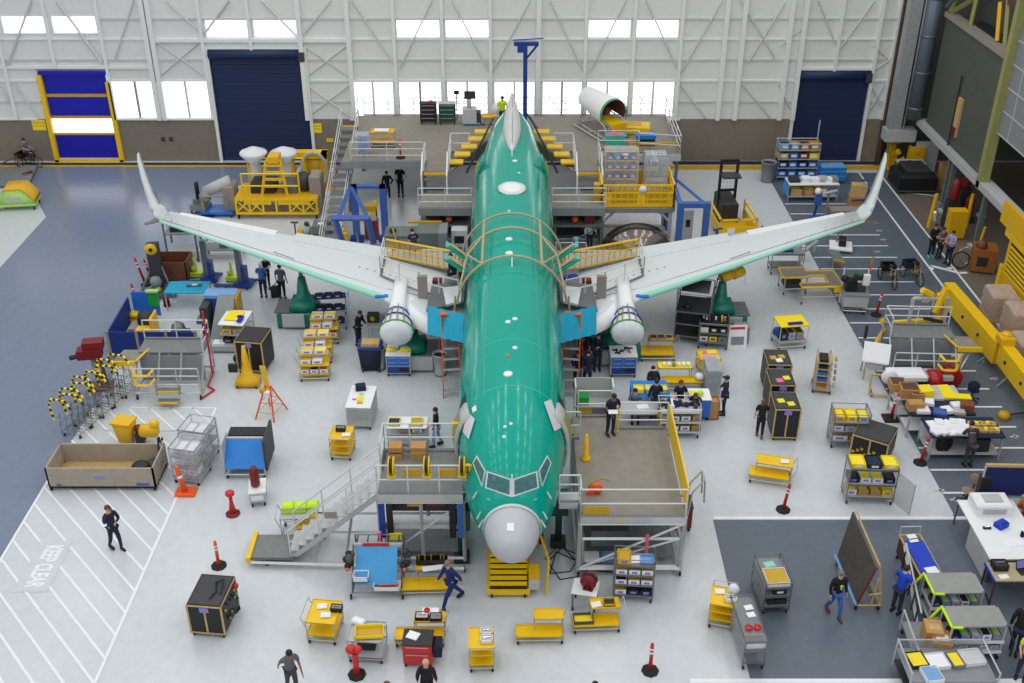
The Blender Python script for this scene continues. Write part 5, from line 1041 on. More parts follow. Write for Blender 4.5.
# beyond it: cart and person
X,Y,w,h,dp=D(389,427,452,420); t=cart('white topped cart with two yellow trays behind the stair dock',(X,Y,0),1.5,.8,[.35,.75,(1.05,-.75,.75,0,.8,'white')],0,.03,'alu','steel')
for i in (0,1): b=MB(); b.tray(-.22,-.25,0,.22,.25,.06,'vyellow',.02,'drk' if i==0 else 'gold'); put(t,-.5+i*.85,.4,1.08,b,'yellow_tray','yellow tray on the white cart behind the stair dock, '+('holding dark tools','holding gold parts')[i],'tray')
bins(t,'cart behind the stair dock',-.3,.6,2,.3,.35,.79,.15,['wood','white'],'middle shelf','bins behind the stair dock',inn='gold')
person(437,446,-90,'blackcl','ltblue','person in black top and pale jeans behind the stair dock','down','swf',stride=.3,h=1.75)
reel('red_reel','dark red reel beside the nose door behind the stair dock',GP(458,440),'darkred',.28,.2,20)
# nose stand, other side
X0,X1,Y0,Y1,DZ=2.15,5.45,27.1,32.0,2.4
t=T('nose_stand','wide nose dock with empty brown deck, yellow rail and step ladder','work platform',(0,0,0))
b=MB(); b.box(X0,Y0,DZ-.08,X1,Y1,DZ,'deck'); b.box(X0,Y1,DZ-.08,X0+1.5,Y1+.75,DZ,'deck'); b.obj('deck',t)
b=MB(); b.box(X0,Y0-.06,DZ-.22,X1+.05,Y0,DZ+.05,'alu'); b.obj('deck_beam',t)
railing(t,[(X0,Y0),(X1,Y0)],DZ,1.1,'rail',2,2.9,name='front_rail'); railing(t,[(X0+1.5,Y1),(X1,Y1)],DZ,1.1,'rail',3,1.3,name='back_rail'); railing(t,[(X0+.2,Y1+.75),(X0+1.4,Y1+.75)],DZ,1.1,'rail',2,1.2,name='back_rail'); railing(t,[(X0,Y0),(X0,Y0+.6)],DZ,1.1,'rail',3,1,name='inner_rail')
railing(t,[(X0-.65,Y0+.6),(X0,Y0+.6)],DZ+.1,1.1,'rail',3,.7,name='inner_rail'); railing(t,[(X0-.3,Y1-.6),(X0+.2,Y1-.6)],DZ,1.1,'rail',2,.5,name='inner_rail')
b=MB(); b.box(X0-.65,Y0+.55,DZ-.1,X0,Y0+1.3,DZ,'lgrey'); b.obj('nose_flap',t)
b=MB(); b.slab([(X1,Y0+.05,DZ+.15),(X1,Y1-.1,DZ+.15),(X1,Y1-.1,DZ+1.12),(X1,Y0+.05,DZ+1.12)],(.05,0,0),'yellow'); b.obj('yellow_side_rail',t)
b=MB(); b.box(X0+.1,Y0+.02,DZ+.05,X0+.9,Y0+.05,DZ+.4,'gold'); b.obj('yellow_tag',t)
boxframe(t,X0,Y0,X1,Y1,.2,DZ-.25,'alu',.07); boxframe(t,X0+.1,Y0+.1,X1-.1,Y1,.2,1.45,'alu',.06,'lower_frame')
b=MB(); b.box(X0+.3,Y0+.5,.32,X1-.2,Y0+3.5,.36,'grate'); b.box(X0+.4,Y0+.4,.9,X0+1.6,Y0+1.4,1.5,'dsteel'); b.box(X0+.2,Y0+.2,.36,X0+.7,Y0+.7,.42,'papr'); b.box(X0+.8,Y0+.2,.36,X0+1.25,Y0+.7,.42,'sky'); b.obj('lower_deck',t)
b=MB(); b.tube((X0+2.15,Y0-.02,.9),(X0+2.15,Y0-.02,1.7),.06,'pink',6); b.obj('pink_tube',t)
for x,y in ((X0,Y0),(X1,Y0),(X0,Y1),(X1,Y1)): caster(t,x,y,.12)
b=MB()
for s in (0,.5): b.path([(X1+.35,Y0+1.0+s,2.6),(X1+.7,Y0+1.0+s,3.1),(X1+.75,Y0+1.0+s,2.2)],.03,'steel',5)
b.tube((X1+.7,Y0+1.0,3.1),(X1+.7,Y0+1.5,3.1),.025,'steel',5); b.path([(X1+.1,Y0+1.0,.1),(X1+.35,Y0+1.0,2.6)],.03,'steel',5); b.path([(X1+.1,Y0+1.5,.1),(X1+.35,Y0+1.5,2.6)],.03,'steel',5)
b.obj('side_ladder',t)
b=MB(); b.lathe([(.2,0),(.17,.08),(.1,.12),(.06,1.0),(.02,1.02)],'yellow2',(0,0,0),10); one(b,'yellow_cone','tall yellow cone on the brown deck beside the nose door','cone',(X0+.35,Y0+3.1,DZ))
t2=T('orange_fan','orange round fan with cord on the brown deck near the nose','fan',(X0+.55,Y0+1.2,DZ)); b=MB(); b.lathe([(.2,-.08),(.24,0),(.2,.08)],'orange',(0,0,.22),14,'y'); b.obj('housing',t2); b=MB(); b.path([(-.1,0,.1),(-.2,.5,.03),(.25,.8,.02),(.5,.7,.02)],.015,'gold',5); b.obj('cord',t2); b=MB(); b.box(-.28,-.1,0,-.05,.1,.15,'orange'); b.obj('foot',t2)
person(604,437,20,'navycl','navycl','person in navy vest and grey sleeves reading papers on the brown deck','fwd','cross',bend=12,pos=(X0+1.28,Y1-.35,0),z=DZ,sk='sk2',vest='navycl',h=1.8)
bb=MB(); bb.box(-.16,-.12,0,.16,.12,.02,'papr'); one(bb,'papers','white papers held by the person on the brown deck','papers',(X0+1.3,Y1-.75,DZ+1.2))
b=MB(); b.box(-.03,-.03,0,.03,.03,.95,'yellow'); one(b,'yellow_post','short yellow post beside the person on the brown deck','post',(X0+1.55,Y1-.25,DZ))
t2=T('green_rack','low parts cabinet with a green bin and yellow bins behind the brown deck','cabinet',GP(593,428)); b=MB(); b.box(-.75,0,.1,.75,.7,.16,'lgrey'); b.box(-.75,0,.95,.75,.7,1.0,'lgrey');b.box(-.75,.66,.1,.75,.7,1.9,'lgrey'); b.box(-.75,0,.1,-.7,.7,1.9,'white'); b.box(.7,0,.1,.75,.7,1.9,'white'); b.obj('cabinet_body',t2); b=MB(); b.box(-.65,.1,1.0,-.2,.5,1.35,'green'); b.obj('green_bin',t2); b=MB(); b.box(-.65,.1,.2,-.05,.5,.5,'gold');b.box(-.65,.1,.6,-.05,.5,.9,'gold'); b.obj('yellow_bins',t2)
t2=cabinet('dark red tool bin on casters beside the ladder of the brown deck',GP(682,532),.6,.7,1.05,0,'darkred',(),'darkred','drk'); b=MB(); b.box(-.15,-.1,0,.15,.15,.1,'papr'); b.box(-.25,0,.1,.05,.1,.14,'papr'); put(t2,0,.3,1.05,b,'rag_pile','white rags on the dark red tool bin','rags')
# bin rack in front
X,Y,w,h,dp=D(613,652,603,548); t=rack('steel bin rack holding white bins in front of the brown deck dock',(X,Y,0),1.25,.65,1.75,(.3,.72,1.12,1.5),-4,'dsteel','grey',side='wire')
g_='bins on the nose dock rack'; n_='nose dock rack'
bins(t,n_,-.58,-.1,1,.3,.5,1.5,.22,['yellow'],'top shelf',g_,inn='gold'); papers(t,-.05,.3,1.52,'white folded sheets on the top shelf of the nose dock rack',.5,.35); b=MB(); b.tray(-.22,-.2,0,.22,.2,.1,'sky'); put(t,.38,.3,1.5,b,'parts_tray','light blue tray on the top shelf of the nose dock rack','tray')
bins(t,n_,-.6,.6,3,.3,.55,1.12,.2,['white'],'third shelf',g_,inn=['yellow','gold','yellow']); bins(t,n_,-.6,.6,3,.3,.55,.72,.2,['white'],'second shelf',g_,inn=['drk','yellow','gold']); bins(t,n_,-.6,.6,3,.3,.55,.3,.2,['white','navycl','navycl'],'bottom shelf',g_,inn=['yellow','drk','drk'])
# scissor lift under the nose
X,Y,w,h,dp=D(490,527,598,560); t=T('scissor_lift','yellow slatted lift table standing under the grey radome','lift table',(X,Y,0))
b=MB(); b.box(-w/2-.1,0,.12,w/2+.1,2.3,.28,'yellow'); b.obj('base',t)
b=MB(); 
b.box(-w/2,.1,.28,w/2,2.2,.4,'black'); b.obj('bellows',t)
b=MB()
for k in range(9): z=.4+k*.1; b.box(-w/2,.12+k*.16,z,w/2,.24+k*.16,z+.07,'yellow'); b.box(-w/2+.02,.24+k*.16,z,w/2-.02,.28+k*.16,z+.05,'black')
b.box(-w/2,1.55,.4,w/2,1.6,1.25,'black'); b.obj('slatted_ramp',t)
b=MB(); b.box(-w/2,1.5,1.15,w/2,2.4,1.25,'drk'); b.tube((-w/2,1.5,1.25),(-w/2,2.4,1.25),.06,'yellow',4); b.tube((w/2,1.5,1.25),(w/2,2.4,1.25),.06,'yellow',4); b.tube((-w/2,1.5,1.25),(w/2,1.5,1.25),.06,'yellow',4); b.obj('platform',t)
b=MB(); b.box(w/2+.05,.3,.25,w/2+.4,.8,.7,'yellow2'); b.box(w/2+.05,.1,.25,w/2+.4,.3,.5,'lgrey'); b.box(w/2+.0,1.5,.9,w/2+.4,1.6,1.3,'orange'); b.path([(w/2+.6,.1,.1),(w/2+.7,.9,.8),(w/2+.45,1.6,1.2)],.04,'yellow',4); b.obj('power_pack',t); casters(t,w,2.3,.1)
b=MB(); random.seed(3)
pts=[G(545,560),G(560,545),G(575,560),G(590,575),G(560,580),G(548,562),G(562,548),G(580,556),G(570,572),G(550,574),G(556,552),G(600,572),G(622,573)]
b.path([(p.x,p.y,.02) for p in pts],.018,'black',5); one(b,'floor_cables','tangle of black cables on the floor beside the nose wheel','cable')
for s,(px,py) in ((1,(536,540)),(-1,(462,560)),(1,(558,545))):
    b=MB(); b.box(-.25,-.2,0,.25,.2,.3,'drk'); b.tube((0,0,.3),(0,0,2.0),.12,'tealdark',8); b.box(-.3,-.2,1.4,.3,.25,2.2,'tealdark'); one(b,'nose_jack',{536:'dark green nose jack post beside the yellow lift',462:'dark green nose jack post behind the stair dock',558:'dark green nose jack post beside the brown deck dock'}[px],'jack',GP(px,py))
# ladders under the fuselage
ladder('tall orange step ladder beside the green fuselage on the stair dock side',GP(453,398),.8,3.2,8,'orange',8,2.4)
ladder('tall orange step ladder beside the fuselage by the dark clad workers',GP(568,398),.8,3.2,-8,'orange',8,2.4)
# benches under pylons
def drawer_bench(label,px0,px1,yb,yt):
    X,Y,w,h,dp=D(px0,px1,yb,yt); t=cabinet(label,(X,Y,0),w,.9,1.05,0,'lgrey',(.22,.22),'blue','papr',cols=2); b=MB(); b.box(-w/2+.04,-.01,.2,w/2-.04,.02,.5,'dblue'); b.obj('lower_bay',t); b=MB(); b.box(0.05,-.03,.3,w/2-.1,-.01,.45,'black'); b.obj('lower_box',t); return t
t=drawer_bench('white topped bench with blue drawers and yellow trays under the navy bin side pylon',387,411,377,352)
for i in (0,1): b=MB(); b.ball((0,0,.06),.25,'vyellow',10,.3,.9); b.box(-.1,-.06,.08,.14,.06,.14,'lgrey'); put(t,-.3+i*.6,.45,1.05,b,'yellow_kit','yellow tool kit on the blue drawer bench, '+('nearer the grey can','nearer the green jack')[i],'kit')
t=drawer_bench('white topped bench with blue drawers and dark tools beside the dark clad workers',610,636,378,350)
for i,(x,y,m_) in enumerate(((-.35,.5,'drk'),(-.1,.4,'drk'),(.1,.62,'black'),(.25,.35,'gold'),(-.25,.25,'drk'),(.3,.65,'drk'))): b=MB(); b.box(-.11,-.03,0,.11,.03,.05,m_); b.box(.05,-.07,0,.11,.07,.05,m_); put(t,x,y,1.05,b,'hand_tool','%s hand tool, %s from the front corner, on the bench by dark clad workers'%('gold' if m_=='gold' else 'dark',ORD[i]),'tool',i*37)
t=T('wheel_bin','navy wheeled waste bin behind the galvanised can','bin',GP(371,373)); b=MB(); b.loft([[(x_*q,y_*q+.4,z_) for x_,y_ in ((-.5,-.4),(.5,-.4),(.5,.4),(-.5,.4))] for z_,q in ((.08,.8),(1.15,1))],'navycl'); b.obj('bin_body',t); b=MB(); b.box(-.5,-.02,1.12,.5,.82,1.2,'dblue'); b.box(-.35,.1,1.2,.4,.6,1.35,'wood'); b.obj('rim',t); casters(t,.8,.7,.07)
def can(px,py,label,r_=.3,h=1.0,m_='alu'):
    t=T('waste_can',label,'waste can',GP(px,py)); b=MB(); b.lathe([(r_*.8,.05),(r_,h),(r_*1.05,h),(r_*1.05,h+.03),(r_*.9,h+.03),(r_*.75,.2)],m_,(0,.3,0),18,cap=False); b.lathe([(r_*.85,0),(r_*.85,.07)],'dsteel',(0,.3,0),16); b.obj('can_body',t); b=MB(); b.lathe([(r_*.9,h-.1),(r_*.88,h-.08)],'drk',(0,.3,0),16); b.obj('liner',t); return t
can(379,372,'galvanised waste can next to the blue drawer bench'); can(440,378,'galvanised waste can alone beside the orange ladder')
can(768,183,'grey barrel with lid by the shelving near the second navy door',.45,1.2,'grey')
t=table('work bench with vise and machine parts next to the person bending',GP(386,345),1.6,1.2,.95,'lgrey','steel'); b=MB(); b.ball((0,0,.2),.2,'charcoal',10); b.box(-.2,-.1,0,.2,.1,.12,'charcoal'); put(t,.2,.8,.95,b,'bench_vise','dark bench vise on the machine bench','vise'); b=MB(); b.box(-.25,-.2,0,.25,.2,.35,'drk'); b.ball((0,-.2,.2),.12,'gold',8); put(t,-.55,.5,.95,b,'bench_grinder','black grinder with brass cap on the machine bench','grinder')
# white cabinet + yellow cart
X,Y,w,h,dp=D(350,369,430,408,386); t=cabinet('white topped drawer cabinet with yellow tools standing alone on open floor',(X,Y,0),.95,1.55,1.05,-3,'lgrey',(.14,.14,.14,.14),'lgrey','white')
b=MB(); b.box(-.12,-.15,0,.12,.15,.03,'vyellow'); b.box(-.08,-.35,0,.14,-.22,.03,'gold'); b.box(-.08,.25,0,.06,.38,.03,'lime'); b.box(-.3,-.1,0,-.15,.0,.03,'pink'); put(t,0,.6,1.05,b,'yellow_kit','yellow and pink tools laid on the lone white topped cabinet','kit')
b=MB(); b.box(-.2,-.15,0,.2,.15,.25,'navycl',.06); put(t,-.1,1.3,1.05,b,'blue_bag','navy bag at the far edge of the lone white topped cabinet','bag',15)
def ycart(label,px,py,rot,w=.85,d=1.1,lv=(.3,.62,.95),hd='f',it=()):
    t=cart(label,GP(px,py),w,d,list(lv),rot,.05,'yellow','steel',hd); 
    for i,(x,y,k,lb) in enumerate(it):
        if k=='p': papers(t,x,y,lv[-1]+.05,lb)
        elif k=='b': toolbox(t,x,y,lv[-1]+.03,lb)
        else: toolbox(t,x,y,lv[-1]+.03,lb,.35,.25,.14,k,'lgrey')
    return t
ycart('yellow three shelf cart with dark tray, beyond the lone white cabinet front',341,461,-4,.8,.9,it=((-.05,.6,'b','dark tray of chrome tools on the lone yellow cart'),(.2,.3,'p','white slip on the lone yellow cart')))
# hi-vis cart
t=cart('yellow push cart loaded with folded hi-vis vests at the foot of the stair',GP(304,540),1.5,.85,[(.45,-.3,.75,0,.85),(.8,-.75,.25,.1,.85,'lgrey')],4,.05,'yellow','steel','l')
for i in range(3): b=MB(); b.box(-.2,-.15,0,.2,.2,.28,'hivis',.06); b.box(-.2,-.155,.12,.2,-.15,.17,'lgrey'); put(t,-.5+i*.42,.55,.85,b,'hivis_vest','folded hi-vis vest pile, %s of three from the handle, on the stair foot cart'%ORD[i],'vest')
b=MB(); b.box(-.15,-.12,0,.15,.12,.16,'black',.04); put(t,.62,.55,.5,b,'black_glove','black gloves beside the hi-vis vests','gloves')
# blue tilted tool rack
X,Y,w,h,dp=D(352,402,600,565); t=T('tool_rack_cart','tool cart with sloping light blue mat, hung tools and white trays','tool cart',(X,Y,0))
w=1.75
b=MB(); b.slab([(-w/2+.2,.2,.45),(w/2-.25,.2,.45),(w/2-.25,1.0,1.35),(-w/2+.2,1.0,1.35)],(0,.03,.03),'bmat'); b.obj('sloping_mat',t); b=MB(); b.box(-w/2+.1,1.0,1.3,w/2-.1,1.1,1.42,'lgrey'); b.box(-w/2+.4,.98,1.36,w/2-.5,1.02,1.46,'red'); b.obj('tool_bar',t)
b=MB(); b.path([(-w/2+.1,.1,.2),(w/2-.1,.1,.2),(w/2-.1,1.5,.2),(-w/2+.1,1.5,.2),(-w/2+.1,.1,.2)],.03,'dsteel',4); 
for x in (-w/2+.1,w/2-.1): b.tube((x,.1,.2),(x,1.05,1.4),.03,'dsteel',4); b.tube((x,1.5,.2),(x,1.5,1.4),.03,'dsteel',4)
for k in range(5): b.tube((-w/2+.2+k*.33,1.1,1.38),(-w/2+.2+k*.33,1.5,1.38),.02,'drk',4)
b.tube((-w/2+.1,1.5,1.4),(w/2-.1,1.5,1.4),.03,'dsteel',4); b.obj('frame',t)
for s,m_ in ((-1,'drk'),(1,'charcoal')):
    b=MB(); 
    for k in range(9): b.ball((s*(w/2+.02+random.uniform(-.1,.12)),.55+random.uniform(-.2,.3),1.05+random.uniform(-.3,.3)),.12,random.choice(['drk','olive','black'] if s<0 else ['charcoal','olive','black']),6)
    b.ball((s*(w/2+.02),.3,1.0),.07,'orange',6); b.obj('hanging_tools',t)
b=MB(); b.tray(-.1,.0,.35,.75,.35,.16,'papr',.02,'wood'); b.tube((.05,.15,.45),(.6,.2,.45),.03,'red'); b.obj('parts_tray',t); b=MB(); b.tray(-.75,.15,.6,-.25,.5,.2,'papr',.02); b.obj('white_box',t); casters(t,w,1.5,.09)
toolbox(t,.05,1.3,1.4,'pink and red tool on the rail of the blue mat tool cart',.12,.12,.25,'pink','red')
# flat yellow cart with black box and man
t=cart('yellow flat cart with black tool organiser and white sheet beside the walking navy overalls',GP(426,597),1.6,.8,[(.28,-.8,.7,0,.55),(.75,-.3,.8,.4,.8)],2,.06,'yellow','steel',posts=True)
b=MB(); b.tray(-.5,-.1,0,.5,.15,.2,'black'); 
for i in range(9): b.tube((-.42+i*.1,.02,.05),(-.42+i*.1,.05,.32),.018,random.choice(['black','gold','chrome']),5)
put(t,.2,.7,.78,b,'tool_organiser','black organiser of upright tools on the yellow flat cart','toolbox'); papers(t,.25,.45,.8,'wide white sheet on the yellow flat cart',.7,.22)
person(452,604,-50,'royalnavy','royalnavy','person in dark blue overalls striding beside the yellow flat cart','swf','swb',stride=.85,bend=8,hair='hair3',long_=True,h=1.85)
# lower yellow stepped carts
def stepcart(label,px,py,rot=0,s=1,w=1.45):
    return cart(label,GP(px,py),w,.75,[(.3,-w/2,w/2-.05,0,.5),(.72,(-w*.12) if s>0 else -w/2,w/2 if s>0 else w*.12,.3,.75)],rot,.06,'yellow','steel','r' if s>0 else 'l',hmat='lgrey')
stepcart('empty yellow stepped cart, plain shelves, on open floor before the nose',540,645,1)
t=stepcart('yellow stepped cart with gold tray and green box by the white reel table',597,634,3)
b=MB(); b.tray(-.3,-.2,0,.3,.2,.12,'olive',.02,'vyellow'); put(t,-.4,.27,.34,b,'green_box','olive box with yellow top on the lower shelf of the stepped cart','box'); b=MB(); b.tray(-.18,-.15,0,.18,.15,.08,'gold',.02,'drk'); put(t,.4,.5,.78,b,'parts_tray','gold tray of dark parts on the upper shelf of the stepped cart','tray'); papers(t,.0,.45,.78,'white slip on the upper shelf of the gold tray cart')
t=stepcart('yellow stepped cart carrying two open tool cases and a red tape roll',420,648,0,1,1.5)
toolbox(t,.06,.5,.75,'open black tool case with white tools on the stepped cart',.4,.28,.12,'black','lgrey'); toolbox(t,.48,.44,.75,'open black tool case nearer the pull handle of the stepped cart',.36,.28,.14,'black','grey'); b=MB(); b.box(-.25,-.12,0,.25,.15,.08,'papr'); b.lathe([(.09,.08),(.09,.14)],'red',(-.1,0,0),12); put(t,.3,.66,.78,b,'tape_roll','red tape roll on white tray at the back of the stepped cart','tape')
ycart('yellow two tier cart with a phone and papers, alone near the grey shirt person',322,645,-6,.9,1.0,(.35,.85),'l',((-.1,.7,'p','printed leaflet on the lone two tier yellow cart'),(.1,.35,'p','white cloth on the lone two tier yellow cart'),(.38,.6,'b','black pouch hung on the edge of the lone two tier yellow cart')))
t=cart('grey utility cart with yellow tray and white bag beside the red reel post',GP(366,664),1.05,.85,[.25,(.85,-.52,.52,0,.85,'lgrey')],-4,.06,'lgrey','lgrey')
b=MB(); b.tray(-.42,-.25,0,.42,.25,.12,'vyellow',.02,'gold'); put(t,.1,.35,.9,b,'yellow_tray','yellow tray of parts on the grey utility cart','tray',8); b=MB(); b.box(-.2,-.12,0,.2,.12,.14,'papr',.04); put(t,-.3,.75,.9,b,'white_bag','white bag on the grey utility cart','bag',-20); b=MB(); b.box(-.3,-.15,0,.25,.15,.12,'drk'); put(t,0,.4,.31,b,'black_box','black box on the lower shelf of the grey utility cart','box')
t=T('delineator_post','red post with a flared red head standing against the grey utility cart','delineator',GP(357,675)); b=MB(); b.lathe([(.27,0),(.27,.04),(.08,.1)],'rubber',(0,0,0),8); b.obj('base',t); b=MB(); b.lathe([(.1,.08),(.08,.85)],'red',(0,0,0),12); b.ball((-.12,.05,.98),.17,'red',8,.8,1); b.ball((.1,.0,1.02),.13,'red',8); b.obj('post',t)
t=cabinet('red tool chest with a dark grey top next to the stepped cart',GP(418,668),.85,.6,.95,-3,'red',(.3,.3),'red','drk'); papers(t,-.15,.35,.95,'booklet with a blue picture on the red tool chest',.35,.3,'papr',-20)
b=MB(); b.box(-.12,-.2,0,.14,.25,.5,'navycl',.08); one(b,'navy_jacket','navy jacket hanging on the side of the red tool chest','jacket',wp(t,.56,.3,.35))
ycart('yellow cart with white boxes at the front middle of the hall floor',482,673,2,.75,.85,(.3,.65,.95),'f',((.15,.6,'white','white box with tools on the front middle yellow cart'),(.15,.3,'papr','white open box on the front middle yellow cart')))
person(293,692,30,'greysh','charcoal','person in dark grey shirt walking at the front edge near the two tier yellow cart','swb','swf',stride=.3,bend=12,sk='sk2',h=1.8)
person(428,706,180,'blackcl','navycl','bald person in black sweater seen from behind below the red tool chest','down','down',hair='sk1',long_=True,h=1.8,vest='blackcl')
person(390,727,120,'greysh','navycl','person whose brown haired head shows at the front edge left of the bald person','down','down',hair='hair2',h=1.75)
person(593,727,60,'slate','navycl','person with dark hair at the front edge near the red and white post','down','down',hair='hair1',h=1.75)
# flight case, posts
t=flight_case('black equipment case with hoses on top, alone beside the orange post',GP(209,637),1.05,1.35,1.25,-6); b=MB(); b.path([(.1,.2,.03),(.2,.5,.05),(.05,.9,.03),(.3,.95,.12),(.35,.4,.03)],.025,'black',5); put(t,0,.1,1.27,b,'black_hose','black hose coiled on the equipment case beside the orange post','hose')
b=MB(); 
for k in range(14): b.ball((.56,.2+.08*k+random.uniform(-.05,.05),.5+random.uniform(-.2,.5)),.05,random.choice(['gold','drk','ygreen']),6)
b.obj('side_fittings',t)
delineator(219,566,'orange post with two white bands on a black hexagonal base, near the black case','orange',1.05)
t=T('delineator_post','red post with a red gun shaped head directly behind the black case','delineator',GP(232,609)); b=MB(); b.lathe([(.27,0),(.27,.04),(.08,.1)],'rubber',(0,0,0),8); b.obj('base',t); b=MB(); b.lathe([(.08,.08),(.06,.85)],'red',(0,0,0),12); b.box(-.3,-.08,.85,.2,.1,1.0,'red',.03); b.ball((.2,0,.95),.13,'red',8); b.obj('post',t)
delineator(650,671,'red post with white bands on a black hexagonal base at the front of the floor','red',1.1)
t=table('small white topped table with thin legs carrying a red reel',GP(583,613),.8,.7,.75,'white','dsteel',-12,wheels=True,th=.03)
r_=reel('hose_reel','dark red hose reel on the small white table',wp(t,.1,.35,.75),'darkred',.26,.2,70)
t=ycart('yellow cart with clear bags and white boxes on the edge of the dark floor',720,630,-14,.8,.85,(.35,.65,.95),'b',((-.15,.6,'p','white sheet on the yellow cart at the dark floor edge'),(.2,.3,'white','white box on the yellow cart at the dark floor edge')))
b=MB(); b.ball((0,0,.15),.2,'plastic',8,1,.8); put(t,.25,.65,.98,b,'clear_bag','clear plastic bag on the yellow cart at the dark floor edge','bag')
# ---------------- wing root docks
for s in (-1,1):
    who='navy bin side' if s<0 else 'yellow basket side'
    t=T('wing_dock','wing root work dock with yellow netting on the '+who,'work platform',(0,0,0))
    b=MB(); b.slab([(s*2.1,43.1,2.95),(s*5.6,44.8,2.95),(s*5.6,45.3,2.95),(s*2.1,45.0,2.95)],(0,0,.06),'lgrey'); b.slab([(s*2.0,40.2,3.05),(s*2.9,40.6,3.0),(s*2.9,43.4,3.0),(s*2.0,43.0,3.05)],(0,0,.06),'grate'); b.obj('deck',t)
    b=MB(); b.slab([(s*2.2,43.05,3.0),(s*5.6,44.65,3.0),(s*5.6,44.65,3.85),(s*2.2,43.05,3.85)],(0,.02,0),'net'); b.obj('yellow_net',t)
    b=MB()
    for i in range(14): f=i/13; x=s*(2.2+3.4*f); y=43.0+1.6*f; b.tube((x,y,3.0),(x,y,4.05-.15*f),.018,'gold',4)
    for z in (3.2,3.6,4.0): b.tube((s*2.2,43.0,z),(s*5.6,44.6,z-.1),.035 if z<4 else .055,'yellow2' ,4)
    b.obj('yellow_guard_rail',t)
    railing(t,[(s*2.2,40.3,3.05),(s*3.9,41.2,3.0),(s*5.7,42.7,3.0),(s*5.7,44.6,3.0)],3,1.0,'rail',2,1.2,name='front_rail')
    b=MB(); b.box(min(s*3.55,s*3.95),40.9,2.9,max(s*3.55,s*3.95),41.1,3.9,'coverc'); b.obj('rail_bracket',t)
    b=MB(); b.slab([(s*2.0,40.0,3.1),(s*3.5,39.5,3.0),(s*3.4,41.6,3.1),(s*2.0,41.9,3.1)],(0,0,.1),'dsteel'); b.slab([(s*2.1,39.9,3.2),(s*2.7,39.6,3.2),(s*2.9,41.0,3.25),(s*2.1,41.2,3.25)],(0,0,.1),'plastic'); b.obj('grey_pad',t)
    b=MB()
    for x in (2.6,5.3):
        for y in (45.5,):
            b.tube((s*x,y,0),(s*x,y,3),.07,'steel',4)
    b.tube((s*2.6,45.5,.2),(s*5.3,45.5,2.9),.05,'steel',4); b.tube((s*2.6,45.5,2.9),(s*5.3,45.5,2.9),.06,'steel',4); b.obj('dock_leg_frame',t)
    b=MB(); b.box(-.2,-.15,0,.2,.15,.25,'darkred',.05); one(b,'red_bag','dark red bag on the wing root dock on the '+who,'bag',(s*3.2,42.0,3.02))
    b=MB(); b.box(-.35,-.1,0,.35,.15,.1,'royal',.03); one(b,'blue_cloth','blue cloth on the wing root dock on the '+who,'cloth',(s*2.5,42.4 if s>0 else 41.0,3.1),20)
person(0,0,110,'navycl','navycl','person in navy kneeling at the wing root inside the tubular hoops','fwd','cross',sit=True,long_=True,pos=(-2.5,42.2,0),z=3.02,h=1.8)
person(0,0,200,'navycl','jean','person crouched in jeans on the far side wing root dock','fwd','fwd',sit=True,bend=30,pos=(-4.4,44.9,0),z=3.02,h=1.7)
# ================================================================ TAIL DOCK
DZ=3.36
t=T('tail_dock','large brown decked work platform wrapped around the tail below the windows','work platform',(0,0,0))
b=MB()
for poly in ([(-9.1,55.6),(-4.6,55.6),(-4.6,54.2),(-3.2,54.2),(-1.6,58.5),(-.6,60.2),(-.6,63.2),(-9.1,63.2)],[(9.1,56.6),(4.6,56.6),(4.6,54.2),(3.2,54.2),(1.6,58.5),(.6,60.2),(.6,63.2),(9.1,63.2)]): b.prism(poly,DZ-.1,DZ,'deck')
b.box(-.6,60.2,DZ-.1,.6,63.2,DZ,'deck'); b.obj('deck',t)
b=MB(); b.box(-9.15,55.5,DZ-.35,-4.6,55.6,DZ+.05,'grey'); b.box(4.6,56.5,DZ-.3,9.15,56.6,DZ+.05,'lgrey'); b.obj('deck_beam',t)
railing(t,[(-8.8,63.2),(9.1,63.2)],DZ,1.1,'rail',3,1.5,name='back_rail'); railing(t,[(-8.6,55.6),(-4.7,55.6)],DZ,1.1,'rail',3,1.9,name='front_rail'); railing(t,[(4.7,57.4),(6.9,57.4),(6.9,57.0),(9.1,56.6)],DZ,1.1,'rail',2,2,name='front_rail'); railing(t,[(9.1,63.2),(9.1,56.6)],DZ,1.1,'rail',3,1.6,name='side_rail'); railing(t,[(-9.1,63.2),(-9.1,61.5)],DZ,1.1,'rail',3,1.6,name='side_rail')
b=MB(); b.box(6.4,57.2,DZ+.35,9.0,57.3,DZ+.5,'gold'); b.obj('yellow_beam',t)
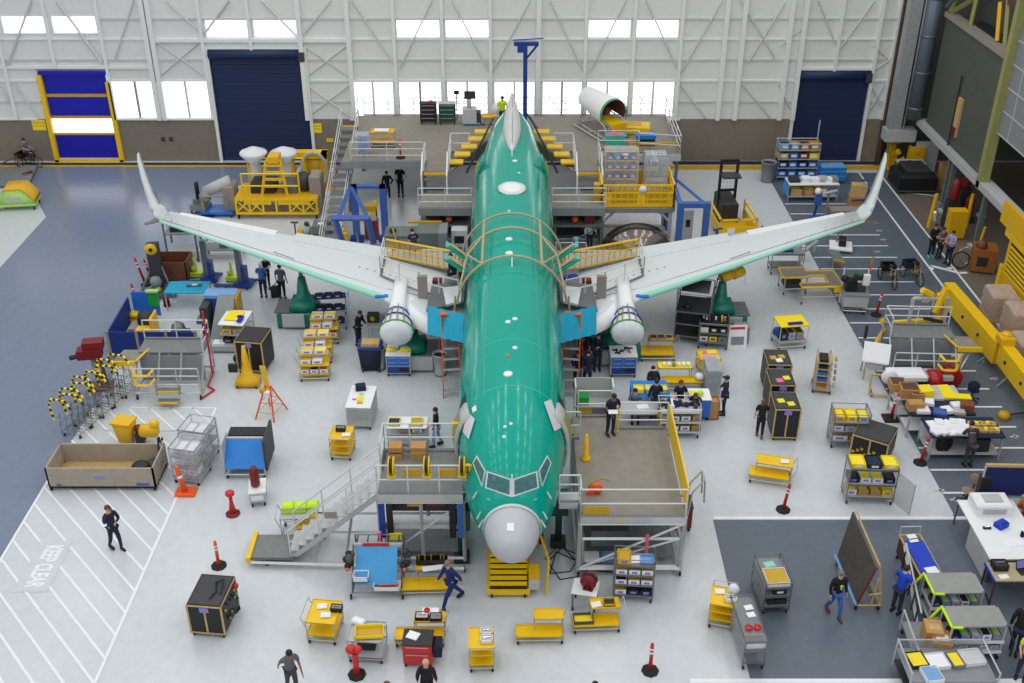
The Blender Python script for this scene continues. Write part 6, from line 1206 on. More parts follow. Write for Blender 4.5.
for s in (-1,1):
    who='a' if s<0 else 'b'
    railing(t,[(s*3.3,54.2),(s*3.3,57.0)],DZ,1.1,'rail',3,1.3,name='inner_rail'); railing(t,[(s*2.3,57.0),(s*3.3,57.0)],DZ,1.1,'rail',2,1,name='inner_rail'); railing(t,[(s*4.6,54.2),(s*4.6,55.6)],DZ,1.1,'rail',3,1.4,name='inner_rail')
    b=MB(); b.slab([(s*2.3,53.3,3.6),(s*1.0,59.4,4.5),(s*1.02,59.4,4.55),(s*2.35,53.3,3.68)],(s*.05,0,0),'drk'); b.obj('fuselage_buffer',t)
    b=MB()
    for i in range(5): y=54.8+i*.85; b.box(s*(3.0-.34*i)-.42,y,DZ+.15+.12*i,s*(3.0-.34*i)+.42,y+.6,DZ+.23+.12*i,'yellow')
    b.obj('yellow_step_trays',t)
    b=MB(); b.box(min(s*3.4,s*4.6),53.9,2.95,max(s*3.4,s*4.6),54.2,3.0,'grate'); b.box(min(s*3.4,s*4.6),53.85,3.28,max(s*3.4,s*4.6),53.95,3.4,'yellow2'); b.box(min(s*3.4,s*4.6),53.5,2.6,max(s*3.4,s*4.6),53.8,2.65,'drk'); b.obj('step',t)
    for x in (3.35,4.65): b=MB(); b.path([(s*x,53.0,2.55),(s*x,53.0,3.6),(s*x,54.3,4.4),(s*x,54.3,3.36)],.045,'white',5); b.obj('step_rail',t)
    b=MB(); b.box(min(s*2.0,s*4.7),51.2,2.45,max(s*2.0,s*4.7),53.2,2.55,'deck'); b.box(min(s*2.0,s*4.7),51.1,2.2,max(s*2.0,s*4.7),51.2,2.6,'grey'); b.obj('lower_deck',t)
    railing(t,[(s*2.0,51.2),(s*4.7,51.2)],2.55,1.1,'rail',3,1.3,name='lower_rail')
    boxframe(t,min(s*2.2,s*4.6),51.4,max(s*2.2,s*4.6),53,.1,1.5,'ggrey',.07,'under_frame'); b=MB(); b.box(min(s*2.1,s*4.7),51.3,1.5,max(s*2.1,s*4.7),53,1.6,'ggrey'); b.box(min(s*2.3,s*4.4),52.0,1.6,max(s*2.3,s*4.4),52.8,2.2,'drk'); b.box(min(s*2.2,s*4.6),53.0,.1,max(s*2.2,s*4.6),53.1,2.4,'drk'); b.ball((s*3.2,51.5,1.85),.2,'orange',6); b.box(min(s*3.7,s*4.2),51.5,1.6,max(s*3.7,s*4.2),51.8,2.0,'darkred'); b.obj('under_shelf',t)
for x in (-9,-4.8,4.8,9):
    for y in (56.8,62.9): b=MB(); b.box(x-.08,y-.08,0,x+.08,y+.08,DZ-.1,'dsteel'); b.obj('leg',t)
stairs(t,(-9.35,51.2,.1),(-9.35,61.3,DZ),.95,15,'grate','alu','yellow2',True)
b=MB(); b.box(-9.85,51.05,.05,-8.85,51.2,.15,'yellow2'); b.box(-9.8,61.2,DZ,-8.9,61.35,DZ+.04,'yellow2'); b.obj('stair_edge',t)
b=MB(); b.box(-8.4,56.2,DZ+.0,-7.7,57.0,DZ+1.2,'clear'); b.box(-8.3,56.3,DZ+.2,-7.8,56.9,DZ+1.0,'gblue'); one(b,'wrapped_unit','blue-grey plastic wrapped unit by the top of the tail dock stair','crate')
cart('yellow two shelf cart with papers at the stair end of the tail dock',(-7.1,57.6,DZ),1.3,.8,[.3,.85],0,.06,'yellow2','steel','r',cat='cart')
b=MB(); b.box(-.45,-.25,0,.35,.2,.04,'papr'); one(b,'papers','papers on the yellow cart at the stair end of the tail dock','papers',(-7.1,58.0,DZ+.92))
delineator(0,0,'thin orange post behind the front rail of the tail dock','orange',1.1).location=(-6.0,56.2,DZ)
for i,x in enumerate((-4.85,-3.75)): 
    cabinet('black drawer tool chest on the tail dock, '+('with a red item on its top','the greenish one nearer the monitor cart')[i],(x,61.6,DZ),.95,.5,1.25,0,'black' if i==0 else 'tealdark',(.25,.25,.25,.25),'black' if i==0 else 'tealdark','drk' if i==0 else 'lgrey',hm='alu')
b=MB(); b.box(-.1,-.1,0,.12,.1,.12,'red'); one(b,'red_tin','small red tin on the black tool chest of the tail dock','tin',(-4.7,61.8,DZ+1.25))
t=T('monitor_cart','white cabinet cart with a black monitor on the tail dock','computer cart',(-2.35,61.4,DZ)); b=MB(); b.box(-.5,0,.15,.3,.7,.95,'lgrey'); b.box(.3,.1,.15,.55,.6,.75,'charcoal'); b.box(-.5,-.02,.1,.5,.7,.16,'sky'); b.tube((-.1,.4,.95),(-.1,.4,1.5),.1,'lgrey',8); b.obj('cabinet_body',t); b=MB(); b.box(-.4,.3,1.5,.25,.36,1.95,'black'); b.box(-.37,.295,1.53,.22,.3,1.92,'drk'); b.obj('monitor',t); b=MB(); b.tube((-.85,.6,.1),(-.85,.6,1.7),.03,'dsteel'); b.box(-1.0,.5,1.7,-.7,.65,1.9,'black'); b.obj('camera_pole',t)
t=cart('yellow flat cart carrying a red and white reel beside the hi-vis vest worker',(-.95,61.4,DZ),1.5,.7,[.45],0,.08,'yellow','steel'); reel('hose_reel','red and white hose reel on the yellow cart of the tail dock',(-.85,61.7,DZ+.55),'white',.33,.3,80)
person(503,0,0,'hivis','navycl','person in hi-vis yellow vest leaning over the tail tip on the tail dock','fwd','fwd',pos=(-.55,61.1,0),z=DZ,h=1.9,bend=8)
t=T('boom_mast','tall dark blue boom mast with a short top arm behind the tail','crane',(.75,61.6,DZ)); b=MB(); b.box(-.12,-.12,0,.12,.12,4.6,'dblue'); b.tube((0,0,.8),(.7,-.7,.02),.06,'dblue',4); b.box(-.3,-.3,0,.3,.3,.05,'dblue'); b.obj('mast',t); b=MB(); b.box(-.65,-.12,4.6,.75,.12,4.8,'dblue'); b.box(-.45,-.2,4.25,.1,.2,4.6,'dblue'); b.tube((0,0,3.8),(.7,0,4.65),.06,'dblue',4); b.tube((-.7,0,4.9),(1.0,0,5.0),.04,'gblue',5); b.obj('top_arm',t)
# white cylinder mock-up
t=T('barrel_fixture','white open ended barrel with yellow inner tray on a tilted steel stand, tail dock','fixture',(5.7,59.5,DZ),26)
b=MB(); n=20
def arc(y,r,z): return [V3((r*math.cos(a_),y,z+r*math.sin(a_))) for a_ in [R(-25+230*i/n) for i in range(n+1)]]
b.loft([arc(0,.8,1.35),arc(.25,.85,1.35),arc(3.0,.62,1.45)],'white',cap=False,close=False); b.loft([arc(.02,.74,1.35),arc(2.9,.57,1.45)],'brown',cap=False,close=False); b.loft([arc(-.02,.86,1.35),arc(.1,.86,1.35)],'green',cap=False,close=False)
b.lathe([(.5,0),(.6,.05)],'drk',(0,2.7,1.4),16,'y'); b.obj('barrel_shell',t)
b=MB(); b.box(-.45,-.6,.85,.45,2.2,.95,'yellow'); b.box(-.45,-.65,.55,.45,-.58,.95,'yellow2'); b.ball((.1,1.0,1.25),.28,'brownt',8); b.obj('yellow_tray',t)
b=MB()
for x in (-.7,.6): b.path([(x,-.5,.1),(x,2.6,.1),(x,2.2,1.2),(x,-.2,.8),(x,-.5,.1)],.05,'steel',4)
for y in (-.5,1,2.6): b.tube((-1.1,y,.12),(.6,y,.12),.05,'steel',4)
b.tube((-1.1,-.5,.12),(-1.1,2.6,.12),.05,'steel',4); b.obj('stand',t); casters(t,1.5,3.0,.07,-.5)
b=MB(); b.box(-.95,0,.05,.8,1.0,.5,'yellow',.08); b.box(-.6,.2,.48,.3,.8,.52,'gold'); one(b,'yellow_box','low yellow box on the tail dock beside the white barrel','box',(7.0,59.8,DZ),-8)
for i,(x,m_,c_) in enumerate(((5.7,'lightteal','pink'),(7.4,'bluetop','black'))):
    b=MB(); b.box(-.55,0,.4,.55,.6,.6,m_); b.box(-.5,.02,.0,.5,.58,.4,('lightteal','black')[i]); b.box(-.4,.15,.6,.4,.5,.64,c_ if i==0 else 'sky'); one(b,'tool_case',('teal case with a pink lid on the tail dock','blue topped black case on the tail dock')[i],'case',(x,58.0,DZ))
# blue portals near the dock
t=T('blue_gantry','blue steel portal frame at the foot of the tail dock stair','gantry',(0,0,0)); a_=G(353,243);c_=G(372,238)
b=MB(); b.tube((-7.9,49.0,0),(-8.6,49.0,3.0),.16,'gblue',4); b.tube((-6.6,49.4,0),(-7.0,49.0,3.0),.16,'gblue',4); b.tube((-8.75,49.0,3.0),(-6.9,49.0,3.0),.16,'gblue',4); b.tube((-8.4,49.1,3.0),(-8.3,52.6,3.1),.12,'gblue',4); b.tube((-7.0,49.1,3.0),(-8.2,52.6,3.1),.1,'gblue',4); b.obj('front_portal',t)
for x in (-8.15,-6.65): b=MB(); b.box(x-.17,52.7,0,x+.17,53.0,3.15,'gblue'); b.box(x-.35,52.6,0,x+.35,53.1,.25,'dblue'); b.obj('post',t)
b=MB(); b.box(-8.3,52.7,3.0,-6.5,53.0,3.15,'gblue'); b.obj('lintel',t)
b=MB(); b.box(-.35,0,.1,.35,.5,1.1,'darkred'); b.box(-.3,.1,1.1,.3,.45,1.25,'lgrey'); b.box(-.3,.1,1.6,.3,.4,1.9,'gold'); b.box(-.32,.3,1.2,-.26,.4,1.7,'drk'); b.box(.26,.3,1.2,.32,.4,1.7,'drk'); one(b,'red_extinguisher_stand','dark red cabinet with a gold top between the blue portal posts','cabinet',(-7.4,52.9,0))
t=T('ladder_stand','yellow folding step beside the blue portal frame','steps',(G(372,225).x,G(372,225).y,0)); b=MB(); b.slab([(-.3,0,0),(.1,0,0),(.35,.2,1.3),(.1,.2,1.3)],(0,.08,0),'yellow'); b.slab([(-.3,.7,0),(.1,.7,0),(.35,.3,1.3),(.1,.3,1.3)],(0,.08,0),'yellow'); b.obj('frame',t)
b=MB(); b.box(-.2,-.2,0,.2,.2,.9,'yellow2',.05); b.lathe([(.12,.9),(.05,1.1)],'yellow',(0,0,0),8); one(b,'yellow_bollard','short yellow bollard at the foot of the blue portal frame','bollard',(G(345,247).x,G(345,247).y,0))
# grey control cabinet bank
X,Y,w,h,dp=D(393,438,244,214); w=2.5; t=T('control_cabinet','bank of grey-green electrical cabinets behind the wing root','cabinet',(-4.9,49.3,0)); b=MB(); b.box(-1.4,0,.1,-.7,1.2,1.9,'ggrey'); b.box(-.7,0,.1,.2,1.2,1.9,'ggrey'); b.box(.2,-.1,.1,1.3,1.2,2.1,'ggrey'); b.box(1.3,-.1,.1,1.7,1.2,2.1,'grey'); b.obj('cabinet_body',t)
for i,(x0,x1) in enumerate(((-1.35,-.75),(-.65,.12),(.25,.95))): b=MB(); b.box(x0,-.14 if i==2 else -.04,.25,x1,-.1 if i==2 else 0,1.75,'grey' if i!=2 else 'ggrey'); b.box(x0+.2,-.15 if i==2 else -.05,.9,x0+.4,-.14 if i==2 else -.04,1.1,'lgrey'); b.obj('door',t)
b=MB(); b.box(-.3,1.1,2.1,1.4,1.2,2.2,'gold'); b.ball((-1.0,.5,2.0),.2,'drk',8,.5,1); b.obj('top_fitting',t)
b=MB(); b.box(-.5,0,.05,.5,.7,1.7,'wall2',.03); b.box(-.3,.1,1.68,.3,.4,1.74,'lgrey'); one(b,'cream_cabinet','tall cream cabinet standing in front of the grey electrical cabinets','cabinet',(-3.85,47.6,.0))
t=T('inclined_conveyor','inclined grey step conveyor with orange plank beside the blue portal frame','work platform',(-6.2,47.6,0),18)
b=MB(); b.slab([(-.9,0,.3),(.9,0,.3),(.9,1.6,1.5),(-.9,1.6,1.5)],(0,0,.08),'grate'); b.obj('incline',t); b=MB(); b.slab([(-.2,.2,.6),(.5,.1,.6),(1.0,1.0,1.2),(.3,1.1,1.2)],(0,0,.12),'bronze'); b.obj('plank',t)
railing(t,[(-.9,0,.3),(-.9,1.6,1.5)],0,.8,'dsteel',2,.6,name='handrail'); railing(t,[(.9,0,.3),(.9,1.6,1.5)],0,.8,'gold',1,.9,name='yellow_handrail',kick=False); casters(t,1.6,1.6,.1)
t=rack('steel wire trolley of grey kit between the cream cabinet and the hoops',(-2.75,47.4,0),1.4,1.0,1.3,(.4,.9),0,'alu','grey'); b=MB(); b.box(-.4,-.2,0,.4,.3,.35,'sky',.05); put(t,0,.5,.9,b,'machine_part','grey-blue part on the wire trolley near the hoops','part')
t=T('printer_stand','white patterned machine under the tail dock lower deck','machine',(-2.6,50.4,0)); b=MB(); b.box(-.45,0,.1,.35,.6,1.7,'white'); b.box(-.3,-.01,1.0,.2,0,1.4,'drk'); b.box(-.2,-.01,.5,.25,0,.8,'lilac'); b.obj('body',t); casters(t,.8,.6,.07)
b=MB(); b.slab([(-.1,0,0),(.15,0,0),(.4,.3,1.2),(.15,.3,1.2)],(0,.05,0),'yellow'); one(b,'yellow_bar','leaning yellow bar under the tail dock lower deck','bar',(-3.7,51.0,0))
# other side: basket platform
X0,X1,Y0,Y1=4.55,8.2,51.8,54.3
t=T('basket_platform','raised yellow basket platform carrying wrapped blue racks beside the tail','work platform',(0,0,0))
b=MB(); b.box(X0,Y0,2.35,X1,Y1,2.45,'yellow2'); b.obj('floor_plate',t)
for nm,p,q in (('front_guard',(X0,Y0),(X1,Y0)),('side_guard',(X0,Y0),(X0,Y1)),('side_guard',(X1,Y0),(X1,Y1))):
    b=MB(); L_=max(abs(q[0]-p[0]),abs(q[1]-p[1])); n=max(2,round(L_/.32))
    for i in range(n+1): f=i/n; x=p[0]+(q[0]-p[0])*f; y=p[1]+(q[1]-p[1])*f; b.box(x-.025,y-.025,2.4,x+.025,y+.025,3.55,'yellow')
    for z in (2.4,2.75,3.1,3.5): b.box(min(p[0],q[0])-.04,min(p[1],q[1])-.04,z,max(p[0],q[0])+.04,max(p[1],q[1])+.04,z+.09,'yellow')
    if nm=='front_guard': b.box(X0+.5,Y0,2.6,X0+1.8,Y0+.04,3.3,'gold'); b.box(X0+2.2,Y0,2.6,X1-.3,Y0+.04,3.3,'gold'); b.lathe([(.2,0),(.2,.06)],'papr',(X0+2.05,Y0-.1,3.35),16,'y')
    b.obj(nm,t)
boxframe(t,X0+.1,Y0+.1,X1-.1,Y1,.1,2.3,'lgrey',.1,'leg_frame',False)
b=MB(); b.tube((X0+.1,Y0+.1,1.5),(X0+.8,Y0+.1,2.2),.07,'lgrey',4); b.tube((X1-.1,Y0+.1,1.5),(X1-.8,Y0+.1,2.2),.07,'lgrey',4); b.box(X0,Y0,2.05,X1,Y0+.2,2.3,'grey'); b.obj('leg_brace',t)
b=MB(); b.box(X0-.4,Y0+.2,2.3,X0-.05,Y0+.6,3.5,'gold'); b.obj('yellow_gate',t)
t=rack('blue bin rack wrapped in clear film standing in the yellow basket platform',(X0+1.1,Y0+1.6,2.45),1.7,.8,2.3,(.3,.8,1.3,1.8),0,'yellow2','dblue',cover='clear',wheels=False)
for k,z in enumerate((.3,.8,1.3,1.8)): bins(t,'wrapped blue rack',-.8,.8,4,.35,.5,z,.25,['dblue','blue'],('bottom','second','third','top')[k]+' shelf','bins of the wrapped blue rack',inn=['drk','blue','papr'],face='papr')
t=rack('wrapped rack of loose tubing in the yellow basket platform',(X0+2.85,Y0+1.5,2.45),1.2,.8,2.1,(.4,1.0,1.6),0,'dsteel','grey',cover='clear',wheels=False)
b=MB(); 
for k in range(6): b.tube((-.4+.1*k,-.2,.1),(.4-.12*k,.2,.3+.05*k),.05,random.choice(['sky','plastic','blue']),6)
put(t,0,.4,1.6,b,'tube_bundle','loose pale tubes on the wrapped tubing rack','tubes')
b=MB(); b.box(-.4,0,0,.4,.3,1.1,'gold'); b.box(-.3,-.3,0,.3,0,.3,'yellow2'); one(b,'yellow_locker','yellow locker between the two wrapped racks in the basket','locker',(X0+2.1,Y0+2.0,2.45))
# curved polished panel beneath
t=T('curved_cowl','large curved polished metal shell lying beneath the yellow basket platform','shell',(6.4,50.3,0)); b=MB()
b.loft([[V3((1.85*math.cos(a_),y,.15+1.5*math.sin(a_))) for a_ in [PI*i/20 for i in range(21)]] for y in (0,.6,1.2)]+[[V3((1.6*math.cos(a_),1.3,.15+1.3*math.sin(a_))) for a_ in [PI*i/20 for i in range(21)]]],'mirror1'); b.obj('shell',t)
b=MB(); b.striped([(-.5,-.15,.3),(.2,-.05,1.6)],.05,'vyellow','black',.2); b.tube((.8,-.1,1.0),(1.6,-.1,.5),.05,'steel'); b.tube((.5,-.1,.6),(1.4,-.1,.2),.04,'steel'); b.tube((-.2,-.2,.35),(.7,-.3,.7),.1,'bronze',6); b.obj('braces',t)
b=MB(); b.box(-.1,-.1,0,.1,.1,1.6,'whitecl'); b.box(-.2,-.2,0,.2,.2,.3,'dblue'); b.box(-.15,-.15,1.6,.15,.15,1.9,'sk1'); 
person(0,0,20,'whitecl','navycl','person in white coat half hidden beside the yellow basket platform','down','fwd',pos=(4.0,51.6,0),z=0,long_=True,h=1.85)
t=rack('open steel rack with hoses behind the wing root dock near the white coat person',(2.9,48.2,0),1.5,1,1.6,(.4,1.0),0,'alu','grey'); b=MB(); b.lathe([(.15,0),(.18,.3),(.12,.9),(.15,1.1)],'sky',(0,0,0),10); put(t,.2,.5,1.0,b,'foil_bundle','pale foil wrapped bundle on the open steel rack','bundle'); b=MB(); b.box(-.3,0,0,.3,.5,1.3,'wall2'); one(b,'cream_cabinet','small cream cabinet at the basket platform corner','cabinet',(4.35,48.4,0))
# blue portal right
t=T('blue_gantry','blue steel portal frame beside the yellow basket platform','gantry',(0,0,0))
b=MB()
for x in (8.35,9.65): b.box(x-.15,50.2,0,x+.15,50.5,3.0,'gblue')
b.box(8.2,50.2,3.0,9.8,50.5,3.25,'gblue'); b.obj('portal_front',t); b=MB(); b.box(8.25,50.3,2.95,8.45,54.3,3.15,'gblue'); b.box(8.2,54.1,0,8.5,54.4,3.1,'gblue'); b.tube((9.6,50.4,3.1),(8.4,54.2,3.1),.1,'gblue',4); b.obj('portal_side',t)
b=MB(); b.box(-.25,0,.3,.25,.2,2.4,'lgrey'); b.box(-.12,-.02,1.5,.1,0,1.9,'black'); b.box(-.3,-.1,0,.3,.3,.3,'dsteel'); one(b,'control_pillar','pale control pillar inside the blue portal by the yellow basket','pillar',(8.95,51.3,0))
b=MB(); b.tube((0,0,0),(0,0,2.0),.06,'dblue'); b.tube((-.2,0,2.0),(.25,0,2.1),.05,'dblue'); b.box(-.25,-.2,0,.25,.2,.08,'dblue'); one(b,'hook_pole','slim dark blue pole with a hook beside the blue portal','pole',(10.15,49.8,0))
b=MB(); b.box(-.6,-.2,0,.6,.2,.25,'darkred',.05); one(b,'red_tarp','dark red tarpaulin roll on the floor at the blue portal','tarp',(9.1,49.3,0))
# reach truck with yellow cage
t=T('stock_picker','black order picker lift with a yellow cage basket','lift truck',(G(733,233).x,G(733,233).y,0),4)
b=MB(); b.box(-.45,1.0,.1,.45,2.9,1.3,'drk',.1); b.box(-.5,.9,.1,-.35,2.7,.4,'black'); b.box(.35,.9,.1,.5,2.7,.4,'black'); b.obj('chassis',t)
b=MB()
for x in (-.45,.45): b.box(x-.06,1.9,.3,x+.06,2.1,3.4,'black')
for z in (1.6,2.4,3.3): b.box(-.45,1.95,z,.45,2.05,z+.12,'black')
b.box(-.5,1.2,2.6,.5,2.0,2.7,'charcoal'); b.obj('mast',t)
b=MB(); b.box(-.95,-.9,.1,.95,1.0,.2,'yellow2')
for (p,q) in (((-.95,-.9),(.95,-.9)),((-.95,-.9),(-.95,1.6)),((.95,-.9),(.95,1.6))):
    b.box(min(p[0],q[0])-.04,min(p[1],q[1])-.04,.2,max(p[0],q[0])+.04,max(p[1],q[1])+.04,.75,'yellow'); b.box(min(p[0],q[0])-.05,min(p[1],q[1])-.05,1.1,max(p[0],q[0])+.05,max(p[1],q[1])+.05,1.2,'yellow')
for p in ((-.95,-.9),(.95,-.9),(-.95,1.6),(.95,1.6),(0,-.9)): b.box(p[0]-.05,p[1]-.05,.1,p[0]+.05,p[1]+.05,1.2,'yellow')
b.obj('cage',t); b=MB(); b.box(-.6,-.96,.4,-.2,-.93,.7,'papr'); b.obj('notice',t)
b=MB(); b.box(-.35,-.04,.0,.35,.04,.01,'vyellow'); o=b.obj('floor_marking'); o.location=(G(692,178).x,G(692,178).y,.006); o['kind']='structure'; o['label']='short yellow floor dash'
b=MB(); b.lathe([(.2,0),(.04,.6)],'red',(0,0,0),10); one(b,'red_cone','small red cone just beyond the far edge of the wing near the picker lift','cone',GP(761,236))
# ================================================================ RIGHT SIDE
# under that wing
t=rack('tall dark mesh sided rack under the wing beside the green jack',GP(690,345),1.5,1.6,2.5,(.4,1.0,1.6),-14,'dsteel','drk',side='wire'); b=MB(); b.box(-.5,-.3,0,.4,.4,.5,'drk'); b.ball((-.3,-.2,.6),.2,'black',8); put(t,0,.7,1.0,b,'black_unit','black unit on the middle shelf of the dark mesh rack','machine'); b=MB(); b.box(-.6,-.6,0,.6,.6,.04,'charcoal'); put(t,0,.8,2.52,b,'black_board','dark board on top of the dark mesh rack','board')
t=T('step_ladder','dark red ladder leaning near the green jack under the wing','ladder',(G(712,318).x,G(712,318).y,0),-12)
for s in (-1,1): b=MB(); b.slab([(s*.22,0,0),(s*.22,.08,0),(s*.15+.4,1.5,2.8),(s*.15+.4,1.42,2.8)],(.05,0,0),'darkred'); b.obj('side_rail',t)
b=MB(); 
for i in range(8): f=(i+.5)/8; b.box(-.2+.4*f,1.45*f,2.8*f,.22+.4*f,1.45*f+.08,2.8*f+.04,'darkred')
b.obj('rungs',t)
for i,(dx,lb) in enumerate(((0,'yellow cylinder pad on the green jack under the wing'),(.55,'second yellow cylinder lying just under the wing edge'))):
    b=MB(); b.tube((0,0,0),(.5,.25,.1),.22,'yellow2',12); q=G(726,332); one(b,'yellow_cylinder',lb,'cylinder',(q.x-.3+dx+.0,q.y+.7+dx*.6,2.35))
b=MB(); b.tube((0,0,0),(-.5,.9,2.0),.04,'papr',5); one(b,'white_rod','thin white rod leaning up to the wing edge','rod',GP(746,284))
X,Y,w,h,dp=D(697,727,350,322); t=rack('steel trolley with black top trays and white bins in front of the green jack',(X,Y,0),1.3,.9,1.3,(.35,.8,1.25),-8,'dsteel','grey')
bins(t,'black tray trolley',-.6,.6,3,.35,.5,.8,.25,['white','drk','drk'],'middle shelf','bins of the black tray trolley',inn='drk',face='papr'); bins(t,'black tray trolley',-.6,.6,3,.35,.5,.35,.25,['white','vyellow','coverc'],'bottom shelf','bins of the black tray trolley',inn='gold',face='gblue')
b=MB(); b.tray(-.6,-.4,0,.6,.4,.1,'black',.03); 
for k in range(8): b.box(-.5+.13*k,-.25+random.uniform(0,.3),.03,-.42+.13*k,.0+random.uniform(0,.3),.2,random.choice(['papr','gold','drk','papr','wood']))
put(t,0,.45,1.25,b,'tool_tray','black tray of mixed small parts on top of the black tray trolley','tray')
t=T('notice_board','white notice board with red heading and grey picture leaning on a grey bin','sign',GP(737,349),4)
b=MB(); b.slab([(-.42,0,0),(.42,0,0),(.42,.25,1.05),(-.42,.25,1.05)],(0,.03,0),'papr'); b.obj('board',t); b=MB(); b.slab([(-.32,.2,.88),(.32,.2,.88),(.32,.225,.98),(-.32,.225,.98)],(0,-.01,.0),'red'); b.slab([(-.28,.035,.2),(.28,.035,.2),(.28,.12,.55),(-.28,.12,.55)],(0,-.01,0),'grey'); b.obj('heading_and_picture',t)
b=MB(); b.box(-.4,0,0,.35,.5,.9,'grey',.08); one(b,'grey_bin','grey bin behind the white notice board','bin',(G(741,346).x,G(741,346).y+.15,0))
# carts in the open
t=cart('cart with a yellow lid and blue strip between the wing and dark floor',GP(792,350),1.3,1.0,[.35,(1.15,-.65,.65,0,1.0,'vyellow')],8,.05,'lgrey','alu',name='lidded_cart'); b=MB(); b.box(-.25,-.06,0,.4,.1,.05,'royal'); put(t,0,.2,1.2,b,'blue_strip','blue strip on the yellow cart lid','strip'); b=MB(); b.ball((0,0,.3),.18,'dblue',8,1.3,.8); put(t,-.75,.2,.6,b,'blue_pouch','blue pouch hanging at the side of the yellow lid cart','pouch'); bins(t,'yellow lid cart',-.55,.55,3,.5,.6,.4,.35,['drk','lgrey','wood'],'bottom shelf','bins of the yellow lid cart',inn='drk')
t=T('parts_tower','tower cart of stacked pale parts with blue trays alone in the open','cart',GP(821,394),-12)
b=MB(); b.box(-.35,0,.15,.35,.9,.25,'wood'); 
for y in (.0,.9): b.tube((.2,y,.15),(.2,y,1.6),.035,'lgrey',4); b.tube((-.3,y,.15),(-.3,y,1.6),.03,'lgrey',4)
b.obj('frame',t)
for i in range(4): b=MB(); b.box(-.35,.05,.5+i*.3,.3,.85,.54+i*.3,'wood'); b.box(-.25,.1,.54+i*.3,.1,.7,.66+i*.3,'black' if i>1 else 'blue'); b.obj('tray',t)
for i in range(5): b=MB(); b.lathe([(.1,0),(.11,.08)],('lgrey','wood','coverc')[i%3],(.42,.15+.16*i,.4+.22*i),10,'x'); b.obj('pulley_wheel',t)
casters(t,.8,.9,.09)
for (px,py,lb,lid) in ((784,441,'black equipment case with two yellow cards on top, nearest the woman in black',1),(779,416,'black equipment case with pink and yellow items on top, second from the front',2),(776,395,'black equipment case farthest back of the row of three, with gold items',3)):
    t=flight_case(lb,GP(px,py),.95,1.2,1.45,-2,'charcoal')
    its={1:((-.2,.55,'vyellow'),(.15,.35,'vyellow')),2:((-.1,.3,'pink'),(.2,.5,'vyellow')),3:((-.2,.5,'gold'),(.15,.6,'gold'),(.0,.3,'papr'))}[lid]
    for i,(x,y,m_) in enumerate(its): b=MB(); b.box(-.13,-.13,0,.13,.13,.03,m_); put(t,x,y,1.47,b,'card','%s card, %s on the %s black case of the row of three'%({'vyellow':'yellow','pink':'pink','gold':'gold','papr':'white'}[m_],ORD[i],('front','second','farthest')[lid-1]),'card',10)
person(759,437,170,'blackcl','blackcl','woman in black t-shirt and trousers with light brown hair walking by black cases','swf','down',stride=.25,hair='hair2',longhair=True,h=1.72,shoe='brownt')
person(723,414,-100,'navycl','navycl','person in dark navy overalls standing side on in the open floor','cross','down',long_=True,hat='navycl',h=1.78)
for (x0,x1,yb,yt,lb,mode) in ((830,865,449,405,'grey wire rack with yellow bins and white bins, behind the tilted black case',0),(845,892,505,460,'wire rack with an open mesh door and yellow bins, nearest the red post',1)):
    X,Y,w,h,dp=D(x0,x1,yb,yt); t=rack(lb,(X,Y,0),w,.8,1.55,(.3,.75,1.15) if mode==0 else (.3,.85,1.5),-3,'dsteel','lgrey',side='wire')
    n_=('grey wire rack','mesh door wire rack')[mode]; g_='bins of the '+n_
    if mode==0:
        bins(t,n_,-w/2,w/2,3,.4,.6,1.15,.25,['yellow','vyellow','lgrey'],'top shelf',g_,inn='vyellow'); bins(t,n_,-w/2,w/2,3,.4,.6,.75,.22,['white','lgrey','white'],'middle shelf',g_,inn='wood'); bins(t,n_,-w/2,w/2,2,.4,.6,.3,.22,['white','wood'],'bottom shelf',g_,inn='wood')
    else:
        bins(t,n_,-w/2,w/2,3,.4,.6,1.5,.18,['vyellow','navycl','vyellow'],'top shelf',g_,inn=['vyellow','navycl','vyellow'],face='papr'); bins(t,n_,-w/2,w/2,4,.4,.5,.85,.2,['black','white','white','black'],'middle shelf',g_,inn=['drk','vyellow','vyellow','drk']); bins(t,n_,-w/2,w/2,4,.4,.5,.3,.22,['white','gold','gold','vyellow'],'bottom shelf',g_,inn='vyellow')
        b=MB(); b.slab([(w/2,0,.2),(w/2+.35,-.75,.2),(w/2+.35,-.75,1.5),(w/2,0,1.5)],(.02,0,0),'wire'); b.path([(w/2,0,.2),(w/2+.35,-.75,.2),(w/2+.35,-.75,1.5),(w/2,0,1.5)],.02,'steel',4); b.obj('mesh_door',t)
t=flight_case('black topped equipment case turned at an angle between the two wire racks',GP(866,464),1.3,1.3,1.1,-32,'charcoal',False); b=MB(); 
for k in range(8): b.box(-.6+.15*k,-.03,.35+.1*(k%3),-.5+.15*k,-.02,.45+.1*(k%3),'gold')
b.obj('yellow_fittings',t)
t=cart('yellow flat deck trolley with wire handle alone beside the red post',GP(769,486),1.5,.9,[(.35,-.75,.65,0,.6),(.7,-.55,.75,.3,.9)],-14,.04,'yellow','steel','r'); papers(t,.45,.6,.75,'white slip on the lone yellow deck trolley')
for (px,py,lb,tl) in ((783,510,'red post with black base near the yellow deck trolley',5),(890,419,'orange red post on a square black base beside the white table end',6),(920,463,'red post leaning beside the crowded work bench',6),(876,315,'red post with white bands on the parking bays near the tricycles',5)): delineator(px,py,lb,'red',1.15 if py>400 else 1.2,tilt=tl,sq=(py==419))
b=MB(); b.striped([(0,0,0),(.25,.1,1.5)],.06,'orange','gold',.4); one(b,'orange_post','thin orange and gold post behind the monitor cart','post',GP(864,286))
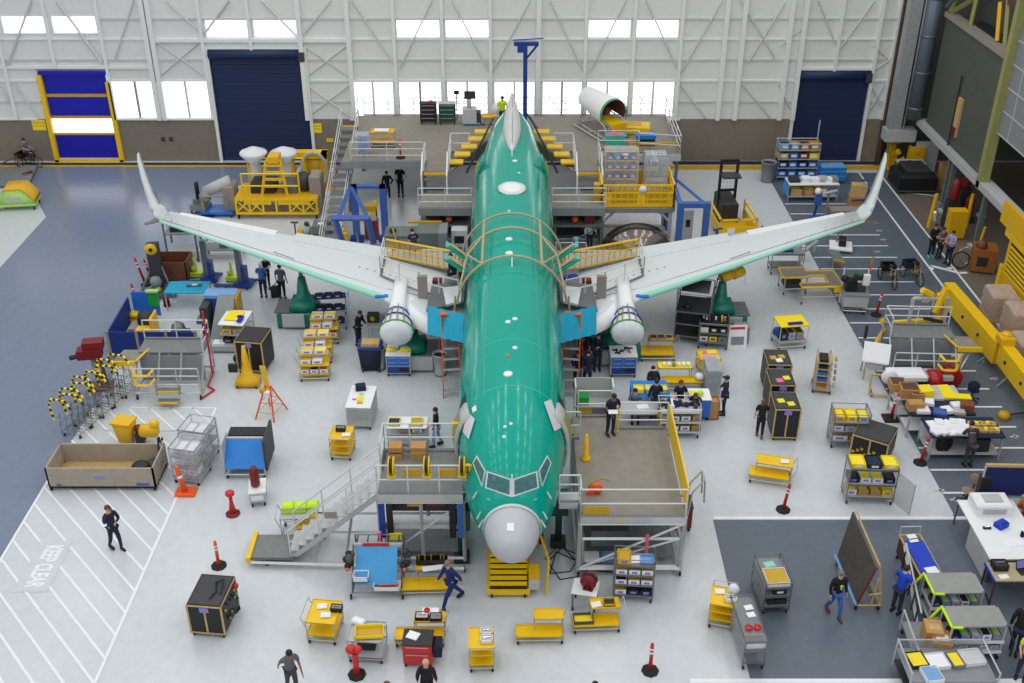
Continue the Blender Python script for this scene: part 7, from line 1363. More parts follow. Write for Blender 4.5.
t=cart('yellow two tier flat cart beside the blue drawer bench of dark tools',GP(658,362),1.5,.8,[(.3,-.75,.7,0,.8),(.8,-.4,.7,.4,.8,'gold')],0,.07,'yellow','steel','r')
bins(t,'flat cart by the bench',-.35,.65,3,.6,.35,.84,.1,['gold','wood','vyellow'],'upper shelf','bins on the flat cart by the bench',inn='drk')
t=cart('yellow stepped cart with pink and yellow slips alone on the open floor',GP(711,377),1.0,.9,[.35,(.75,-.5,.4,.1,.9)],4,.06,'yellow','steel'); b=MB(); b.box(-.25,-.25,0,.2,.25,.03,'pink'); b.box(-.1,.0,.03,.3,.3,.05,'vyellow'); put(t,0,.5,.8,b,'paper_slips','pink and yellow slips on the lone stepped cart','papers')
t=cart('yellow cart with a tray of tools and white bag behind the red capped person',GP(680,392),1.9,.9,[(.4,-.7,.9,0,.5),(.85,-.9,.5,.4,.9,'vyellow')],0,.07,'yellow','steel'); b=MB(); 
for k in range(6): b.box(-.5+.2*k,-.1,0,-.38+.2*k,.1,.1,random.choice(['drk','papr','grey']))
put(t,-.2,.65,.9,b,'tool_set','small dark and white tools on the cart behind the red cap','tools'); b=MB(); b.ball((0,0,.12),.2,'papr',8,.7,1.2); put(t,.8,.3,.45,b,'white_bag','white bag on the yellow cart behind the red cap','bag')
# group at tables behind the brown deck
t=table('blue framed table with yellow bins beside the crouching person',GP(650,418),1.5,1.2,1.0,'bluetop','dblue',0,lower='lgrey'); bins(t,'blue framed table',-.7,.7,3,.4,.4,1.0,.2,['vyellow','papr','lime'],'top','bins on the blue framed table',inn='vyellow',face='papr')
t=rack('grey meshed rack of yellow and white bins behind the yellow side rail',GP(679,439),1.55,1.0,1.35,(.3,.75,1.2),0,'alu','lgrey'); n_='meshed rack'
bins(t,n_,-.85,.85,4,.4,.6,.3,.22,['lgrey','white','white','gold'],'bottom shelf','bins of the meshed rack',inn='gold'); bins(t,n_,-.85,.85,4,.4,.6,.75,.22,['gold','white','white','gold'],'middle shelf','bins of the meshed rack',inn='wood')
b=MB(); random.seed(5)
for k in range(14): b.box(-.8+.11*k,-.25+random.uniform(-.1,.2),0,-.66+.11*k,.1+random.uniform(-.1,.2),.12,random.choice(['navycl','navycl','navycl','papr','charcoal','drk']))
put(t,0,.55,1.2,b,'parts_tray','row of navy and white wrapped parts on top of the meshed rack','tray')
t=cabinet('blue sided cabinet with pale top at the end of the meshed rack',GP(699,421),.8,.8,1.0,0,'blue',(),'blue','papr'); b=MB(); b.ball((0,0,.1),.14,'hivis',8); b.box(-.4,0,0,-.1,.3,.05,'vyellow'); put(t,0,.3,1.0,b,'lime_cloth','lime cloth and yellow tray on the blue sided cabinet','cloth')
b=MB(); b.tray(-.25,0,0,.25,.5,.85,'card',.03); b.box(-.21,.04,.1,.21,.46,.75,'wood'); one(b,'cardboard_bin','tall cardboard bin at the end of the blue sided cabinet','box',GP(712,420))
b=MB(); b.box(-.3,0,0,.35,1.3,1.3,'clear'); b.box(-.25,.05,0,.3,1.2,1.2,'grey'); one(b,'wrapped_cabinet','grey wrapped cabinet behind the cardboard bin','cabinet',(G(712,398).x,G(712,398).y,0))
t=table('blue edged low bench with papers between the brown deck and meshed rack',GP(635,432),1.9,.9,.85,'lgrey','dblue',0); papers(t,.3,.5,.85,'white sheet on the blue edged low bench',.45,.3); papers(t,-.8,.6,.85,'white cup and note on the blue edged low bench',.25,.25)
person(634,418,0,'greysh','charcoal','seated person in grey with black hair at the blue edged bench','fwd','fwd',sit=True,h=1.75,pos=(G(634,418).x,G(634,418).y,0))
person(654,418,180,'navycl','navycl','person in navy standing at the meshed rack with back turned','fwd','down',long_=True,h=1.8)
person(678,418,0,'navycl','navycl','person in navy shirt and dark red cap at the tables','fwd','fwd',hat='darkred',h=1.75)
person(694,424,-20,'navycl','navycl','person with light brown hair bending at the end of the meshed rack','fwd','fwd',hair='hair2',bend=25,h=1.7)
person(653,393,180,'blackcl','charcoal','person crouched with a rounded dark back behind the blue framed table','fwd','fwd',sit=True,bend=50,long_=True,h=1.75,pos=(G(653,393).x,G(653,393).y,0))
# dark clad workers
person(577,386,0,'navycl','navycl','worker in navy nearest the orange ladder, leaning toward the fuselage','fwd','hip',bend=8,long_=True,h=1.8)
person(587,388,200,'navycl','navycl','worker in navy with one leg forward at the front of the dark clad group','fwd','down',stride=.3,long_=True,h=1.85)
person(597,370,0,'navycl','navycl','worker in navy standing upright closest to the green jack','down','cross',long_=True,h=1.85)
person(584,366,0,'blackcl','navycl','worker in black at the rear of the dark clad group','up','fwd',long_=True,h=1.8)
reel('hose_reel','silver and gold round machine behind the dark clad workers',GP(578,352),'alu',.5,.3,10)
# far right wall side
t=rack('tall shelving with blue bins and cardboard boxes before the second navy door',GP(796,181),3.0,1.0,2.3,(.25,.8,1.35,1.9),0,'alu','lgrey',wheels=False); t.scale=(.8,1,1)
for k,(z,ms) in enumerate(((.25,['blue']),(.8,['dblue','blue']),(1.35,['wood','blue','brownt','vyellow']),(1.9,['sky','sky','card','card']))): bins(t,'tall blue bin shelving',-1.45,1.45,4,.45,.7,z,.35,ms,('bottom','second','third','top')[k]+' shelf','bins of the tall blue bin shelving',inn=['drk','gold'],face='papr')
b=MB(); b.tube((1.5,1.0,.0),(1.5,1.0,3.4),.05,'alu',5); b.obj('tall_post',t)
b=MB(); b.box(-.75,0,.15,.75,.9,1.0,'bluetop'); b.box(-.68,.05,.95,.68,.85,1.02,'sky'); b.box(-.76,-.01,.45,.76,0,.5,'sky'); b.box(-.76,-.01,.75,.76,0,.8,'sky'); one(b,'blue_crate','bright blue slatted crate between shelving and wing tip','crate',GP(832,184),2)
t=table('long white topped bench loaded with white boxes beside the tall blue bin shelving',GP(812,202),3.9,1.1,1.05,'white','steel',1,lower='lgrey'); t.scale=(.74,1,1); b=MB(); b.box(-1.97,0,.3,-1.93,1.1,1.05,'bluetop'); b.obj('blue_end_panel',t)
for i,(x,w_,m_) in enumerate(((-1.4,.6,'drk'),(-.5,.5,'papr'),(.2,.7,'papr'),(.8,.5,'lgrey'),(1.3,.5,'papr'),(1.7,.35,'coverc'))): b=MB(); b.box(-w_/2,-.25,0,w_/2,.25,.22+.05*(i%2),m_,.04); put(t,x,.55,1.05,b,'parts_box','%s box, %s along from the blue end of the long white bench'%({'drk':'dark','papr':'white','lgrey':'grey','coverc':'tan'}[m_],ORD[i]),'box')
bins(t,'long white bench',-1.6,1.0,3,.5,.7,.31,.4,['wood','card','white'],'lower shelf','boxes under the long white bench',inn='vyellow',face='wood')
t=T('blue_tripod','blue and white tripod tool stand between the long white bench and the wing','tripod',GP(820,218)); b=MB(); b.tube((-.3,.2,0),(-.1,.2,1.5),.08,'dblue',6); b.box(-.35,.1,.7,.0,.4,1.3,'gblue'); b.tube((-.15,.2,1.3),(.8,.3,1.5),.07,'lgrey',6); b.tube((.3,.2,0),(.4,.3,1.4),.06,'grey',6); b.tube((-.6,0,.05),(.7,.4,.05),.05,'blue',5); b.obj('stand',t); b=MB(); b.ball((-.25,.2,1.5),.2,'papr',8); b.obj('lamp_head',t); b=MB(); b.box(.5,-.2,.0,2.1,.5,.5,'coverc'); b.obj('low_box',t)
t=T('appliance_trolley','blue hand trolley strapped to brown cartons near the wing tip','trolley',GP(855,212),-10); b=MB(); b.box(-.4,0,.1,.5,.8,.9,'card'); b.box(-.35,.1,.9,.5,.7,1.5,'wood'); b.obj('cartons',t); b=MB(); b.path([(.3,-.05,.1),(.55,-.05,1.4),(.5,.3,1.8),(.1,.3,1.8)],.06,'dblue',5); b.tube((-.3,-.05,.7),(.5,-.05,.8),.05,'dblue'); b.obj('hand_truck',t); casters(t,.8,.7,.08)
t=T('white_pallet','low white pallet trolley with black motor on the parking bays below the wing','trolley',GP(840,253),-14); b=MB(); b.box(-.55,0,.1,.6,1.1,.22,'papr',.04); b.obj('deck',t); b=MB(); b.box(-.1,.3,.22,.25,.9,.6,'black',.06); b.tube((-.2,.9,.2),(-.1,1.0,1.5),.05,'coverc'); b.tube((0,1.0,.4),(0,1.0,1.6),.04,'gold'); b.obj('motor',t); casters(t,1.0,1.0,.06)
b=MB(); b.slab([(-.25,0,.5),(.35,0,.35),(.25,.9,.55),(-.4,.9,.7)],(0,0,.06),'grate'); b.slab([(-.25,-.02,.48),(.35,-.02,.33),(.35,.06,.37),(-.25,.06,.52)],(0,0,.08),'gold'); b.tube((-.2,.2,0),(-.2,.2,.5),.03,'steel'); b.tube((.3,.6,0),(.2,.6,.45),.03,'steel'); one(b,'folding_step','small gold edged folding step on the bays behind the monitor cart','step',GP(837,270))
b=MB(); b.box(-.6,0,0,-.5,.6,.7,'lgrey'); b.slab([(-.5,0,.6),(.4,1.2,.6),(.5,1.1,.6),(-.4,-.1,.6)],(0,0,.1),'steel'); b.box(.35,1.1,0,.45,1.2,.6,'lgrey'); one(b,'steel_trestle','leaning steel bar trestle at the dark floor edge under the wing','trestle',GP(812,262))
t=rack('grey steel frame with blue clips under the wing beside the U shaped platform',GP(786,275),1.6,.8,1.5,(.4,1.1),0,'dsteel','grey'); b=MB(); b.ball((0,0,.15),.15,'dblue',8); b.box(.1,-.1,0,.5,.1,.1,'dblue'); put(t,-.2,.4,1.1,b,'blue_clips','dark blue clips on the grey steel frame','clips')
# U-shaped yellow edged platform
t=T('u_platform','U shaped low work platform with brown deck and yellow edges','work platform',GP(812,305),3); t.scale=(.72,.72,.95)
P=[(-1.6,2.9),(.3,3.0),(.4,2.3),(1.8,2.2),(2.1,.0),(-1.0,.0),(-1.1,.8),(.9,.7),(.8,1.6),(.0,1.65),(-.1,1.3),(-1.5,1.5)]
def ccw(P): return P[::-1]
b=MB(); b.box(-1.6,1.5,.95,.1,2.9,1.0,'deck'); b.box(.1,1.7,.95,1.9,2.3,1.0,'deck'); b.box(1.1,.0,.95,1.95,1.7,1.0,'deck'); b.box(-.8,.0,.95,1.1,.6,1.0,'deck'); b.obj('deck',t)
b=MB()
for p,q in (((-1.6,2.9),(.1,2.9)),((.1,2.9),(.1,2.3)),((.1,2.3),(1.95,2.3)),((1.95,2.3),(1.95,0)),((1.95,0),(-.8,0)),((-.8,0),(-.8,.6)),((-.8,.6),(1.1,.6)),((1.1,.6),(1.1,1.65)),((1.1,1.65),(.0,1.65)),((0,1.65),(0,1.45)),((0,1.45),(-1.6,1.45)),((-1.6,1.45),(-1.6,2.9))): b.tube((p[0],p[1],.98),(q[0],q[1],.98),.065,'yellow',4)
b.box(1.3,-.1,.7,1.95,.0,1.0,'yellow'); b.obj('yellow_edge',t)
for x,y in ((-1.5,1.5),(-1.5,2.8),(0,2.8),(-.7,.1),(1.8,.1),(1.8,2.2),(0,1.6)): b=MB(); b.tube((x,y,.1),(x,y,.95),.05,'steel',4); b.obj('leg',t); caster(t,x,y,.09)
b=MB(); b.tube((-1.5,1.5,.3),(0,1.6,.3),.04,'steel',4); b.tube((-.7,.1,.4),(1.8,.1,.4),.04,'steel',4); b.box(-1.4,1.7,.3,-.2,2.6,.5,'charcoal'); b.obj('cross_bar',t)
# monitor cart
t=T('computer_cart','grey cart with black equipment on top and grey bin front, on the bays','cart',GP(854,314),-6); b=MB(); b.box(-.55,.0,.35,.55,.9,.95,'lgrey'); b.box(-.6,-.03,.9,.6,.95,.98,'grey'); b.obj('bin_front',t)
b=MB()
for x in (-.55,.55): b.tube((x,.9,.1),(x,.95,1.9),.035,'papr',4)
b.tube((-.55,.93,1.3),(.55,.93,1.3),.03,'papr',4); b.path([(-.5,0,.15),(.5,0,.15),(.5,.9,.15),(-.5,.9,.15),(-.5,0,.15)],.03,'steel',4); b.obj('frame',t)
b=MB(); b.box(-.5,.3,.98,.0,.8,1.5,'black'); b.box(-.15,.5,1.5,.3,.7,1.75,'drk'); b.ball((-.55,.6,1.5),.18,'black',8); b.box(.25,.4,1.3,.55,.6,1.8,'papr'); b.box(.0,.3,.98,.4,.6,1.3,'charcoal'); b.box(.05,.5,1.7,.15,.6,2.0,'green'); b.obj('electronics',t); casters(t,1.0,.9,.1)
tricycle('tricycle with black basket parked facing the camera, farther from the walkway',GP(890,284),0,'black','wood'); tricycle('tricycle with dark blue basket parked next to the walkway line',GP(914,281),8,'navycl','gold')
person(930,257,10,'blackcl','blackcl','person in black with crossed arms and turquoise shoes on the walkway','cross','cross',long_=True,h=1.85,shoe='lightteal')
person(938,258,20,'greysh','djean','long haired person in grey top and jeans between two colleagues on the walkway','cross','down',longhair=True,h=1.72)
person(947,264,-60,'ltblue','navycl','person in light blue shirt and dark trousers standing side on at the walkway edge','fwd','cross',h=1.85)
# side bay things
t=T('hose_station','yellow hose posts with a yellow box under the side bay beam','hose station',(G(950,240).x,G(950,240).y,0))
b=MB(); b.tube((-1.1,.5,.5),(-1.0,.5,2.4),.1,'yellow2',6); b.tube((.9,.5,.5),(.9,.5,2.4),.1,'yellow2',6); b.box(-.2,0,.1,.7,.6,1.6,'yellow2'); b.obj('yellow_post',t); b=MB(); b.tube((-.9,.3,1.0),(-1.1,.0,1.6),.08,'papr'); b.box(1.3,.2,1.2,1.7,.5,1.35,'sky'); b.obj('hose_end',t)
for i,(dx,z) in enumerate(((.4,1.6),(1.7,.3),(1.6,1.7))): b=MB(); b.lathe([(.22,0),(.24,.1),(.24,1.0),(.1,1.2)],'darkred',(0,0,0),12); b.box(-.3,-.3,-z,.3,.3,0,'drk'); one(b,'red_cylinder','dark red gas cylinder, %s of three behind the yellow hose posts'%ORD[i],'cylinder',(G(950,240).x+dx,G(950,240).y+1.6+i*.8,z))
t=T('brown_chair_cart','rusty brown box cart with a large wheel beside the bay column','cart',(G(972,273).x,G(972,273).y,0),-15); b=MB(); b.box(-.1,0,.1,1.0,1.0,1.3,'bronze'); b.box(.1,-.02,.4,.6,.0,.9,'drk'); b.ball((.2,.3,1.4),.3,'brownt',8); b.obj('box',t); b=MB(); b.path([(-.6+.4*math.cos(a_),.3,.5+.45*math.sin(a_)) for a_ in [2*PI*i/16 for i in range(17)]],.04,'black',5); b.path([(-.35+.4*math.cos(a_),.5,.7+.45*math.sin(a_)) for a_ in [2*PI*i/16 for i in range(17)]],.03,'chrome',5); b.tube((.1,.5,1.2),(.2,.5,2.3),.06,'yellow2'); b.obj('wheel',t)
for i,(px,py) in enumerate(((938,196),(972,226))): b=MB(); b.box(-.12,-.12,0,.12,.12,3.05,'ggrey'); b.box(-.3,-.3,0,.3,.3,.15,'lgrey'); o=b.obj('column'); o['kind']='structure'; q=G(px,py); o.location=(XS-.1,56.6-i*4.6+.0,0)
t=T('stock_cart','black covered cart standing in the dim corner bay','cart',GP(918,194)); b=MB(); b.box(-1.2,0,.2,1.0,2.0,1.1,'black',.15); b.box(-.8,.2,1.1,.6,1.8,1.4,'drk',.1); b.obj('load',t); b=MB(); b.path([(-1.2,0,.15),(1.0,0,.15),(1.0,2,.15),(-1.2,2,.15),(-1.2,0,.15)],.05,'charcoal',4); b.obj('frame',t); casters(t,2.0,2.0,.1)
t=table('white topped table with a red cap under the side bay beam corner',(23.6,61.0,0),1.6,1.0,1.1,'lgrey','charcoal',0); b=MB(); b.ball((0,0,.05),.1,'darkred',8); put(t,-.1,.5,1.1,b,'flat_hat','small dark red cap on the corner table','cap'); b=MB(); b.box(-.7,0,0,.7,.1,1.9,'lgrey'); b.box(-.95,0,0,-.75,.1,1.9,'navycl'); one(b,'partition_board','pale standing partition board behind the corner table','partition',(24.9,62.8,0)); 
for i in range(3): b=MB(); b.box(-.3,-.3,0,.3,.3,.5,'card'); b.box(-.05,-.305,.1,.05,-.3,.4,'wood'); one(b,'cardboard_box','cardboard box, %s from the bottom of the stack by the corner table'%ORD[i],'box',(25.2,60.3,.5*i))
t=T('hazard_cabinet','yellow cabinet on a stand with a black and yellow barrier at the hall corner','cabinet',(G(899,158).x,62.6,0)); b=MB(); b.box(-.3,0,.5,.6,.5,1.6,'yellow2'); b.box(0,-.01,1.1,.3,0,1.3,'gold'); b.obj('body',t); b=MB(); 
for x in (-.25,.55): b.tube((x,.25,0),(x,.25,.5),.04,'drk')
b.obj('stand',t); b=MB(); b.striped([(-1.2,-.2,1.5),(-.5,-.4,.5)],.14,'yellow2','black',.25,4); b.obj('barrier',t)
t=T('tall_cart','tangle of yellow pipework behind the yellow corner cabinet','pipework',(22.95,63.6,0)); b=MB()
for k in range(7): b.tube((-.1+.12*k,0,.0),(-.1+.12*(k%4),.2,3.4-.2*k),.07,random.choice(['yellow2','gold','ygreen']),5); b.tube((-.2,.1,.6+.4*k),(.6,.1,.7+.4*k),.06,'gold',5)
b.obj('pipes',t)
# wrapped pallets
for i,(x,y,h_,lb) in enumerate(((22.9,44.6,1.3,'plastic wrapped tan carton pallet farthest along the yellow enclosure'),(23.0,42.6,1.5,'plastic wrapped carton pallet in the middle of the row along the yellow enclosure'),(22.6,40.6,1.1,'white wrapped pallet just behind the wooden crate'))):
    t=T('wrapped_pallet',lb,'pallet',(x-.45,y,0),-4); b=MB(); b.box(-.6,-.7,0,.6,.8,.14,'wood'); b.obj('pallet_base',t); b=MB(); b.box(-.55,-.6,.14,.0,.7,h_,'card',.05); b.box(.02,-.6,.14,.55,.7,h_-.15,('card','coverc','papr')[i],.05); b.obj('cartons',t); b=MB(); b.box(-.6,-.66,.16,.6,.75,h_+.05,'clear',.12); b.obj('plastic_wrap',t)
t=T('wooden_crate','slatted wooden crate at the near end of the wrapped pallets','crate',(22.45,38.2,0)); b=MB(); b.box(-.7,0,.0,.6,1.6,1.3,'wood')
for k in range(5): b.box(-.74,.0,.15+k*.25,-.7,1.6,.32+k*.25,'card'); b.box(-.7,-.04,.15+k*.25,.6,0,.32+k*.25,'card')
b.obj('slatted_box',t)
# long yellow beams beside the walkway
def beam(label,p,q,z0,z1,w):
    t=T('lifting_beam',label,'beam',(0,0,0)); p=V3((p[0],p[1],0)); q=V3((q[0],q[1],0)); u=(q-p).normalized(); n=V3((-u.y,u.x,0))*w/2
    b=MB(); b.slab([p-n+V3((0,0,z0)),p+n+V3((0,0,z0)),q+n+V3((0,0,z0)),q-n+V3((0,0,z0))],(0,0,z1-z0),'yellow'); b.obj('box_beam',t)
    b=MB(); L_=(q-p).length
    for k in range(int(L_/1.6)): c=p+u*(.8+1.6*k)-n*1.01 if n.x>0 else p+u*(.8+1.6*k)+n*1.01; b.ball((c.x,c.y,(z0+z1)/2),.09,'navycl',6)
    b.obj('bolt_hole',t)
    for f in (.12,.88):
        c=p+(q-p)*f; b=MB(); b.tube((c.x-.1,c.y,z0),(c.x-.5,c.y,0),.05,'grey',5); b.tube((c.x+.1,c.y,z0),(c.x+.3,c.y,0),.05,'grey',5); b.obj('leg',t)
    return t
beam('long yellow steel beam starting beside the walkway arrow, farther of two in line',(20.25,45.4),(20.55,39.8),.35,1.35,.5)
beam('yellow steel beam with lifting lugs, nearer of the two in line along the walkway',(20.6,39.6),(20.65,30.5),.55,1.45,.5)
for (y,i) in ((39.7,0),(36.4,1)): b=MB(); b.box(-.3,-.3,0,.3,.3,.35,'yellow2',.08); b.lathe([(.2,.3),(.2,.45)],'yellow',(0,0,0),12); one(b,'lifting_lug','yellow lifting lug on the beams by the walkway, '+('at the joint of the two','farther toward the near end')[i],'lug',(20.6,y,1.46))
b=MB(); b.lathe([(.25,0),(.2,.25)],'gold',(0,0,0),10); b.tube((.1,0,.15),(1.1,.2,.15),.04,'drk'); one(b,'yellow_wheel_chock','small yellow and black chock on a cable below the yellow beams','chock',GP(1003,418))
# yellow rig behind the access stand
t=T('lift_arm_rig','yellow articulated lifting rig with grey columns beside the long yellow beam','rig',(G(940,350).x-.6,G(940,350).y,0))
b=MB(); b.path([(-.9,.3,.1),(-.9,.3,2.4),(.6,.3,2.4),(.6,.3,.1)],.09,'lgrey',5); b.box(-1,-.2,.0,.8,1.0,.2,'grey'); b.box(-.7,.2,1.0,.4,.5,1.2,'lgrey'); b.obj('grey_columns',t)
b=MB(); b.tube((.2,.3,2.6),(1.1,1.2,.3),.14,'yellow2',6); b.tube((.4,.3,2.9),(.1,.2,1.8),.16,'yellow',6); b.tube((-.6,.3,2.8),(-.1,.4,2.5),.15,'yellow',6); b.box(-.6,-.3,.9,.3,.2,1.15,'yellow2'); b.tube((-1.3,.0,1.2),(-1.9,.4,.9),.14,'yellow2',6); b.obj('yellow_arms',t)
b=MB(); b.ball((-1.3,.2,.95),.25,'black',8); b.tube((-.4,0,1.6),(.5,.2,1.3),.08,'drk'); b.tube((0,.3,1.2),(0,.3,2.9),.05,'chrome'); b.obj('motor',t)
t=T('yellow_manipulator','low yellow jointed manipulator lying behind the access stand on the bays','rig',(G(912,352).x,G(912,352).y,0))
b=MB(); b.path([(-1.9,-.3,.2),(-1.3,.1,1.2),(-.9,.2,.9),(1.4,.4,1.1)],.13,'yellow2',6); b.tube((-.9,.5,1.2),(1.2,.6,1.3),.1,'yellow',6); b.tube((-1.5,.3,1.5),(-1.3,.1,1.2),.14,'yellow',6); b.obj('arm',t); b=MB(); b.ball((-1.9,-.6,.3),.27,'black',10); b.tube((-2.1,.2,.6),(-2.1,.2,1.2),.08,'drk'); b.box(-2.0,-.6,0,1.4,.6,.12,'drk'); b.obj('base',t)
access_stand('wheeled grey access stand with yellow edged wing deck, by the long yellow beams',GP(926,391),-3,-1)
b=MB(); b.slab([(-.6,0,.9),(.5,0,.8),(.6,.6,1.4),(-.5,.6,1.5)],(0,0,.06),'papr'); b.tube((-.4,.1,0),(-.4,.1,.9),.04,'wood'); b.tube((.4,.1,0),(.4,.1,.9),.04,'wood'); b.tube((-.4,.8,0),(-.4,.6,1.3),.04,'wood'); b.box(-.3,.05,.5,.3,.5,.75,'lgrey'); one(b,'white_easel','white sloping drawing board cart at the corner of the access stand','cart',GP(873,381),-8)
t=T('white_fixture','pale jointed fixture with a round white drum beside the access stand','fixture',GP(884,398),-8); b=MB(); b.lathe([(.3,-.1),(.33,0),(.3,.1)],'papr',(.1,.2,.9),14,'y'); b.obj('drum',t); b=MB(); b.path([(-.6,0,.1),(-.6,.3,.9),(.1,.3,.9),(.5,0,.1)],.05,'wood',5); b.tube((-.6,0,.12),(.5,0,.12),.05,'wood',4); b.obj('frame',t); casters(t,1.1,.4,.07)
# crowded bench
b0=G(905,440); t=T('work_bench','long crowded work bench with white frame and navy and yellow tops on the bays','bench',(16.95,33.35,0),0); t.scale=(.62,.78,1)
b=MB(); b.box(-2.3,0,1.02,2.1,1.7,1.08,'navycl'); b.box(-2.9,1.9,1.02,1.2,3.2,1.08,'navycl'); b.box(-3.1,3.3,1.02,1.0,4.6,1.08,'lgrey'); b.obj('bench_top',t)
for x,y in ((-2.2,.1),(2.0,.1),(-2.2,1.6),(2.0,1.6),(-2.8,2.0),(1.1,2.0),(-3.0,3.4),(.9,3.4),(-3.0,4.5),(.9,4.5)): b=MB(); b.box(x-.05,y-.05,0,x+.05,y+.05,1.02,'steel'); b.obj('leg',t)
b=MB(); b.box(-2.2,.1,.22,2.0,1.6,.28,'lgrey'); b.box(-2.2,1.5,.28,2.0,1.6,.95,'papr'); b.box(-2.8,2.0,.3,1.1,3.1,.35,'papr'); b.box(-3.0,3.4,.3,.9,4.5,.35,'papr');b.box(-3.0,3.4,.7,-2.4,4.5,.74,'papr'); b.obj('lower_shelf',t)
b=MB(); b.lathe([(.5,0),(.5,.1)],'black',(-1.3,.3,.68),18,'y'); b.box(.5,.2,.3,1.4,.8,.85,'drk'); b.obj('under_bench_load',t)
random.seed(11)
spots=[(-1.9+.45*(i%5),.35+.38*(i//5)) for i in range(15)]
for i,(x,y) in enumerate(spots):
    b=MB(); w_=random.uniform(.28,.42); m_=random.choice(['papr','papr','papr','white']); b.box(-w_/2,-.18,0,w_/2,.18,random.uniform(.05,.16),m_,.02); put(t,x,y,1.08,b,'parts_bag','white bagged part in the heap on the near navy bench top, beside the leaning person','parts bag',random.uniform(-40,40),'white bagged parts on the near bench top')
for i in range(10):
    b=MB(); b.box(-.13,-.13,0,.13,.13,.12,'wood',.02); b.box(-.07,-.07,.12,.07,.07,.15,('vyellow','gold')[i%2]); put(t,.45+.32*(i%5),.5+.5*(i//5),1.08,b,'small_part','small yellow capped part near the far end of the near bench top','part',random.uniform(-30,30),'yellow capped parts on the near bench top')
for i,(x,y,m_,w_) in enumerate(((-2.4,2.4,'card',.6),(-2.0,2.2,'papr',.5),(-1.3,2.9,'papr',.35),(-.5,2.2,'papr',.4),(-1.0,2.0,'gblue',.5),(.3,2.6,'papr',.4),(.75,2.3,'brownt',.5),(.2,2.1,'lgrey',.4))):
    b=MB(); b.box(-w_/2,-.2,0,w_/2,.2,.15 if m_ in('papr','lgrey','gblue') else .35,m_,.03); put(t,x,y,1.08,b,'bench_item','%s item, %s along the middle navy bench top'%({'card':'cardboard','papr':'white','gblue':'blue','brownt':'brown','lgrey':'grey'}[m_],ORD[i]),'bench item',random.uniform(-25,25))
for i,(x,y,m_,w_,d_,h_) in enumerate(((-2.8,4.3,'card',.6,.6,.35),(-2.3,3.7,'card',.7,.6,.4),(-1.4,3.6,'vyellow',.6,.5,.35),(-1.6,4.2,'vyellow',1.3,.5,.05),(-.6,3.8,'lgrey',.5,1.0,.08),(0,4.1,'vyellow',.8,.7,.04),(.5,3.5,'vyellow',1.3,.35,.06),(-1.9,3.3,'card',.5,.3,.3))):
    b=MB(); b.box(-w_/2,-d_/2,0,w_/2,d_/2,h_,m_); 
    if m_=='card': b.box(-w_/2+.05,-d_/2+.05,h_,w_/2-.05,d_/2-.05,h_+.01,'brown')
    put(t,x,y,1.08,b,'bench_item','%s item, %s along the farthest bench top'%({'card':'cardboard box','vyellow':'yellow','lgrey':'grey'}[m_],ORD[i]),'bench item',random.uniform(-8,8))
person(967,466,180,'charcoal','charcoal','person in charcoal clothes leaning over the crowded bench with back turned','fwd','reach',bend=32,long_=True,h=1.85)
b=MB(); b.box(-.7,0,.6,.8,.8,.85,'papr',.08); b.box(-.6,.1,0,.7,.7,.6,'drk'); b.box(.8,.1,.55,1.9,.7,.75,'lgrey'); one(b,'white_unit','white topped unit behind the cardboard boxes of the crowded bench','unit',GP(905,394))
for i,(px,py) in enumerate(((931,391),(947,387))): b=MB(); b.lathe([(.42,-.25),(.48,-.2),(.48,.2),(.42,.25)],'red3',(0,0,.5),20,'x' if i==0 else 'y'); b.lathe([(.12,-.28),(.12,.28)],'darkred',(0,0,.5),10,'x' if i==0 else 'y'); one(b,'red_drum',('glossy red drum beside the white topped unit','glossy red drum nearest the blue chair')[i],'drum',GP(px,py))
t=chair('dark blue swivel chair behind the crowded bench',GP(971,400),150,'navycl')
chair('tan office chair on the bays beside the black jacket and navy screen',GP(966,501),-60,'tanch')
# lower right
t=T('panel_cart','tall leaning dark panel on a blue edged A frame trolley','panel trolley',(G(862,610).x,G(862,610).y,0),0)
b=MB(); b.slab([(-.2,.0,.3),(-.25,2.2,.3),(.0,2.3,2.05),(.2,.1,1.65)],(.06,0,0),'panelbr'); b.obj('panel',t)
b=MB(); b.tube((-.24,-.05,.28),(-.3,2.25,.28),.05,'sky',4); b.obj('blue_edge',t); b=MB(); b.path([(-.25,0,.2),(.55,.0,.2),(.32,.15,1.7),(.1,2.3,2.1)],.035,'wood',4); b.tube((.55,.0,.2),(.5,2.2,.2),.04,'wood',4); b.tube((.25,.0,.25),(.35,.1,1.2),.035,'wood',4); b.tube((.1,-.02,.65),(.5,.0,.7),.03,'wood',4); b.tube((-.2,-.03,.25),(.18,.05,1.65),.03,'darkred',4); b.tube((.5,2.2,.2),(.05,2.3,2.0),.035,'wood',4); b.obj('a_frame',t)
for x,y in ((-.2,.05),(.5,.05),(-.25,2.1),(.45,2.1)): caster(t,x,y,.09)
person(833,615,12,'blackcl','jean','person in black printed sweatshirt and blue jeans walking with one foot lifted','down','down',stride=.5,long_=True,hair='hair3',h=1.8,logo='hivis',shoe='brown')
person(895,612,130,'royalsh','djean','person in bright blue t-shirt and dark jeans pushing the blue topped cart','fwd','swf',bend=6,h=1.85,hair='hair1')
t=T('long_blue_cart','long cart with a royal blue bed and white papers at both ends','cart',(13.12,25.9,0),2); b=MB(); b.box(-.3,.15,.95,.3,1.75,1.0,'royal2'); b.obj('blue_bed',t)
b=MB(); b.path([(-.34,0,.95),(-.34,2.1,.95),(.34,2.1,.95),(.34,0,.95),(-.34,0,.95)],.035,'wood',4)
for x in (-.33,.33):
    for y in (.05,1.05,2.05): b.tube((x,y,.1),(x,y,.95),.03,'lgrey',4)
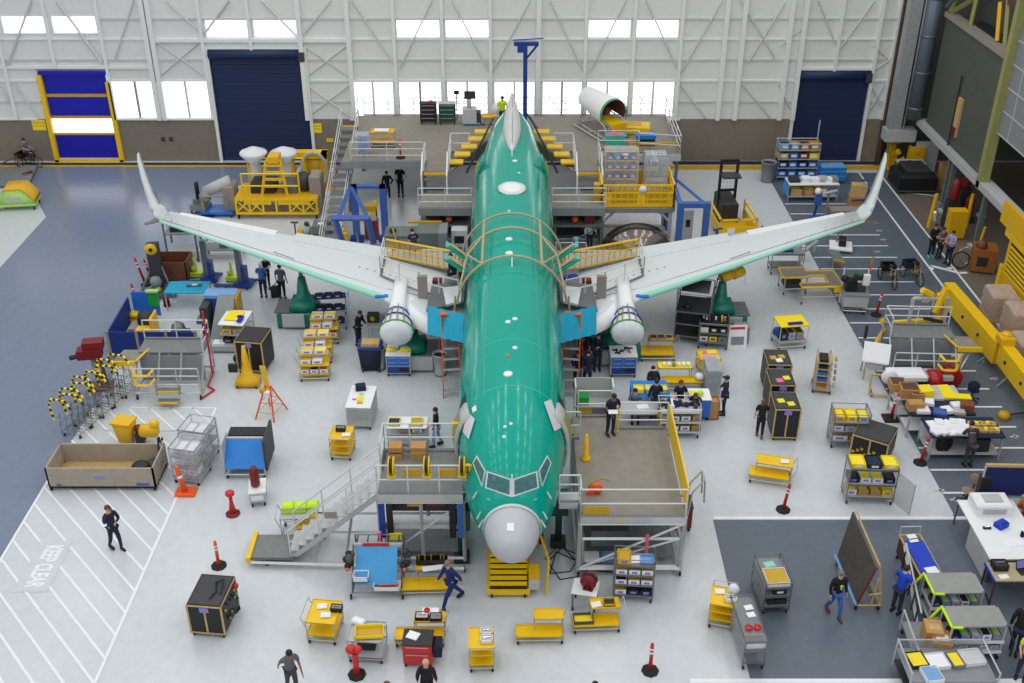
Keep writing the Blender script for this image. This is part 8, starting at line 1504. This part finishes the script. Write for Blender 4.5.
b.path([(-.33,2.1,.95),(-.33,2.15,1.25),(.33,2.15,1.25),(.33,2.1,.95)],.025,'lgrey',4); b.box(-.38,.2,.3,-.35,2.0,.88,'brown'); b.obj('frame',t); casters(t,.7,2.1,.07)
papers(t,0,1.95,1.0,'white sheet at the far end of the long blue cart',.3,.2); papers(t,.05,.3,1.02,'white papers at the near end of the long blue cart',.4,.3); papers(t,-.02,1.7,1.02,'crumpled white sheet just inside the far end of the long blue cart',.3,.12)
def gcart(label,px,py,w,d,h,rot,nm):
    t=T('covered_shelf_cart',label,'cart',GP(px,py),rot)
    b=MB(); b.box(-w/2,0,h-.05,w/2,d,h,'topgrey'); b.obj('grey_top',t)
    b=MB(); b.path([(-w/2,0,h-.02),(-w/2,d,h-.02),(-w/2-.25,d,h-.45)],.045,'hivis',5); b.path([(-w/2,0,h-.02),(-w/2+.3,-.02,h-.02)],.045,'hivis',5); b.obj('lime_edge_guard',t)
    post_frame(t,w,d,h,'lgrey',0,.1,.035)
    b=MB(); b.path([(w/2-.0,0,h),(w/2+.2,-.15,h-.5),(w/2+.2,-.15,.3)],.035,'drk',5); b.obj('corner_bar',t)
    for z in (.35,.75): b=MB(); b.box(-w/2,0,z-.05,w/2,d,z,'lgrey'); b.box(-w/2,-.02,z-.08,w/2,.0,z+.02,'papr'); b.obj('shelf',t)
    b=MB(); b.box(-w/2,d-.03,.3,w/2,d,h-.1,'charcoal'); b.obj('back_panel',t)
    bins(t,nm,-w/2+.05,w/2-.05,5,.25,.4,.75,.2,['green','papr','lgrey','sky','grey'] if py<625 else ['drk','sky','lgrey','papr','grey'],'upper shelf','bins of the '+nm,inn=['drk','lime','papr']); bins(t,nm,-w/2+.05,w/2-.05,5,.25,.4,.35,.18,['grey','papr','charcoal','papr','lgrey'],'lower shelf','bins of the '+nm,inn='drk'); casters(t,w,d,.09); return t
gcart('grey topped shelf cart with lime edge guards next to the long blue cart',951,626,1.55,.9,1.35,1,'far grey topped cart')
gcart('grey topped shelf cart with lime edge guards nearest the hi-vis person',971,660,1.65,.85,1.35,1,'near grey topped cart')
b=MB(); b.slab([(-.6,0,.1),(-.5,0,.1),(-.3,2.6,1.2),(-.4,2.6,1.2)],(0,.05,.05),'lgrey'); 
for k in range(5): b.tube((-.6+.04*k,.3+.5*k,.2+.1*k),(-.6+.04*k,.3+.5*k,.9+.1*k),.03,'charcoal',4)
b.tube((-.6,0,.9),(-.35,2.6,1.4),.035,'lgrey',5); one(b,'side_frame','grey open side frame leaning between the long blue cart and grey topped carts','frame',(G(905,640).x+1.0,G(905,640).y+.2,0))
for i,(px,py,w_,h_) in enumerate(((937,668,.55,.5),(929,660,.5,.62))):
    t=T('cardboard_box',('cardboard box with a white label, nearer of two beside the grey carts','plain cardboard box, farther of two beside the grey carts')[i],'box',(G(px,py).x,G(px,py).y,.45),-8); b=MB(); b.box(-w_/2,0,0,w_/2,.6,h_,'card'); b.obj('box_body',t); b=MB(); b.box(-.15,.15,h_,.2,.4,h_+.005,'papr' if i==0 else 'wood'); b.obj('label_sheet',t)
t=T('steel_trolley','low steel trolley under the two cardboard boxes','trolley',(G(930,672).x,G(930,672).y-.1,0),-3); b=MB(); b.box(-.5,0,.38,.5,1.7,.43,'grey'); b.obj('deck',t); b=MB(); b.path([(-.5,0,.9),(-.5,1.7,.9),(-.5,1.7,.1)],.03,'lgrey',4); b.tube((-.5,0,.1),(-.5,0,.9),.03,'lgrey',4); b.obj('rail',t); casters(t,1.0,1.7,.07)
t=T('wire_cart','wire basket cart with white cases and yellow trays at the front edge of the floor','cart',(G(953,702).x,G(953,702).y,0),0); b=MB(); b.box(-1.35,0,.75,1.1,1.3,.79,'grey'); b.box(-1.35,0,.3,1.1,1.3,.34,'drk'); b.obj('shelf',t)
b=MB(); 
for x in (-1.35,1.1):
    for y in (0,1.3): b.tube((x,y,.1),(x,y,1.15),.03,'lgrey',4)
b.path([(-1.35,0,1.12),(-1.35,1.3,1.12),(1.1,1.3,1.12),(1.1,0,1.12)],.03,'lgrey',4); b.obj('frame',t); b=MB(); b.box(-1.35,1.29,.8,1.1,1.3,1.15,'wire'); b.obj('mesh_back',t); casters(t,2.4,1.3,.09)
for i,(x,y,w_,m_,inn,lb) in enumerate(((-.95,.75,.5,'drk','vyellow','dark tray of yellow parts at the boxes end of the front wire cart'),(-.4,.7,.6,'papr','papr','white case of tools, next to the yellow strip on the front wire cart'),(.15,.75,.35,'grey','vyellow','grey box of yellow strips in the front wire cart'),(.65,.85,.62,'papr','alu','flat white case at the hi-vis end of the front wire cart'),(-.7,.2,.5,'papr','sky','white papers box at the very front of the wire cart'))): put(t,x,y,.79,crate(w_,.55,.15,m_,inn,None),'parts_case',lb,'case',8)
person(1013,652,150,'blackcl','djean','person in black jacket with white stripes reaching to the grey topped cart','reach','down',bend=14,stride=.3,long_=True,h=1.85,hair='hair1')
person(1020,678,-30,'hivis','djean','person in hi-vis yellow shirt and jeans at the front edge of the floor','fwd','cross',h=1.8,long_=False,hair='hair2')
# wire cages
X,Y,w,h,dp=D(741,764,670,620); t=rack('long grey wire cage cart with red tape rolls on the dark floor edge',(X,Y,0),w,1.9,1.15,(.3,.75,1.1),3,'dsteel','wire',side='wire'); 
for i in (0,1): b=MB(); b.lathe([(.11,0),(.11,.06)],'red',(0,0,0),14); put(t,-.1+.25*i,.55,1.12,b,'tape_roll',('red tape roll on the wire cage cart, nearer its outer edge','second red tape roll, closer to the dark floor side')[i],'tape')
put(t,.05,.3,.75,crate(.6,.4,.2,'papr','brownt'),'parts_bin','white bin of brown parts on the middle shelf of the red tape cage cart','bin'); papers(t,.1,1.4,1.12,'white gloves at the far end of the red tape cage cart',.25,.2); papers(t,.1,1.1,1.12,'white cloth in the middle of the red tape cage cart',.25,.2)
X,Y,w,h,dp=D(763,787,614,574); t=rack('grey wire cart with a white box of yellow parts between the panel and cage cart',(X,Y,0),w+.1,1.4,1.25,(.3,.7,1.05),4,'dsteel','grey',side='wire'); put(t,0,.4,1.05,crate(.7,.7,.18,'papr','gold'),'parts_bin','white box of yellow and grey parts on top of the middle wire cart','bin'); put(t,.1,.3,.7,crate(.4,.4,.18,'drk','vyellow','papr'),'parts_bin','dark bin with yellow rim on the middle shelf of the middle wire cart','bin'); put(t,.05,.3,.3,crate(.6,.4,.18,'drk','brown'),'parts_bin','dark bin on the bottom shelf of the middle wire cart','bin'); papers(t,0,1.1,1.05,'pale green sheet at the far end of the middle wire cart',.35,.25,'mint')
# office corner at the right edge
t=table('white desk bench with office machines along the front of the bays',(16.15,26.75,0),1.9,3.0,1.0,'white','dsteel',0,th=.05); b=MB(); b.box(-.95,.1,.05,-.85,1.7,.95,'lgrey'); b.obj('white_side_panel',t)
b=MB(); b.box(-.6,-.4,0,.6,.4,.45,'white',.06); b.box(-.4,-.405,.1,.4,-.4,.3,'lgrey'); b.box(-.3,-.2,.45,.3,.2,.5,'lgrey'); put(t,-.05,2.5,1.0,b,'printer','white office printer at the far end of the white desk','printer')
b=MB(); b.box(-.2,-.15,0,.2,.15,.25,'royal2',.08); put(t,.0,1.6,1.0,b,'blue_bag','royal blue bag on the white desk beside the printer','bag',30); toolbox(t,-.5,1.5,1.0,'small black stapler on the white desk beside the blue bag',.25,.1,.06,'black','drk'); toolbox(t,.5,1.1,1.0,'navy bottle holder on the white desk',.1,.1,.2,'navycl','navycl'); papers(t,.15,.8,1.0,'white papers spread on the white desk',.6,.4); papers(t,-.4,.4,1.0,'folded white sheet near the laptop end of the white desk',.4,.3)
t=table('brown topped desk with blue edge carrying an open laptop',(15.95,25.8,0),1.9,.85,.95,'tan','brown',0); b=MB(); b.box(-.97,0,.88,-.93,.85,.96,'royal2'); b.obj('blue_edge',t)
l=T('laptop','open black laptop with lilac screen on the brown desk','laptop',wp(t,.1,.55,.95),12); b=MB(); b.box(-.2,-.28,0,.2,0,.025,'black'); b.obj('keyboard_base',l); b=MB(); b.slab([(-.2,0,.02),(.2,0,.02),(.2,.1,.3),(-.2,.1,.3)],(0,.015,0),'black'); b.slab([(-.18,-.004,.05),(.18,-.004,.05),(.18,.09,.28),(-.18,.09,.28)],(0,-.004,0),'lilac'); b.obj('screen',l)
toolbox(t,-.6,.6,.95,'black bag with straps on the brown desk beside the laptop',.45,.35,.22,'black','drk'); papers(t,-.6,.2,.95,'white notes on the brown desk corner',.3,.2); papers(t,.6,.4,.95,'white sheet right of the laptop on the brown desk',.35,.25)
t=T('screen_panel','navy fabric screen panel with a pale top rail at the bays','partition',(G(1002,516).x,G(1002,516).y,0),-2); b=MB(); b.box(-.95,0,.9,.95,.06,2.1,'navy2'); b.obj('fabric',t); b=MB(); b.box(-1.0,-.02,2.1,1.0,.08,2.2,'wood'); b.tube((-1.0,0,.0),(-1.0,0,2.1),.04,'lgrey',4); b.tube((1.0,0,0),(1.0,0,2.1),.05,'wood',4); b.obj('frame',t); b=MB(); b.box(-.9,-.7,.75,.95,0,.8,'lgrey'); b.tube((-.9,-.6,0),(-.9,-.6,.75),.04,'wood'); b.obj('desk_ledge',t); b=MB(); b.lathe([(.3,-.1),(.3,.1)],'black',(-.55,-.3,.4),14,'x'); b.box(-.3,-.5,.1,.8,-.1,.6,'drk'); b.obj('equipment',t)
b=MB(); b.box(-.2,-.1,0,.15,.15,1.1,'black',.15); one(b,'black_jacket','black jacket hanging at the end of the navy screen panel','jacket',(G(980,520).x,G(980,520).y+.3,.7))
person(1017,540,-40,'orangesh','navycl','person in rust orange shirt seated at the printer desk','fwd','fwd',sit=True,h=1.8,pos=(G(1019,530).x,G(1019,530).y,0))
person(1010,606,170,'navycl','navycl','person in dark navy seated under the brown desk at the front edge','fwd','down',sit=True,long_=True,h=1.8,pos=(16.35,25.3,0))
t=table('second desk with papers and dark items at the very edge behind the seated people',(18.1,27.3,0),1.3,2.4,.95,'lgrey','wood',0); papers(t,-.3,.7,.95,'white sheet with blue corner on the edge desk',.45,.35); papers(t,-.2,1.6,.95,'papers with a dark cover on the edge desk',.4,.3,'navycl'); b=MB(); b.box(-.72,-.05,.9,-.65,2.5,1.2,'wood'); b.obj('edge_rail',t)
cam=bpy.data.cameras.new('camera'); co=bpy.data.objects.new('camera',cam); COL.objects.link(co); co.location=(0,0,H); co.rotation_euler=(R(90)-PITCH,0,0)
cam.sensor_width=36; cam.lens=F/1024*36; cam.clip_end=500; SC.camera=co
vs=SC.view_settings; vs.view_transform='Standard'; vs.look='None'; vs.gamma=1; vs.use_curve_mapping=False; vs.exposure=.12
SC.cycles.use_denoising=True; SC.cycles.max_bounces=6; SC.cycles.transparent_max_bounces=12
